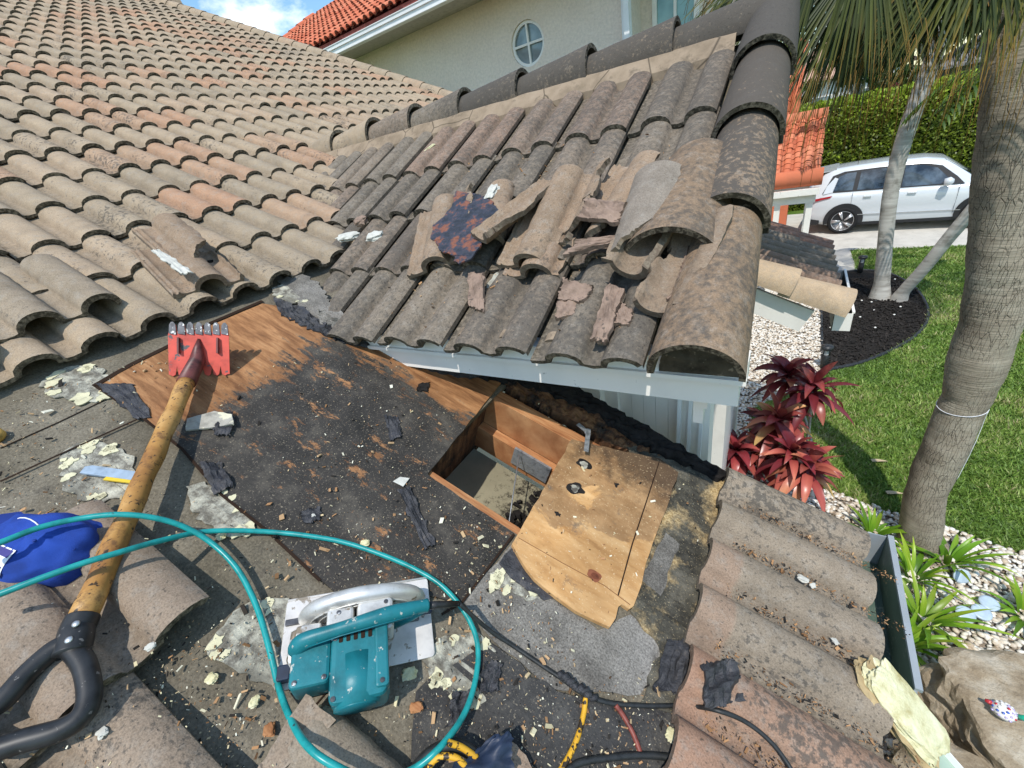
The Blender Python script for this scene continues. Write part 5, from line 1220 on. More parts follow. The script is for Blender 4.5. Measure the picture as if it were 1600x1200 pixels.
# ------------------------------------------------------------------ garden
simple('concrete', (0.50, 0.475, 0.42), 0.9, 0.2, var=0.12, scale=3, bump=0.2, specks=((0.38, 0.36, 0.32), 12, 0.62))
simple('mulch', (0.022, 0.020, 0.018), 0.95, 0.1, var=0.6, scale=40, bump=0.9, bscale=60)
simple('mulch_chip', (0.028, 0.024, 0.021), 0.9, 0.2, var=0.6, scale=9)
m = NT('lawn', 0.95, 0.1)
k = m.ramp(m.noise(1.2, 5, 0.65), [(0.3, (0.045, 0.095, 0.014)), (0.5, (0.08, 0.155, 0.022)), (0.66, (0.15, 0.19, 0.045)), (0.8, (0.24, 0.22, 0.09))])
k = m.mix(1.0, k, m.ramp(m.noise(40, 4, 0.7), [(0.3, 0.45), (0.7, 1.45)]), 'MULTIPLY'); m.bump(m.noise(60, 3, 0.7), 0.8, 0.03); MAT['lawn'] = m.out(k)
m = NT('gravel_bed', 0.9, 0.2); v = m.vor(45, 'Color')
q = m.t.nodes.new('ShaderNodeSeparateColor'); m.t.links.new(v, q.inputs[0])
k = m.ramp(q.outputs[0], [(0, (0.30, 0.25, 0.19)), (0.4, (0.48, 0.42, 0.34)), (0.8, (0.60, 0.56, 0.49)), (1, (0.68, 0.66, 0.62))])
k = m.mix(m.ramp(m.vor(45), [(0.25, 0.0), (0.6, 0.9)]), k, (0.22, 0.17, 0.12)); m.bump(m.vor(45), 1.0, 0.02); MAT['gravel_bed'] = m.out(k)
m = NT('pebble', 0.7, 0.3); t, e, r2 = m.attr()
k = m.ramp(t, [(0, (0.42, 0.32, 0.22)), (0.2, (0.60, 0.51, 0.40)), (0.6, (0.72, 0.66, 0.56)), (1, (0.80, 0.78, 0.73))])
MAT['pebble'] = m.out(m.mix(1.0, k, m.ramp(m.noise(60, 3, 0.6), [(0.3, 0.8), (0.7, 1.1)]), 'MULTIPLY'))
def leafmat(name, stops, rough=0.5, trans=0.25):
    m = NT(name, rough, 0.35); t, e, r2 = m.attr()
    k = m.ramp(t, stops)
    k = m.mix(1.0, k, m.ramp(r2, [(0, 0.7), (1, 1.25)]), 'MULTIPLY')
    tr = m.t.nodes.new('ShaderNodeBsdfTranslucent'); ms = m.t.nodes.new('ShaderNodeMixShader'); ms.inputs[0].default_value = trans
    m.t.links.new(k, m.b.inputs['Base Color']); m.t.links.new(k, tr.inputs[0])
    out = m.t.nodes['Material Output']; m.t.links.new(m.b.outputs[0], ms.inputs[1]); m.t.links.new(tr.outputs[0], ms.inputs[2]); m.t.links.new(ms.outputs[0], out.inputs[0])
    MAT[name] = m.m
leafmat('grass_blade', [(0, (0.10, 0.18, 0.03)), (0.35, (0.17, 0.29, 0.045)), (0.65, (0.27, 0.38, 0.08)), (0.85, (0.38, 0.42, 0.14)), (1, (0.50, 0.44, 0.24))])
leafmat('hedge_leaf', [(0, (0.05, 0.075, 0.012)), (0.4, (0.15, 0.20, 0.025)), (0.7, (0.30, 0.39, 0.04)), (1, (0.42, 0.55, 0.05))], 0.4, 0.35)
leafmat('fan_leaf', [(0, (0.010, 0.016, 0.006)), (0.4, (0.030, 0.046, 0.009)), (0.65, (0.09, 0.10, 0.015)), (0.82, (0.20, 0.13, 0.02)), (1, (0.30, 0.15, 0.03))], 0.55, 0.16)
leafmat('red_leaf', [(0, (0.09, 0.012, 0.02)), (0.35, (0.24, 0.035, 0.04)), (0.6, (0.46, 0.12, 0.085)), (0.82, (0.64, 0.29, 0.15)), (1, (0.75, 0.50, 0.18))], 0.3, 0.2)
leafmat('lime_leaf', [(0, (0.05, 0.14, 0.015)), (0.6, (0.15, 0.31, 0.02)), (1, (0.34, 0.44, 0.04))], 0.35, 0.3)
leafmat('tree_leaf', [(0, (0.02, 0.045, 0.01)), (0.6, (0.06, 0.12, 0.02)), (1, (0.20, 0.27, 0.03))], 0.5)
m = NT('palm_bark', 0.95, 0.1); x = m.xyz()
cv = m.mapv((52, 52, 8)); rg = m.mapv((4, 4, 90))
crk = m.vor(1.0, 'Distance', 'DISTANCE_TO_EDGE', cv)
k = m.ramp(m.noise(3.0, 6, 0.65), [(0.3, (0.22, 0.18, 0.135)), (0.5, (0.32, 0.275, 0.21)), (0.7, (0.42, 0.38, 0.30))])
rn = m.noise(1.0, 4, 0.6, rg, 0.6)
k = m.mix(1.0, k, m.ramp(rn, [(0.35, 0.82), (0.5, 1.0), (0.65, 1.07)]), 'MULTIPLY')
ck = m.math('MULTIPLY', m.ramp(crk, [(0.0, 0.6), (0.05, 0.0)]), m.ramp(m.noise(2.2, 4, 0.6), [(0.36, 0.0), (0.52, 1.0)]))
k = m.mix(ck, k, (0.06, 0.05, 0.04))
b = m.bump(rn, 0.6, 0.012); inv = m.math('SUBTRACT', 1.0, ck); m.bump(inv, 0.7, 0.012, b); MAT['palm_bark'] = m.out(k)
m = NT('grey_bark', 0.9, 0.1); rg = m.mapv((2, 2, 16))
k = m.ramp(m.noise(1.0, 5, 0.6, rg), [(0.3, (0.30, 0.28, 0.245)), (0.55, (0.44, 0.415, 0.37)), (0.75, (0.58, 0.56, 0.51))])
k = m.mix(m.ramp(m.noise(5, 5, 0.7), [(0.52, 0.0), (0.68, 0.6)]), k, (0.13, 0.12, 0.10)); MAT['grey_bark'] = m.out(k)
m = NT('boulder', 0.9, 0.15)
k = m.ramp(m.noise(4, 8, 0.7), [(0.3, (0.17, 0.125, 0.075)), (0.48, (0.36, 0.29, 0.20)), (0.62, (0.50, 0.44, 0.34)), (0.75, (0.60, 0.56, 0.48))])
b = m.bump(m.noise(9, 8, 0.7), 0.8, 0.04); m.bump(m.noise(60, 4, 0.7), 0.5, 0.01, b); MAT['boulder'] = m.out(k)

def ground_poly(name, pts, z, mat, kind='structure'):
    mb = MB(); pts = [Vector((p[0], p[1], z)) for p in pts]; tri = tessellate_polygon([pts]); fs = []
    for t in tri:
        a = (pts[t[1]]-pts[t[0]]).cross(pts[t[2]]-pts[t[0]]); fs.append(tuple(t) if a.z > 0 else tuple(t[::-1]))
    mb.add(pts, fs); o = mb.build(name, mat); o['kind'] = kind; return o
ground_poly('ground', [(-400, -400), (400, -400), (400, 400), (-400, 400)], 0.0, 'lawn')
DRV = [(-3, 13.95), (14, 13.3), (14, 18.4), (-3, 18.8)]
ground_poly('driveway', DRV, 0.012, 'concrete')
ground_poly('path', [(-2, 11.2), (1.45, 11.3), (1.40, 13.93), (-2, 13.94)], 0.008, 'concrete')
def inpoly(x, y, P):
    c = False; n = len(P)
    for i in range(n):
        x0, y0 = P[i][0], P[i][1]; x1, y1 = P[(i+1) % n][0], P[(i+1) % n][1]
        if (y0 > y) != (y1 > y) and x < (x1-x0)*(y-y0)/(y1-y0)+x0: c = not c
    return c
def gpts(px): return [tuple(GP(x, y))[:2] for x, y in px]
GRV = gpts([(1283, 432), (1283, 500), (1286, 588), (1240, 612), (1178, 640), (1165, 690), (1200, 735), (1290, 768), (1380, 798), (1480, 828), (1600, 868)])+[(3.4, 4.3), (3.4, 0.6), (0.2, 0.6), (0.16, 4.0), (-0.75, 4.3), (-0.75, 11.2), (0.2, 11.2)]
ground_poly('gravel', GRV, 0.004, 'gravel_bed')
MUL = gpts([(1283, 505), (1284, 450), (1300, 432), (1340, 424), (1385, 428), (1425, 448), (1447, 478), (1447, 505), (1425, 530), (1390, 550), (1345, 568), (1300, 578), (1286, 578)])
ms_ = smooth_path([Vector((p[0], p[1], 0)) for p in MUL], 5, True); MUL = [(p.x, p.y) for p in ms_]
ground_poly('mulch_bed', MUL, 0.016, 'mulch')
mb = MB(); mb.tube([Vector((p[0], p[1], 0.02)) for p in MUL]+[Vector((MUL[0][0], MUL[0][1], 0.02))], 0.03, 6); tag(mb.build('bed_edging', 'black_rubber'), 'black plastic edging curving round the mulch bed', 'edging')
mb = MB()
for i in range(5200):
    x, y = random.uniform(0.3, 2.6), random.uniform(6.8, 11.5)
    if not inpoly(x, y, MUL): continue
    s = random.uniform(0.012, 0.04); M = Matrix.Translation((x, y, 0.022+random.random()*0.02))@Matrix.Rotation(random.random()*6.28, 4, 'Z')@Matrix.Rotation(random.gauss(0, .5), 4, 'Y')
    mb.box((-s, -s*0.28, -0.004), (s, s*0.28, 0.004), M)
o = mb.build('mulch_chips', 'mulch_chip', kind='stuff'); tag(o, 'black wood mulch round the two thin palm trunks', 'mulch')
mb = MB()
for i in range(46):
    x, y = random.uniform(0.3, 2.6), random.uniform(6.8, 11.5)
    if inpoly(x, y, MUL): M = Matrix.Translation((x, y, 0.045)); mb.lathe([(0.001, -0.015), (0.018, -0.006), (0.018, 0.006), (0.001, 0.014)], M, 6, c=(0.9, 0, 0))
tag(mb.build('stray_pebbles', 'pebble', kind='stuff'), 'stray white pebbles on the black mulch', 'pebbles')

def mass(name, V, F, C, mat, smooth=False, **tags):
    me = bpy.data.meshes.new(name); k = F.shape[1]
    me.vertices.add(len(V)); me.vertices.foreach_set('co', V.astype(np.float32).ravel())
    me.loops.add(F.size); me.loops.foreach_set('vertex_index', F.astype(np.int32).ravel())
    me.polygons.add(len(F)); me.polygons.foreach_set('loop_start', np.arange(0, F.size, k, dtype=np.int32))
    try: me.polygons.foreach_set('loop_total', np.full(len(F), k, np.int32))
    except Exception: pass
    if smooth: me.polygons.foreach_set('use_smooth', np.ones(len(F), bool))
    me.update(calc_edges=True); me.validate()
    at = me.color_attributes.new('col', 'FLOAT_COLOR', 'POINT'); cc = np.ones((len(V), 4), np.float32); cc[:, :3] = C; at.data.foreach_set('color', cc.ravel())
    me.materials.append(MAT[mat]); o = bpy.data.objects.new(name, me); col.objects.link(o)
    for a, b in tags.items():
        if a == 'parent': o.parent = b; o.matrix_parent_inverse = Matrix.Translation(b.location).inverted()
        else: o[a] = b
    return o
rng = np.random.default_rng(5)
# grass
N = 260000
u = rng.random(N); Y = 2.9+11.2*u**1.35; X = rng.uniform(-0.3, 1, N)*0+rng.uniform(-0.2, 0.35+Y*0.43)
keep = np.ones(N, bool)
def np_in(X, Y, P):
    c = np.zeros(len(X), bool); n = len(P)
    for i in range(n):
        x0, y0, x1, y1 = P[i][0], P[i][1], P[(i+1) % n][0], P[(i+1) % n][1]
        if y0 == y1: continue
        t = ((y0 > Y) != (y1 > Y)) & (X < (x1-x0)*(Y-y0)/(y1-y0)+x0); c ^= t
    return c
keep &= ~np_in(X, Y, GRV) & ~np_in(X, Y, MUL) & ~((Y > 11.2) & (X < 1.42)) & (Y < 13.9-0.04*X) & (X > -0.2)
X, Y = X[keep], Y[keep]; N = len(X)
lowf = np.array([mnoise.noise(Vector((x*0.9, y*0.9, 0)))+0.6*mnoise.noise(Vector((x*3.1, y*3.1, 4))) for x, y in zip(X, Y)])+np.array([0.45*mnoise.noise(Vector((x*9, y*9, 7))) for x, y in zip(X, Y)])
hgt = rng.uniform(0.02, 0.065, N)*(1+0.5*lowf); w = rng.uniform(0.004, 0.009, N)*(1+Y*0.10); a = rng.uniform(0, 6.283, N); ln = rng.uniform(0.02, 0.075, N); la = rng.uniform(0, 6.283, N)
V = np.zeros((N, 3, 3)); V[:, 0] = np.c_[X-w*np.cos(a), Y-w*np.sin(a), np.zeros(N)]; V[:, 1] = np.c_[X+w*np.cos(a), Y+w*np.sin(a), np.zeros(N)]
V[:, 2] = np.c_[X+ln*np.cos(la), Y+ln*np.sin(la), hgt]
C = np.zeros((N, 3, 3)); C[:, :, 0] = np.clip(0.42+0.60*lowf+0.0*X+rng.normal(0, 0.24, N), 0, 1)[:, None]; C[:, :, 2] = rng.random(N)[:, None]
mass('grass', V.reshape(-1, 3), np.arange(N*3).reshape(-1, 3), C.reshape(-1, 3), 'grass_blade', kind='stuff', label='mown green lawn with straw coloured patches', category='grass')
# pebbles
bm = bmesh.new(); bmesh.ops.create_icosphere(bm, subdivisions=1, radius=1.0); IV = np.array([v.co[:] for v in bm.verts]); IF = np.array([[v.index for v in f.verts] for f in bm.faces]); bm.free()
def pebbles(N, xr, yr, P, s0, s1):
    X = rng.uniform(*xr, N); Y = rng.uniform(*yr, N); k = np_in(X, Y, P); X, Y = X[k], Y[k]; N = len(X)
    s = rng.uniform(s0, s1, N); ax = np.c_[s, s*rng.uniform(0.55, 0.95, N), s*rng.uniform(0.35, 0.6, N)]
    V = IV[None]*ax[:, None, :]*(1+rng.normal(0, 0.06, (N, len(IV), 1))); q = rng.uniform(0, 6.28, N); c_, s_ = np.cos(q)[:, None], np.sin(q)[:, None]
    V = np.stack([V[..., 0]*c_-V[..., 1]*s_, V[..., 0]*s_+V[..., 1]*c_, V[..., 2]+0.25*V[..., 0]*rng.normal(0, 1, (N, 1))], -1)
    V += np.stack([X, Y, 0.012+s*0.3+rng.random(N)*0.014], -1)[:, None]
    F = (IF[None]+np.arange(N)[:, None, None]*len(IV)).reshape(-1, 3); C = np.zeros((N, len(IV), 3)); C[..., 0] = rng.random(N)[:, None]
    return V.reshape(-1, 3), F, C.reshape(-1, 3)
A = pebbles(15000, (0.15, 3.0), (1.0, 4.7), GRV, 0.014, 0.034); B = pebbles(14000, (-0.75, 0.9), (4.3, 11.2), GRV, 0.015, 0.032)
mass('pebbles', np.r_[A[0], B[0]], np.r_[A[1], B[1]+len(A[0])], np.r_[A[2], B[2]], 'pebble', smooth=True, kind='stuff', label='cream and white landscape pebbles beside the house', category='gravel')

# leaf strips ---------------------------------------------------------
def blade(mb, base, d, up, L, W, droop=0.4, fold=0.25, n=7, t0=0.2, t1=0.6, shape=0.5, r2=None, twist=0.0):
    d = d.normalized(); vs = []; cs = []; p = base.copy(); r2 = random.random() if r2 is None else r2
    side = d.cross(up); side = side.normalized() if side.length > 1e-4 else d.orthogonal().normalized()
    for i in range(n+1):
        t = i/n; wd = W*(math.sin(math.pi*min(1, 0.10+0.90*t)**shape))**0.9*0.5 if i < n else 0.0005
        nn = side.cross(d).normalized(); c = t0+(t1-t0)*t
        vs += [p-side*wd+nn*wd*fold, p.copy(), p+side*wd+nn*wd*fold]; cs += [(c, 0, r2), (min(1, c+0.08), 0, r2), (c, 0, r2)]
        p = p+d*(L/n); d = (d+Vector((0, 0, -1))*droop/n).normalized(); side = (side+nn*twist/n).normalized()
    mb.add(vs, [(3*i+j, 3*i+j+1, 3*i+j+4, 3*i+j+3) for i in range(n) for j in (0, 1)], cs, True)
# red dracaenas: one clump of canes each with its rosette
heads = [(1232, 590, 4.75), (1268, 612, 4.55), (1218, 660, 4.35), (1150, 708, 4.15), (1238, 712, 4.0), (1190, 715, 4.25), (1262, 735, 3.9), (1205, 668, 4.7)]
cl = [('tall', 'topmost of the clump, against the white pebbles'), ('dark red', 'at the right, behind the topmost head'), ('orange streaked', 'in the middle of the clump'), ('dark', 'leftmost, reaching over the roof edge'),
      ('large spreading', 'lowest front head of the clump'), ('slim', 'between the leftmost and the lowest front head'), ('yellow tipped', 'lowest right, over the eave tile'), ('half hidden', 'behind the middle head')]
for i, (px, py, yy) in enumerate(heads):
    h = AX(px, py, 1, yy); b0 = Vector((0.28+random.gauss(0, 0.14), yy+0.12+random.gauss(0, 0.08), 0))
    t = thing('dracaena', '%s red cordyline rosette on a thin cane, %s' % cl[i], 'plant', b0, 'red cordylines beside the roof edge')
    mb = MB(); mb.tube(smooth_path([b0, b0.lerp(h, 0.5)+Vector((0.03, 0.02, 0)), h], 6), 0.014, 8, c=(0.2, 0, 0.3)); mb.build('stem', 'grey_bark', t)
    mb = MB(); n = 30
    for k in range(n):
        q = k*2.399+random.random()*0.3; el = R(74)-R(88)*(k/n)+random.gauss(0, 0.08); L = random.uniform(0.30, 0.48)*(0.75+0.35*k/n)
        d = Vector((math.cos(q)*math.cos(el), math.sin(q)*math.cos(el), math.sin(el)))
        v = random.random()**1.6; hot = 0.25 if i in (2, 6) else 0.0
        blade(mb, h+Vector((0, 0, 0.05-0.13*k/n)), d, Vector((0, 0, 1)), L, random.uniform(0.07, 0.115), droop=random.uniform(0.8, 2.2), fold=0.3, twist=random.gauss(0, 0.5), t0=0.0+0.30*v+hot, t1=0.15+0.7*v+hot, shape=0.9)
    mb.build('leaves', 'red_leaf', t)
# spider lilies by the trunk and the gutter
sp = [(1362, 838, 0.26, 'small green strap leaved plant left of the palm base'), (1480, 882, 0.32, 'yellow green strap leaved plant right of the palm base, above the pebbles'), (1425, 905, 0.30, 'green strap leaved plant between the palm base and the gutter'),
      (1440, 975, 0.34, 'green strap leaved plant hanging over the boulder by the gutter'), (1410, 1010, 0.30, 'short green strap leaved plant half hidden behind the gutter'), (1600, 965, 0.26, 'green strap leaved plant cut by the right edge of the photo')]
for i, (px, py, L0, lab) in enumerate(sp):
    b0 = GP(px, py); t = thing('lily_plant', lab, 'plant', b0, 'strap leaved plants round the palm'); mb = MB()
    for k in range(22):
        q = k*2.399; el = R(random.uniform(35, 78)); L = L0*random.uniform(0.8, 1.5); v = random.random()
        blade(mb, b0+Vector((0.04*math.cos(q), 0.04*math.sin(q), 0.01)), Vector((math.cos(q)*math.cos(el), math.sin(q)*math.cos(el), math.sin(el))), Vector((0, 0, 1)), L, random.uniform(0.028, 0.048), droop=random.uniform(0.8, 1.9), twist=random.gauss(0, .4), fold=0.3, t0=0.1+0.5*v, t1=0.5+0.5*v, shape=0.8)
    mb.build('leaves', 'lime_leaf', t)

# big palm -------------------------------------------------------------
prof_ = [(1430, 872, 96), (1436, 848, 76), (1447, 770, 70), (1481, 690, 76), (1500, 640, 77), (1511, 620, 79), (1519, 592, 91), (1528, 560, 99), (1548, 500, 100), (1557, 450, 102), (1563, 400, 104), (1571, 300, 108), (1581, 200, 110), (1594, 90, 112), (1606, -30, 114), (1618, -150, 118), (1626, -240, 120)]
P, rr = [], []
for px, py, w_ in prof_:
    p = AX(px, py, 1, 3.9); dep = float((RM.T@(np.array(p)-CO))[2]); P.append(p); rr.append(w_*dep/FPX/2*0.70)
pb = Vector((P[0].x, P[0].y, 0)); palm = thing('palm_tree', 'large palm with a thick cracked grey brown trunk and hanging fan leaves', 'palm tree', pb)
P[0].z = -0.05
PP = smooth_path(P, 20); RRp = []
for i in range(len(P)-1):
    for k in range(20): RRp.append(rr[i]+(rr[i+1]-rr[i])*k/20)
RRp.append(rr[-1]); RRp = [r*(1+0.004*math.sin(i*0.9)+0.004*math.sin(i*2.3)) for i, r in enumerate(RRp)]
mb = MB(); mb.tube(PP, RRp, 48); 
mb.v = [tuple(Vector(v)+Vector((mnoise.noise(Vector(v)*Vector((9, 9, 3)).length*0.5), mnoise.noise(Vector(v)*4+Vector((5, 5, 5))), 0))*0.010+Vector((v[0]-1.2, v[1]-3.9, 0))*0.012*mnoise.noise(Vector((0, 0, v[2]*22)))) for v in mb.v]
mb.build('trunk', 'palm_bark', palm)
mb = MB(); top = PP[-1]
ring = lambda z, r_, off=0.006: [Vector((0, 0, 0))]
def at_z(z):
    for a_, b_2, ra, rb2 in zip(PP[:-1], PP[1:], RRp[:-1], RRp[1:]):
        if a_.z <= z <= b_2.z: f = (z-a_.z)/(b_2.z-a_.z); return a_.lerp(b_2, f), ra+(rb2-ra)*f
    return PP[-1], RRp[-1]
z0 = AX(1503, 634, 1, 3.9).z; pts = []
for k in range(37):
    q = 2*math.pi*k/36; c, r_ = at_z(z0+0.02*math.sin(q+1)); pts.append(c+Vector((math.cos(q)*(r_+0.004), math.sin(q)*(r_+0.004), 0)))
mb.tube(pts, 0.0025, 5); c, r_ = at_z(z0)
dirc = Vector((math.cos(R(-72)), math.sin(R(-72)), 0)); dn = []
for k in range(26):
    z = z0-0.026*k; c, r_ = at_z(z); q = R(-22-0.6*k+3*math.sin(k*0.35)); dn.append(c+Vector((math.cos(q), math.sin(q), 0))*(r_+0.006))
mb.tube(dn, 0.0022, 5)
lp = [dn[3]+Vector((0.012*math.sin(a/8*6.28)-0.02, -0.004, 0.02*math.cos(a/8*6.28))) for a in range(9)]; mb.tube(lp, 0.002, 5)
tag(mb.build('string', 'cap_white'), 'thin white string tied round the large palm trunk, its end hanging down', 'string')
def fan(hub, d, nrm, L, spread, n=38, W=0.030, droop=0.7, t0=0.1, t1=0.7, petiole=None, parent=None):
    mb = MB(); d = d.normalized(); nrm = (nrm-d*nrm.dot(d)).normalized(); s_ = d.cross(nrm)
    for k in range(n):
        q = R(spread)*(2*(k+0.5)/n-1)+random.gauss(0, 0.02); dd = d*math.cos(q)+s_*math.sin(q)+nrm*0.12*math.cos(3*q)
        l = L*random.uniform(0.8, 1.05)*(1-0.12*abs(q)/R(spread)); v = random.random()
        blade(mb, hub.copy(), dd, nrm, l, W*random.uniform(0.8, 1.2), droop=droop*random.uniform(0.6, 1.5), fold=0.4, n=8, t0=t0+0.1*v, t1=min(1, t1*(0.6+0.6*v)), shape=0.75)
        if random.random() < 0.5: # split hanging threads
            e = hub+dd.normalized()*l*0.8+Vector((0, 0, -droop*l*0.22)); mb.tube([e, e+dd*0.06+Vector((0, 0, -0.06)), e+dd*0.09+Vector((0, 0, -0.2*random.random()-0.05))], 0.0014, 4, c=(0.9, 0, 0.4))
    if petiole is not None: mb.tube(smooth_path([petiole, petiole.lerp(hub, 0.5)+Vector((0, 0, 0.10)), hub], 5), [0.018]*11, 8, c=(0.5, 0, 0.5))
    mb.build('frond', 'fan_leaf', parent)
crown = top+Vector((0, 0, -0.05))
def pd(a, b, y0, y1): return AX(*b, 1, y1)-AX(*a, 1, y0)
fans = [((1372, -40), 3.35, (1335, 180), 3.25, 0.74, 62, 46, 0.0, 0.70), ((1390, -55), 3.45, (1180, 70), 3.2, 0.98, 50, 44, 0.2, 0.85), ((1410, -50), 3.55, (1400, 200), 3.5, 0.72, 44, 36, 0.0, 0.55),
        ((1330, -70), 3.6, (1225, 60), 3.6, 0.78, 55, 40, 0.0, 0.45), ((1570, -85), 3.35, (1470, 120), 3.2, 0.72, 50, 36, 0.35, 1.0), ((1650, -70), 3.4, (1600, 120), 3.3, 0.66, 55, 34, 0.45, 1.0),
        ((1480, -90), 3.8, (1440, 90), 3.9, 0.74, 60, 38, 0.0, 0.45), ((1300, -60), 3.2, (1110, 60), 3.1, 0.72, 44, 36, 0.2, 0.8), ((1430, -60), 4.2, (1330, 90), 4.2, 0.90, 60, 38, 0.0, 0.4),
        ((1350, -60), 3.9, (1300, 150), 3.9, 0.85, 70, 44, 0.0, 0.4), ((1400, -40), 4.0, (1370, 180), 4.0, 0.80, 60, 44, 0.0, 0.35), ((1240, -60), 3.9, (1150, 40), 3.9, 0.8, 60, 36, 0.1, 0.5),
        ((1345, -30), 3.1, (1370, 190), 3.05, 0.58, 30, 30, 0.3, 0.9), ((1500, -60), 3.3, (1500, 120), 3.2, 0.62, 50, 34, 0.2, 0.8)]
for (a_, ya_, b_2, yb_, L, sprd, n, t0, t1) in fans:
    hub = AX(*a_, 1, ya_); d = pd(a_, b_2, ya_, yb_); fan(hub+Vector((0, 0, 0.22)), d-Vector((0, 0, 0.22)), Vector((random.gauss(0, .3), -1, 0.35)), L*1.14, sprd*0.95, int(n*1.5), 0.0125, 0.55, t0*0.7, t1*0.82, crown, palm)

# thin pale palms in the mulch bed ------------------------------------
def thin_palm(path, radii, label, fr_top):
    b0 = path[0]; t = thing('palm_tree', label, 'palm tree', Vector((b0.x, b0.y, 0)))
    mb = MB(); sp_ = smooth_path(path, 7); r_ = []
    for i in range(len(radii)-1):
        for k in range(7): r_.append(radii[i]+(radii[i+1]-radii[i])*k/7)
    mb.tube(sp_, r_+[radii[-1]], 18); mb.build('trunk', 'grey_bark', t)
    for j in range(fr_top):
        q = j*2.4+0.4; mb = MB(); d = Vector((math.cos(q)*0.8, math.sin(q)*0.8, 0.75)).normalized(); p = path[-1].copy()
        for s_ in range(26):
            q2 = p+d*0.075; sd = d.cross(Vector((0, 0, 1))).normalized(); mb.tube([p, q2], 0.008, 5, c=(0.3, 0, 0.5))
            if s_ > 3:
                for g in (-1, 1): blade(mb, p.copy(), sd*g+d*0.7+Vector((0, 0, 0.1)), Vector((0, 0, 1)), 0.38*(1-abs(s_-14)/22), 0.035, droop=1.2, n=4, t0=0.3, t1=0.8, shape=0.8)
            p = q2; d = (d+Vector((0, 0, -0.085))).normalized()
        mb.build('frond', 'tree_leaf', t)
A_ = [AX(x, y, 1, 10.3) for x, y in ((1374, 468), (1378, 440), (1383, 380), (1392, 300), (1412, 220), (1436, 150), (1462, 80), (1478, 20))]; A_[0].z = -0.05
thin_palm(A_, [0.20, 0.125, 0.115, 0.115, 0.12, 0.12, 0.11, 0.10], 'slender pale palm standing almost upright in the black mulch', 9)
B_ = [AX(x, y, 1, yy) for x, y, yy in ((1402, 474, 10.2), (1412, 455, 10.15), (1445, 418, 10.0), (1482, 372, 9.9), (1520, 328, 9.8), (1575, 262, 9.7), (1630, 190, 9.6), (1680, 110, 9.5))]; B_[0].z = -0.05
thin_palm(B_, [0.17, 0.10, 0.095, 0.095, 0.10, 0.10, 0.10, 0.09], 'slender pale palm leaning strongly to the right from the same mulch bed', 8)

# path lights -----------------------------------------------------------
simple('lamp_glass', (0.45, 0.47, 0.48), 0.2, 0.6)
def path_light(px, lab, h, w):
    b0 = GP(*px); t = thing('path_light', lab, 'path light', b0, 'black path lights in the garden')
    mb = MB(); mb.lathe([(w*0.62, 0), (w*0.62, h*0.62), (w*0.5, h*0.64)], Matrix.Translation(b0), 12); mb.build('post', 'black_rubber', t)
    mb = MB(); mb.lathe([(w*0.55, h*0.64), (w*0.6, h*0.84)], Matrix.Translation(b0), 8, smooth=False); mb.build('lens', 'lamp_glass', t)
    mb = MB(); mb.lathe([(w*0.95, h*0.85), (w, h*0.88), (w*0.95, h*0.97), (w*0.3, h)], Matrix.Translation(b0), 12)
    for q in range(4): c = b0+Vector((math.cos(q*1.57+.78), math.sin(q*1.57+.78), 0))*w*0.62; mb.tube([c+Vector((0, 0, h*0.62)), c+Vector((0, 0, h*0.87))], w*0.10, 5)
    mb.build('cap', 'black_rubber', t)
path_light((1286, 577), 'thick black path light with glass head between the pebbles and the mulch', 0.42, 0.085)
path_light((1343, 427), 'black path light at the far end of the mulch bed beside the concrete', 0.40, 0.085)
path_light((1139, 700), 'slim black path light left of the cordylines beside the white porch post', 0.55, 0.045)
path_light((1500, 1052+90), 'low black path light hidden behind the boulder', 0.10, 0.03) if False else None
# solar disc lights, boulder and mosaic turtle
simple('disc_ring', (0.42, 0.52, 0.60), 0.35, 0.5); simple('disc_cell', (0.17, 0.20, 0.19), 0.4, 0.5, var=0.3, scale=60)
for i, (px, py, lab) in enumerate(((1502, 900, 'solar disc light standing on edge by the strap leaves, highest of the four'), (1545, 943, 'solar disc light lying on the pebbles, right one of the touching pair'), (1533, 957, 'solar disc light lying on the pebbles, left one of the touching pair'), (1508, 960, 'solar disc light half hidden behind the boulder top'))):
    c = GP(px, py, 0.08); t = thing('disc_light', lab, 'solar light', Vector((c.x, c.y, 0)), 'solar disc lights on the pebbles')
    M = Matrix.Translation(c)@Matrix.Rotation(R((60, 12, 14, 20)[i]), 4, Vector((1, 0.4, 0)).normalized())
    mb = MB(); mb.lathe([(0.056, 0), (0.062, 0.004), (0.060, 0.012), (0.044, 0.014)], M, 24); mb.build('ring', 'disc_ring', t)
    mb = MB(); mb.lathe([(0.001, 0.0125), (0.044, 0.0125), (0.044, 0.0135), (0.001, 0.0137)], M, 24); mb.build('cell', 'disc_cell', t)
bc = GP(1560, 1095, 0.30)
M = Matrix.Translation((bc.x+0.10, bc.y-0.02, 0.20))@Matrix.Rotation(R(25), 4, 'Z')
tag(chunk('boulder', M, (0.42, 0.36, 0.30), 'boulder', 3, sub=5, rough=0.30, freq=1.3), 'large tan boulder on the pebbles below the eave', 'boulder')
M = Matrix.Translation(GP(1500, 1260, 0.2))@Matrix.Rotation(R(-15), 4, 'Z')
tag(chunk('boulder', M, (0.30, 0.26, 0.20), 'boulder', 8, sub=4, rough=0.3, freq=1.3), 'second boulder at the bottom right corner, mostly out of the photo', 'boulder')
for nm, c in (('bead_white', (0.75, 0.74, 0.72)), ('bead_blue', (0.05, 0.12, 0.45)), ('bead_lilac', (0.45, 0.38, 0.62)), ('bead_green', (0.02, 0.35, 0.22)), ('bead_red', (0.5, 0.04, 0.05))): simple(nm, c, 0.15, 0.6)
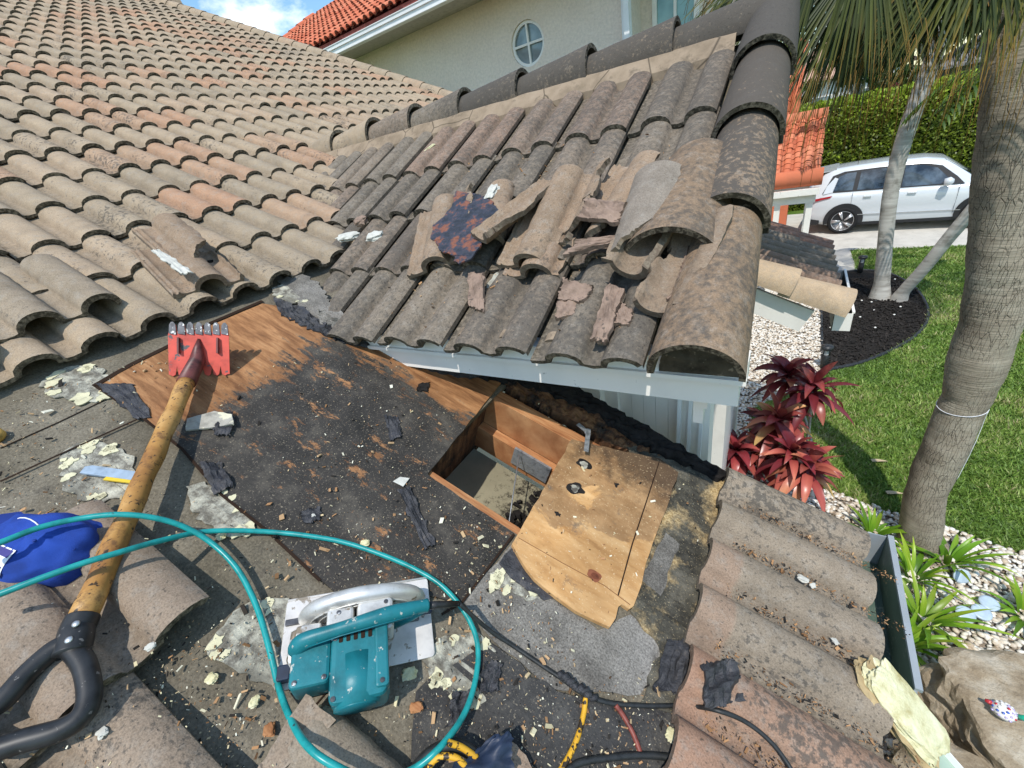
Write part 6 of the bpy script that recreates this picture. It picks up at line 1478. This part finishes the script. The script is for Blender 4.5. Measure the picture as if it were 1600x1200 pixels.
tc_ = GP(1568, 1112, 0.50); t = thing('garden_turtle', 'little mosaic turtle ornament of white, blue and green glass on the boulder', 'ornament', tc_)
mb = MB(); mb.lathe([(0.001, 0.0), (0.055, 0.0), (0.050, 0.020), (0.030, 0.036), (0.001, 0.042)], Matrix.Translation(tc_), 16); mb.build('shell', 'bead_white', t)
for i in range(26):
    q = i*2.4; r_ = 0.010+0.045*math.sqrt(i/26); z = 0.042*(1-(r_/0.058)**2)+0.004; p = tc_+Vector((r_*math.cos(q), r_*math.sin(q), z)); mb = MB()
    mb.lathe([(0.001, -0.003), (0.0085, 0.0), (0.006, 0.004), (0.001, 0.005)], Matrix.Translation(p), 7); mb.build('bead', ('bead_lilac', 'bead_white', 'bead_blue', 'bead_lilac', 'bead_white')[i % 5] if i % 9 else 'bead_red', t)
mb = MB(); mb.tube([tc_+Vector((0.05, -0.01, 0.02)), tc_+Vector((0.075, -0.012, 0.028)), tc_+Vector((0.10, -0.01, 0.022))], [0.012, 0.017, 0.010], 10); mb.build('head', 'bead_green', t)
mb = MB(); mb.tube([tc_+Vector((-0.045, 0.02, 0.01)), tc_+Vector((-0.07, 0.03, 0.004))], [0.014, 0.010], 8); mb.build('flipper', 'bead_red', t)
# foam covered trowel lying over the eave with its pale channel
tw = thing('foam_trowel', 'strip caked with yellow foam on the lowest eave tiles, its metal end pale green', 'foam covered strip', MP(1400, 1100, 0.06))
a0, a1 = MP(1352, 1035, 0.12), MP(1500, 1215, 0.03)
M = frame(a0.lerp(a1, 0.40), a1-a0, NM.cross(a1-a0)); chunk('foam_body', M, ((a1-a0).length*0.42, 0.060, 0.026), 'foam', 5, sub=5, rough=0.22, freq=1.2, parent=tw)
M = frame(a0.lerp(a1, 0.40)-NM*0.014-Vector((0, 0.012, 0)), a1-a0, NM.cross(a1-a0)); chunk('foam_edge', M, ((a1-a0).length*0.43, 0.056, 0.020), 'foam_dark', 9, sub=4, rough=0.35, freq=1.6, parent=tw)
e = (a1-a0).normalized(); s_ = NM.cross(e).normalized(); q0 = a0.lerp(a1, 0.62)
mb = MB(); p0, p1 = q0-NM*0.02, a1+e*0.1-NM*0.01; w_ = s_*0.022
mb.hexa([p0-w_, p1-w_, p1+w_, p0+w_, p0-w_+NM*0.004, p1-w_+NM*0.004, p1+w_+NM*0.004, p0+w_+NM*0.004]); mb.build('metal_strip', 'pale_green', tw)
mb = MB(); mb.hexa([p0+w_, p1+w_, p1+w_*1.15, p0+w_*1.15, p0+w_+NM*0.02, p1+w_+NM*0.02, p1+w_*1.15+NM*0.02, p0+w_*1.15+NM*0.02]); mb.build('metal_lip', 'white_metal', tw)
simple('pale_green', (0.35, 0.45, 0.36), 0.5, 0.4) if 'pale_green' not in MAT else None
# white pebbles leaf litter on the lawn
for px, lab in (((1385, 770), 'fallen pale leaf on the lawn left of the palm trunk'), ((1362, 720), 'fallen straw coloured leaf sheath on the lawn')):
    b0 = GP(*px, 0.05); mb = MB(); blade(mb, b0, Vector((1, 0.3, 0.1)), Vector((0, 0, 1)), 0.16, 0.05, droop=0.3, fold=0.3, t0=0.9, t1=1.0); tag(mb.build('fallen_leaf', 'dry_leaf'), lab, 'leaf')

# ------------------------------------------------------------------ neighbour's house
nb = thing('neighbour_house', 'two storey beige stucco house with red barrel tile roofs and a round window', 'house', (-6, 12, 0))
WCX, WCZ, WR = -4.10, 5.36, 0.315
mb = MB(); x0, x1, z1_ = -16.0, -2.36, 6.25; n = 40; vs = []; hole = []
for k in range(n):
    q = 2*math.pi*k/n+math.pi/n*0; hole.append((WCX+WR*math.cos(q), WCZ+WR*math.sin(q)))
sq = []
for k in range(n):
    q = 2*math.pi*k/n; c, s_ = math.cos(q), math.sin(q); f = 0.6/max(abs(c), abs(s_)); sq.append((WCX+f*c, WCZ+f*s_))
ya_ = 8.0
for k in range(n):
    k2 = (k+1) % n; a, b, c, d = hole[k], hole[k2], sq[k2], sq[k]
    mb.add([(a[0], ya_, a[1]), (b[0], ya_, b[1]), (c[0], ya_, c[1]), (d[0], ya_, d[1])], [(0, 1, 2, 3)])
    mb.add([(a[0], ya_, a[1]), (b[0], ya_, b[1]), (b[0], ya_+0.10, b[1]), (a[0], ya_+0.10, a[1])], [(3, 2, 1, 0)])
for (xa, xb, za, zb) in ((x0, WCX-0.6, 0, z1_), (WCX+0.6, x1, 0, z1_), (WCX-0.6, WCX+0.6, 0, WCZ-0.6), (WCX-0.6, WCX+0.6, WCZ+0.6, z1_)):
    mb.add([(xa, ya_, za), (xb, ya_, za), (xb, ya_, zb), (xa, ya_, zb)], [(0, 1, 2, 3)])
mb.add([(x1, ya_, 0), (x1, 8.6, 0), (x1, 8.6, z1_), (x1, ya_, z1_)], [(0, 1, 2, 3)])
mb.add([(x0, ya_, 0), (x0, 18, 0), (x0, 18, z1_), (x0, ya_, z1_)], [(0, 3, 2, 1)])
for (xa, xb, za, zb) in ((-2.36, -2.18, 0, 6.25), (-1.50, -0.95, 0, 6.25), (-2.18, -1.50, 0, 4.2), (-2.18, -1.50, 5.9, 6.25)):
    mb.add([(xa, 8.6, za), (xb, 8.6, za), (xb, 8.6, zb), (xa, 8.6, zb)], [(0, 1, 2, 3)])
mb.add([(-0.95, 8.6, 0), (-0.95, 18, 0), (-0.95, 18, 6.25), (-0.95, 8.6, 6.25)], [(0, 1, 2, 3)])
mb.build('wall', 'stucco', nb)
simple('dark_room', (0.05, 0.05, 0.05), 0.8)
m = NT('window_glass', 0.04, 0.9); m.b.inputs['Metallic'].default_value = 0.0
k = m.ramp(m.noise(3.2, 3, 0.5), [(0.35, (0.12, 0.16, 0.17)), (0.6, (0.26, 0.32, 0.33))]); MAT['window_glass'] = m.out(k)
m = NT('teal_glass', 0.04, 0.9); k = m.ramp(m.noise(2.0, 3, 0.5), [(0.35, (0.05, 0.15, 0.14)), (0.6, (0.20, 0.36, 0.34))]); MAT['teal_glass'] = m.out(k)
mb = MB(); M = Matrix.Translation((WCX, 8.07, WCZ))@Matrix.Rotation(R(90), 4, 'X')
prv = [(WR-0.045, -0.0), (WR-0.045, 0.035), (WR-0.002, 0.035), (WR-0.002, 0.0)]
vs = [M@Vector((r_*math.cos(2*math.pi*k/40), r_*math.sin(2*math.pi*k/40), z)) for r_, z in prv for k in range(40)]
mb.add(vs, [(i*40+k, i*40+(k+1) % 40, (i+1)*40+(k+1) % 40, (i+1)*40+k) for i in range(3) for k in range(40)])
mb.box((WCX-0.016, 8.03, WCZ-WR+0.03), (WCX+0.016, 8.06, WCZ+WR-0.03)); mb.box((WCX-WR+0.03, 8.032, WCZ-0.016), (WCX-0.0165, 8.06, WCZ+0.016)); mb.box((WCX+0.0165, 8.032, WCZ-0.016), (WCX+WR-0.03, 8.06, WCZ+0.016))
rw = mb.build('round_window', 'white_paint', nb)
mb = MB(); mb.lathe([(0.001, 0), (WR-0.02, 0), (WR-0.02, 0.004), (0.001, 0.004)], Matrix.Translation((WCX, 8.085, WCZ))@Matrix.Rotation(R(90), 4, 'X'), 40, smooth=False); mb.build('pane', 'window_glass', rw)
# tall window of the set back part, corner trim, downspout
mb = MB()
for a in ((-2.18, 4.2, -2.11, 5.9), (-1.57, 4.2, -1.50, 5.9), (-2.11, 5.83, -1.57, 5.9), (-2.11, 4.2, -1.57, 4.27), (-1.86, 4.27, -1.82, 5.83)): mb.box((a[0], 8.57, a[1]), (a[2], 8.64, a[3]))
w2 = mb.build('window', 'white_paint', nb); mb = MB(); mb.box((-2.11, 8.61, 4.27), (-1.57, 8.615, 5.83)); mb.build('pane', 'teal_glass', w2)
mb = MB(); mb.box((-2.47, 7.955, 0), (-2.33, 7.998, 6.2)); mb.box((-2.42, 7.89, 0), (-2.34, 7.953, 6.1)); mb.build('downspout', 'white_metal', nb)
# upper roof: falls towards the camera side
YE, ZE, SL = 7.32, 6.33, 0.5
mb = MB(); cs_ = 1/math.sqrt(1+SL*SL)
fr_ = lambda u, v, w: Vector((u, YE+v*cs_, ZE+SL*v*cs_))+Vector((0, -SL*cs_, cs_))*w*1.5
XL = _pl(440, 74, Vector((0, YE, ZE)), Vector((0, -SL*cs_, cs_))).x
k = 0
while k < 14:
    x = XL
    while x < -1.6: tile(mb, fr_, x, k*0.345, random.random(), L=0.42); x += TWD
    k += 1
red = mb.build('roof', 'tile_red', nb)
mb = MB(); p = [(XL+0.1, YE+0.05, ZE-0.10), (-0.8, YE+0.05, ZE-0.10), (-0.8, YE+4.4, ZE+2.1), (XL+0.1, YE+4.4, ZE+2.1)]
mb.hexa([Vector(q) for q in p]+[Vector(q)+Vector((0, 0, 0.09)) for q in p]); mb.build('roof_deck', 'red_board', red)
for k in range(12):
    mb = MB(); M = frame(fr_(XL+0.03, k*0.36+0.40, 0.03), fr_(0, 0, 0)-fr_(0, 1, 0), (1, 0, 0)); barrel(mb, M, 0.42, 0.09, 0.11, nu=10, nv=3, tint=(random.random(), 0, 0)); mb.build('rake_tile', 'tile_red', red)
mb = MB(); mb.box((XL+0.05, YE+0.02, ZE-0.19), (-0.9, YE+0.05, ZE+0.02)); mb.build('fascia', 'red_board', red)
mb = MB(); xa, xb = XL+0.1, -0.9
mb.box((xa, YE-0.13, ZE-0.155), (xb, YE-0.115, ZE-0.10)); mb.box((xa, YE-0.11, ZE-0.22), (xb, YE-0.10, ZE-0.155)); mb.box((xa, YE-0.115, ZE-0.235), (xb, YE+0.02, ZE-0.22)); mb.box((xa, YE-0.14, ZE-0.10), (xb, YE-0.11, ZE-0.088))
mb.build('gutter', 'white_metal', nb)
mb = MB(); mb.box((xa, YE+0.05, ZE-0.20), (xb, 8.0, ZE-0.17)); mb.build('soffit', 'soffit_beige', nb)
# small red entry roof further on, its gutter, beam and posts, and the taller red slope behind
ys, zs_ = 10.25, 2.36; sl2 = 0.66; c2 = 1/math.sqrt(1+sl2*sl2)
fr2 = lambda u, v, w: Vector((u, ys+v*c2, zs_+sl2*v*c2))+Vector((0, -sl2*c2, c2))*w
mb = MB()
for k in range(12):
    x = -1.9
    while x < 0.30: tile(mb, fr2, x-random.random()*0.02, k*0.14, random.random(), L=0.2, tilt=0.016); x += TWD
er = mb.build('entry_roof', 'tile_red', nb)
mb = MB(); mb.tube([fr2(-1.9, 0.02, 0.02), fr2(0.42, 0.02, 0.02)], 0.15, 16, c=(0.5, 0, 0)); mb.build('ridge_tile', 'tile_red', er); mb = MB(); mb.tube([fr2(-1.9, 1.72, 0.02), fr2(0.40, 1.72, 0.02)], 0.12, 14, c=(0.8, 0, 0)); mb.build('ridge_tile', 'tile_red', er)
mb = MB(); mb.box((-1.9, ys-0.14, zs_-0.26), (0.40, ys-0.02, zs_-0.15)); mb.box((-1.9, ys-0.02, zs_-0.42), (0.36, ys+0.10, zs_-0.20)); mb.box((-1.9, ys+1.3, zs_-0.42), (0.34, ys+1.4, zs_-0.2)); mb.box((0.26, ys+0.1, zs_-0.42), (0.34, ys+1.3, zs_-0.26)); mb.build('beam', 'white_paint', nb)
for (x, y) in ((0.28, ys+0.04), (-0.25, ys+0.04), (0.28, ys+1.35)): mb = MB(); mb.box((x-0.05, y-0.05, 0), (x+0.05, y+0.05, zs_-0.42)); mb.build('post', 'white_paint', nb)
mb = MB(); fr3 = lambda u, v, w: Vector((u, 14.6+v*0.75, 3.15+v*0.66))+Vector((0, -0.66, 0.75))*w
for k in range(8):
    x = -2.5
    while x < -0.35: tile(mb, fr3, x, k*0.34, random.random(), L=0.42); x += TWD
bk = mb.build('back_roof', 'tile_red', nb)
mb = MB(); mb.add([(-2.5, 14.7, 0), (-0.1, 14.7, 0), (-0.1, 14.7, 3.1), (-2.5, 14.7, 3.1), (-0.1, 17, 0), (-0.1, 17, 3.1)], [(0, 1, 2, 3), (1, 4, 5, 2)]); mb.tube([fr3(-0.22, 0, 0.03), fr3(-0.22, 2.75, 0.03)], 0.11, 12); mb.build('gable', 'tile_red', bk)

# ------------------------------------------------------------------ hedge, trees, far houses
def leaves(N, pos, size, tint_fn, name, mat, parent=None, flat=None, **tags):
    c = pos; a = rng.normal(0, 1, (N, 3)); a /= np.linalg.norm(a, axis=1)[:, None]; b = np.cross(a, rng.normal(0, 1, (N, 3))); b /= np.linalg.norm(b, axis=1)[:, None]
    s = size*rng.uniform(0.6, 1.3, N)[:, None]
    V = np.stack([c-a*s, c+b*s*0.55, c+a*s, c-b*s*0.55], 1).reshape(-1, 3); C = np.zeros((N, 4, 3)); C[..., 0] = tint_fn[:, None]; C[..., 2] = rng.random(N)[:, None]
    return mass(name, V, np.arange(N*4).reshape(-1, 4), C.reshape(-1, 3), mat, parent=parent, **tags) if parent is not None else mass(name, V, np.arange(N*4).reshape(-1, 4), C.reshape(-1, 3), mat, **tags)
hd_ = thing('hedge', 'tall clipped green hedge with bright new growth on top, behind the white car', 'hedge', (5, 19.6, 0))
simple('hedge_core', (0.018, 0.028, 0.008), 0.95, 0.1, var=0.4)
mb = MB(); mb.box((-1.0, 19.45, 0), (16, 20.9, 3.0)); mb.build('dark_core', 'hedge_core', hd_)  # solid dark box filling the hedge behind its leaves
N = 62000; X = rng.uniform(-1.1, 16, N); Z = rng.uniform(0.0, 3.2, N); bump_ = np.array([0.18*mnoise.noise(Vector((x*1.1, z*1.1, 0))) for x, z in zip(X, Z)])
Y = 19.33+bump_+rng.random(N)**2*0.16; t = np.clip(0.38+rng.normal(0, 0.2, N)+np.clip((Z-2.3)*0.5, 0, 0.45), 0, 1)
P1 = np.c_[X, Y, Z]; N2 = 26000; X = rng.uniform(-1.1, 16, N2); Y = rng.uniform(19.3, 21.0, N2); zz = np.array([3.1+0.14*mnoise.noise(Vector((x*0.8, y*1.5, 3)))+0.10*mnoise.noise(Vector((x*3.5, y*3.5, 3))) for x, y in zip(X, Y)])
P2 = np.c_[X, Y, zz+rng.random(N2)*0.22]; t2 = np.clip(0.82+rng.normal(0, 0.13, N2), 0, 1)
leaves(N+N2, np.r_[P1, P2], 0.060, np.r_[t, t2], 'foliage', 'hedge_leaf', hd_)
def tree(px, Yd, h, r, lab, seed, grp='trees beyond the hedge', leafn=5000, sz=0.16, mat='tree_leaf', ztrunk=0.45, flat=0.8, tlo=0.1):
    b0 = AX(px, 100, 1, Yd); b0 = Vector((b0.x, Yd, 0)); t = thing('tree', lab, 'tree', b0, grp); random.seed(seed)
    mb = MB(); mb.tube([b0, b0+Vector((0.1, 0, h*ztrunk)), b0+Vector((0, 0, h*0.75))], [r*0.09, r*0.06, r*0.03], 10)
    for k in range(5):
        q = k*1.3+seed; mb.tube([b0+Vector((0.05, 0, h*ztrunk*0.9)), b0+Vector((math.cos(q)*r*0.35, math.sin(q)*r*0.35, h*0.68)), b0+Vector((math.cos(q)*r*0.6, math.sin(q)*r*0.6, h*0.82))], [r*0.045, r*0.03, r*0.012], 6)
    mb.build('trunk', 'grey_bark', t)
    K = 26; cs = []
    for k in range(K):
        q = random.random()*6.28; rr_ = r*0.75*math.sqrt(random.random()); cs.append((b0.x+rr_*math.cos(q), b0.y+rr_*math.sin(q), h*(1-0.42*flat)+h*0.36*flat*(random.random()-0.3)*(1.1-rr_/r), r*random.uniform(0.22, 0.38), random.random()))
    ii = rng.integers(0, K, leafn); d = rng.normal(0, 1, (leafn, 3)); d /= np.linalg.norm(d, axis=1)[:, None]; ca = np.array(cs)
    pos = ca[ii, :3]+d*ca[ii, 3][:, None]*(rng.random(leafn)**0.35)[:, None]*np.array([1, 1, 0.75])
    tt = np.clip(tlo+0.5*ca[ii, 4]+rng.normal(0, 0.15, leafn), 0, 1); leaves(leafn, pos, sz, tt, 'crown', mat, t)
tree(1345, 27, 6.6, 1.5, 'dense dark tree right behind the hedge, seen through the fan leaves', 3, tlo=0.0)
tree(1405, 24, 4.6, 1.1, 'low rounded tree behind the hedge left of the upright thin palm', 9)
tree(1560, 30, 8.5, 2.6, 'light green tree in the far distance at the upper right', 12, tlo=0.5)
tree(1450, 44, 8.5, 3.5, 'far green tree above the grey roofed house', 15, tlo=0.2)
tree(1290, 60, 8.0, 3.5, 'farthest dark tree left of the fan leaves', 19, tlo=0.0)
tree(1640, 40, 9.5, 4, 'tall far tree at the right edge behind the large palm', 21, tlo=0.2)
tree(1240, 34, 5.0, 1.6, 'small green tree beside the red roof edge', 25, tlo=0.1)
tree(1402, 21.8, 4.0, 0.45, 'small bush with dark red flowers just above the hedge', 31, leafn=900, sz=0.06, mat='red_leaf', ztrunk=0.7, grp=None)
def far_house(x0, x1, y0, y1, hz, rz, wallm, roofm, lab, wins):
    t = thing('far_house', lab, 'house', ((x0+x1)/2, (y0+y1)/2, 0), 'houses across the street')
    mb = MB(); mb.box((x0, y0, 0), (x1, y1, hz)); mb.build('wall', wallm, t)
    mb = MB(); o = 0.5; r0, r1 = (x0-o, y0-o), (x1+o, y1+o); ym = (y0+y1)/2; d = (y1-y0)/2
    vs = [(r0[0], r0[1], hz), (r1[0], r0[1], hz), (r1[0], r1[1], hz), (r0[0], r1[1], hz), (x0+d, ym, rz), (x1-d, ym, rz)]
    mb.add(vs+[(v[0], v[1], v[2]-0.15) for v in vs[:4]], [(0, 1, 5, 4), (1, 2, 5), (2, 3, 4, 5), (3, 0, 4), (0, 6, 7, 1), (1, 7, 8, 2), (2, 8, 9, 3), (3, 9, 6, 0), (6, 9, 8, 7)]); mb.build('roof', roofm, t)
    for (wx, wz, ww, wh) in wins:
        mb = MB(); mb.box((wx, y0-0.05, wz), (wx+ww, y0-0.002, wz+wh)); f = mb.build('window', 'white_paint', t)
        mb = MB(); mb.box((wx+0.08, y0-0.06, wz+0.08), (wx+ww-0.08, y0-0.051, wz+wh-0.08)); mb.build('pane', 'window_glass', f)
simple('white_wall', (0.66, 0.65, 0.62), 0.9, 0.1, var=0.06, scale=1); simple('grey_shingle', (0.22, 0.21, 0.20), 0.9, 0.1, var=0.15, scale=3); simple('peach_roof', (0.52, 0.33, 0.24), 0.9, 0.1, var=0.2, scale=3)
far_house(-3.0, 5.5, 44, 52, 4.2, 6.8, 'white_wall', 'peach_roof', 'white house with a peach coloured roof behind the fan leaves', [(0.2, 1.6, 1.4, 1.5), (3, 1.6, 1.4, 1.5)])
far_house(7.2, 17, 40, 48, 3.4, 5.8, 'dark_green_wall', 'grey_shingle', 'house with a grey shingle roof and a dark garage, upper right', [(8, 0.9, 1.6, 2.0), (11, 0.9, 1.6, 2.0)])
ground_poly('street', [(-60, 26), (60, 25), (60, 33), (-60, 34)], 0.010, 'concrete')

# ------------------------------------------------------------------ parked cars
m = NT('car_paint', 0.22, 0.6); m.b.inputs['Coat Weight'].default_value = 0.8; m.b.inputs['Coat Roughness'].default_value = 0.05; MAT['car_paint'] = m.out((0.60, 0.635, 0.66))
m = NT('car_glass', 0.03, 0.9); k = m.ramp(m.noise(2.2, 4, 0.6), [(0.4, (0.008, 0.010, 0.012)), (0.65, (0.10, 0.13, 0.16))]); MAT['car_glass'] = m.out(k)
simple('car_trim', (0.018, 0.018, 0.02), 0.5, 0.4); simple('tyre', (0.016, 0.016, 0.017), 0.8, 0.2); simple('alloy', (0.55, 0.55, 0.56), 0.3, 0.5, 0.6); simple('tail_red', (0.40, 0.01, 0.02), 0.2, 0.6); simple('seam', (0.20, 0.22, 0.23), 0.5)
def make_car(base, head, label, grp=None):
    t = thing('parked_car', label, 'car', base, grp)
    M = Matrix.Translation(base)@Matrix.Rotation(head, 4, 'Z')@Matrix.Translation((-1.0, 0, 0))
    st = [(0.02, .70, .52, .70, .80), (0.10, .84, .36, .86, .98), (0.30, .89, .30, 1.02, 1.08), (0.7, .915, .24, 1.08, 1.10), (1.4, .92, .22, 1.07, 1.10), (2.2, .92, .22, 1.05, 1.09), (3.0, .92, .22, 1.03, 1.09), (3.5, .915, .22, 1.01, 1.10),
          (3.9, .905, .22, .98, 1.06), (4.3, .87, .24, .92, 1.00), (4.55, .80, .28, .84, .92), (4.68, .68, .36, .70, .76)]
    mb = MB(); vs = []
    for (x, w, zb, zs, zt_) in st:
        ring_ = [(w*0.90, zb), (w*0.985, zb+0.10), (w*0.97, 0.5*(zb+zs)-0.08), (w, 0.5*(zb+zs)+0.04), (w*0.985, zs-0.12), (w*0.955, zs), (w*0.88, zt_-0.01), (w*0.5, zt_+0.02), (0, zt_+0.03)]
        full = [(-y, z) for y, z in ring_]+[(y, z) for y, z in ring_[-2::-1]]; vs += [M@Vector((x, y, z)) for y, z in full]
    n = 17; L_ = len(st)
    mb.add(vs, [(i*n+j, i*n+j+1, (i+1)*n+j+1, (i+1)*n+j) for i in range(L_-1) for j in range(n-1)]+[(i*n, (i+1)*n, (i+1)*n+n-1, i*n+n-1) for i in range(L_-1)], smooth=True)
    mb.add([vs[j] for j in range(n)], [tuple(range(n))]); mb.add([vs[(L_-1)*n+j] for j in range(n)], [tuple(range(n))[::-1]])
    body = mb.build('body', 'car_paint', t)
    def ys_(z): return 0.865-(z-1.06)*0.40
    gh = [(0.10, 1.12, 0.90), (0.24, 1.42, 0.94), (0.40, 1.60, 0.98), (0.62, 1.69, 1.0), (1.1, 1.72, 1.0), (1.8, 1.735, 1.0), (2.5, 1.715, 1.0), (2.88, 1.64, 0.99), (3.2, 1.40, 0.96), (3.6, 1.08, 0.93)]
    mb = MB(); vs = []
    for (x, zt_, k_) in gh:
        zb = 1.02; zr_ = max(zb+0.04, zt_-0.055); ww = [(ys_(zb)*k_, zb), (ys_(zr_)*k_, zr_), (ys_(zr_)*k_-0.05, zt_-0.012), (0.3, zt_), (0, zt_+0.004)]
        full = [(-y, z) for y, z in ww]+[(y, z) for y, z in ww[-2::-1]]; vs += [M@Vector((x, y, z)) for y, z in full]
    n = 9; mb.add(vs, [(i*n+j, i*n+j+1, (i+1)*n+j+1, (i+1)*n+j) for i in range(len(gh)-1) for j in range(n-1)], smooth=True); mb.build('cabin', 'car_paint', t)
    def plate_side(pts, mat, name, s_, off=0.006, par=t, yf=ys_):
        mb = MB(); P = [M@Vector((x, s_*(yf(z)+off), z)) for x, z in pts]; Q = [M@Vector((x, s_*(yf(z)-0.02), z)) for x, z in pts]; k_ = len(pts)
        mb.add(P, [tuple(range(k_)) if s_ < 0 else tuple(range(k_))[::-1]]); mb.add(P+Q, [(i, (i+1) % k_, (i+1) % k_+k_, i+k_) for i in range(k_)]); return mb.build(name, mat, par)
    for s_ in (-1, 1):
        plate_side([(0.42, 1.12), (3.30, 1.08), (3.14, 1.25), (2.82, 1.52), (2.5, 1.61), (1.6, 1.635), (0.85, 1.62), (0.60, 1.54)], 'car_trim', 'window_surround', s_, 0.004)
        for w_ in ([(0.66, 1.16), (1.10, 1.15), (1.12, 1.58), (0.92, 1.575), (0.74, 1.50)], [(1.20, 1.145), (2.02, 1.125), (2.02, 1.605), (1.22, 1.59)], [(2.12, 1.12), (3.12, 1.11), (2.98, 1.24), (2.74, 1.48), (2.48, 1.575), (2.12, 1.605)]):
            plate_side(w_, 'car_glass', 'side_window', s_, 0.012)
        plate_side([(0.44, 1.10), (0.66, 1.13), (0.74, 1.46), (0.66, 1.50), (0.50, 1.30)], 'car_paint', 'rear_pillar', s_, 0.012)
        yb = lambda z: 0.915
        for (xa, xb, za, zb) in ((1.12, 1.126, 0.36, 1.10), (2.05, 2.056, 0.34, 1.09), (3.22, 3.226, 0.40, 1.06)): plate_side([(xa, za), (xb, za), (xb, zb), (xa, zb)], 'seam', 'door_seam', s_, 0.006, body, yb)
        plate_side([(0.9, 0.22), (3.75, 0.22), (3.75, 0.31), (0.9, 0.31)], 'car_trim', 'sill', s_, 0.004, t, lambda z: 0.885)
        plate_side([(1.25, 0.50), (3.35, 0.46), (3.35, 0.475), (1.25, 0.515)], 'alloy', 'side_strip', s_, 0.016, body, lambda z: 0.91)
        for x in (1.35, 2.25): plate_side([(x+.02, 0.963), (x+0.19, 0.958), (x+0.19, 0.985), (x+.02, 0.99)], 'car_paint', 'door_handle', s_, 0.03, body, yb)
        plate_side([(0.08, 0.90), (0.62, 1.0), (0.66, 1.05), (0.12, 0.98)], 'tail_red', 'tail_light', s_, 0.012, t, lambda z: 0.895)
        plate_side([(0.06, 0.34), (0.45, 0.28), (0.45, 0.40), (0.10, 0.46)], 'car_trim', 'bumper_trim', s_, 0.006, t, lambda z: 0.88)
        mb = MB(); mb.tube([M@Vector((2.98, s_*0.88, 1.13)), M@Vector((2.98, s_*1.0, 1.16))], 0.03, 8); mb.tube([M@Vector((2.90, s_*1.02, 1.17)), M@Vector((3.0, s_*1.03, 1.18)), M@Vector((3.06, s_*1.02, 1.17))], [0.085, 0.105, 0.06], 12); mb.build('mirror', 'car_paint', t)
    mb = MB(); mb.hexa([M@Vector(p) for p in ((3.56, -.72, 1.10), (3.56, .72, 1.10), (2.88, .60, 1.62), (2.88, -.60, 1.62), (3.54, -.72, 1.14), (3.54, .72, 1.14), (2.86, .60, 1.645), (2.86, -.60, 1.645))]); mb.build('windscreen', 'car_glass', t)
    mb = MB(); mb.hexa([M@Vector(p) for p in ((0.14, -.66, 1.14), (0.14, .66, 1.14), (0.36, .58, 1.56), (0.36, -.58, 1.56), (0.10, -.66, 1.16), (0.10, .66, 1.16), (0.33, .58, 1.59), (0.33, -.58, 1.59))]); mb.build('rear_window', 'car_glass', t)
    mb = MB(); mb.hexa([M@Vector(p) for p in ((0.18, -.58, 1.63), (0.18, .58, 1.63), (0.66, .58, 1.66), (0.66, -.58, 1.66), (0.18, -.58, 1.66), (0.18, .58, 1.66), (0.66, .60, 1.71), (0.66, -.60, 1.71))]); mb.build('spoiler', 'car_paint', t)
    for wx in (1.0, 3.70):
        for s_ in (-1, 1):
            c = Matrix.Translation((0, 0, 0)); Mw = M@Matrix.Translation((wx, s_*0.80, 0.355))@Matrix.Rotation(R(90)*-s_*-1, 4, 'X')
            Ma = M@Matrix.Translation((wx, s_*0.925, 0.37)); mb = MB(); k_ = 22; vs = []
            for i in range(k_+1):
                q = R(-12)+R(204)*i/k_; vs += [Ma@Vector((0.38*math.cos(q), 0, 0.38*math.sin(q))), Ma@Vector((0.455*math.cos(q), 0, 0.455*math.sin(q)))]
            mb.add(vs, [(2*i, 2*i+2, 2*i+3, 2*i+1) if s_ < 0 else (2*i, 2*i+1, 2*i+3, 2*i+2) for i in range(k_)]); 
            mb.add([Ma@Vector((0, 0.0, 0))]+[vs[2*i] for i in range(k_+1)], [(0, i+1, i+2) for i in range(k_)]); mb.build('wheel_arch', 'car_trim', t)
            f = -s_; mb = MB(); Mw = M@Matrix.Translation((wx, s_*0.95, 0.355))@Matrix.Rotation(R(90)*f*-1*-1, 4, 'X') if False else M@Matrix.Translation((wx, s_*0.95, 0.355))@Matrix.Rotation(R(90) if s_ < 0 else R(-90), 4, 'X')
            mb.lathe([(0.26, -0.22), (0.34, -0.21), (0.355, -0.17), (0.355, -0.04), (0.335, 0.0), (0.27, 0.004), (0.262, -0.03)], Mw, 36); w_ = mb.build('wheel', 'tyre', t)
            mb = MB(); mb.lathe([(0.27, -0.03), (0.262, 0.002), (0.250, -0.01), (0.250, -0.04), (0.001, -0.05)], Mw, 30)
            for k in range(5):
                for g in (-0.10, 0.10):
                    q = k*R(72)+0.4; e0 = Mw@Vector((0.05*math.cos(q), 0.05*math.sin(q), 0.0)); e1_ = Mw@Vector((0.25*math.cos(q+g+0.25), 0.25*math.sin(q+g+0.25), -0.006)); mb.tube([e0, e1_], [0.016, 0.024], 6)
            mb.build('rim', 'alloy', w_)
            mb = MB(); mb.lathe([(0.001, -0.038), (0.245, -0.036), (0.001, -0.0355)], Mw, 24); mb.build('brake_disc', 'car_trim', w_)
    return t
rw_, fw_ = GP(1312, 366), GP(1522, 357)
hdg = math.atan2(fw_.y-rw_.y, fw_.x-rw_.x)
base = Vector((rw_.x, rw_.y, 0.014))+Vector((-math.sin(hdg), math.cos(hdg), 0))*0.93
car1 = make_car(base, hdg, 'white sport utility car parked side on before the tall hedge')
c2_ = copy_tree(car1); c2_.location = Vector((7.6, 29.0, 0.02)); c2_['label'] = 'white car beyond the hedge at the upper right, only its roof showing'
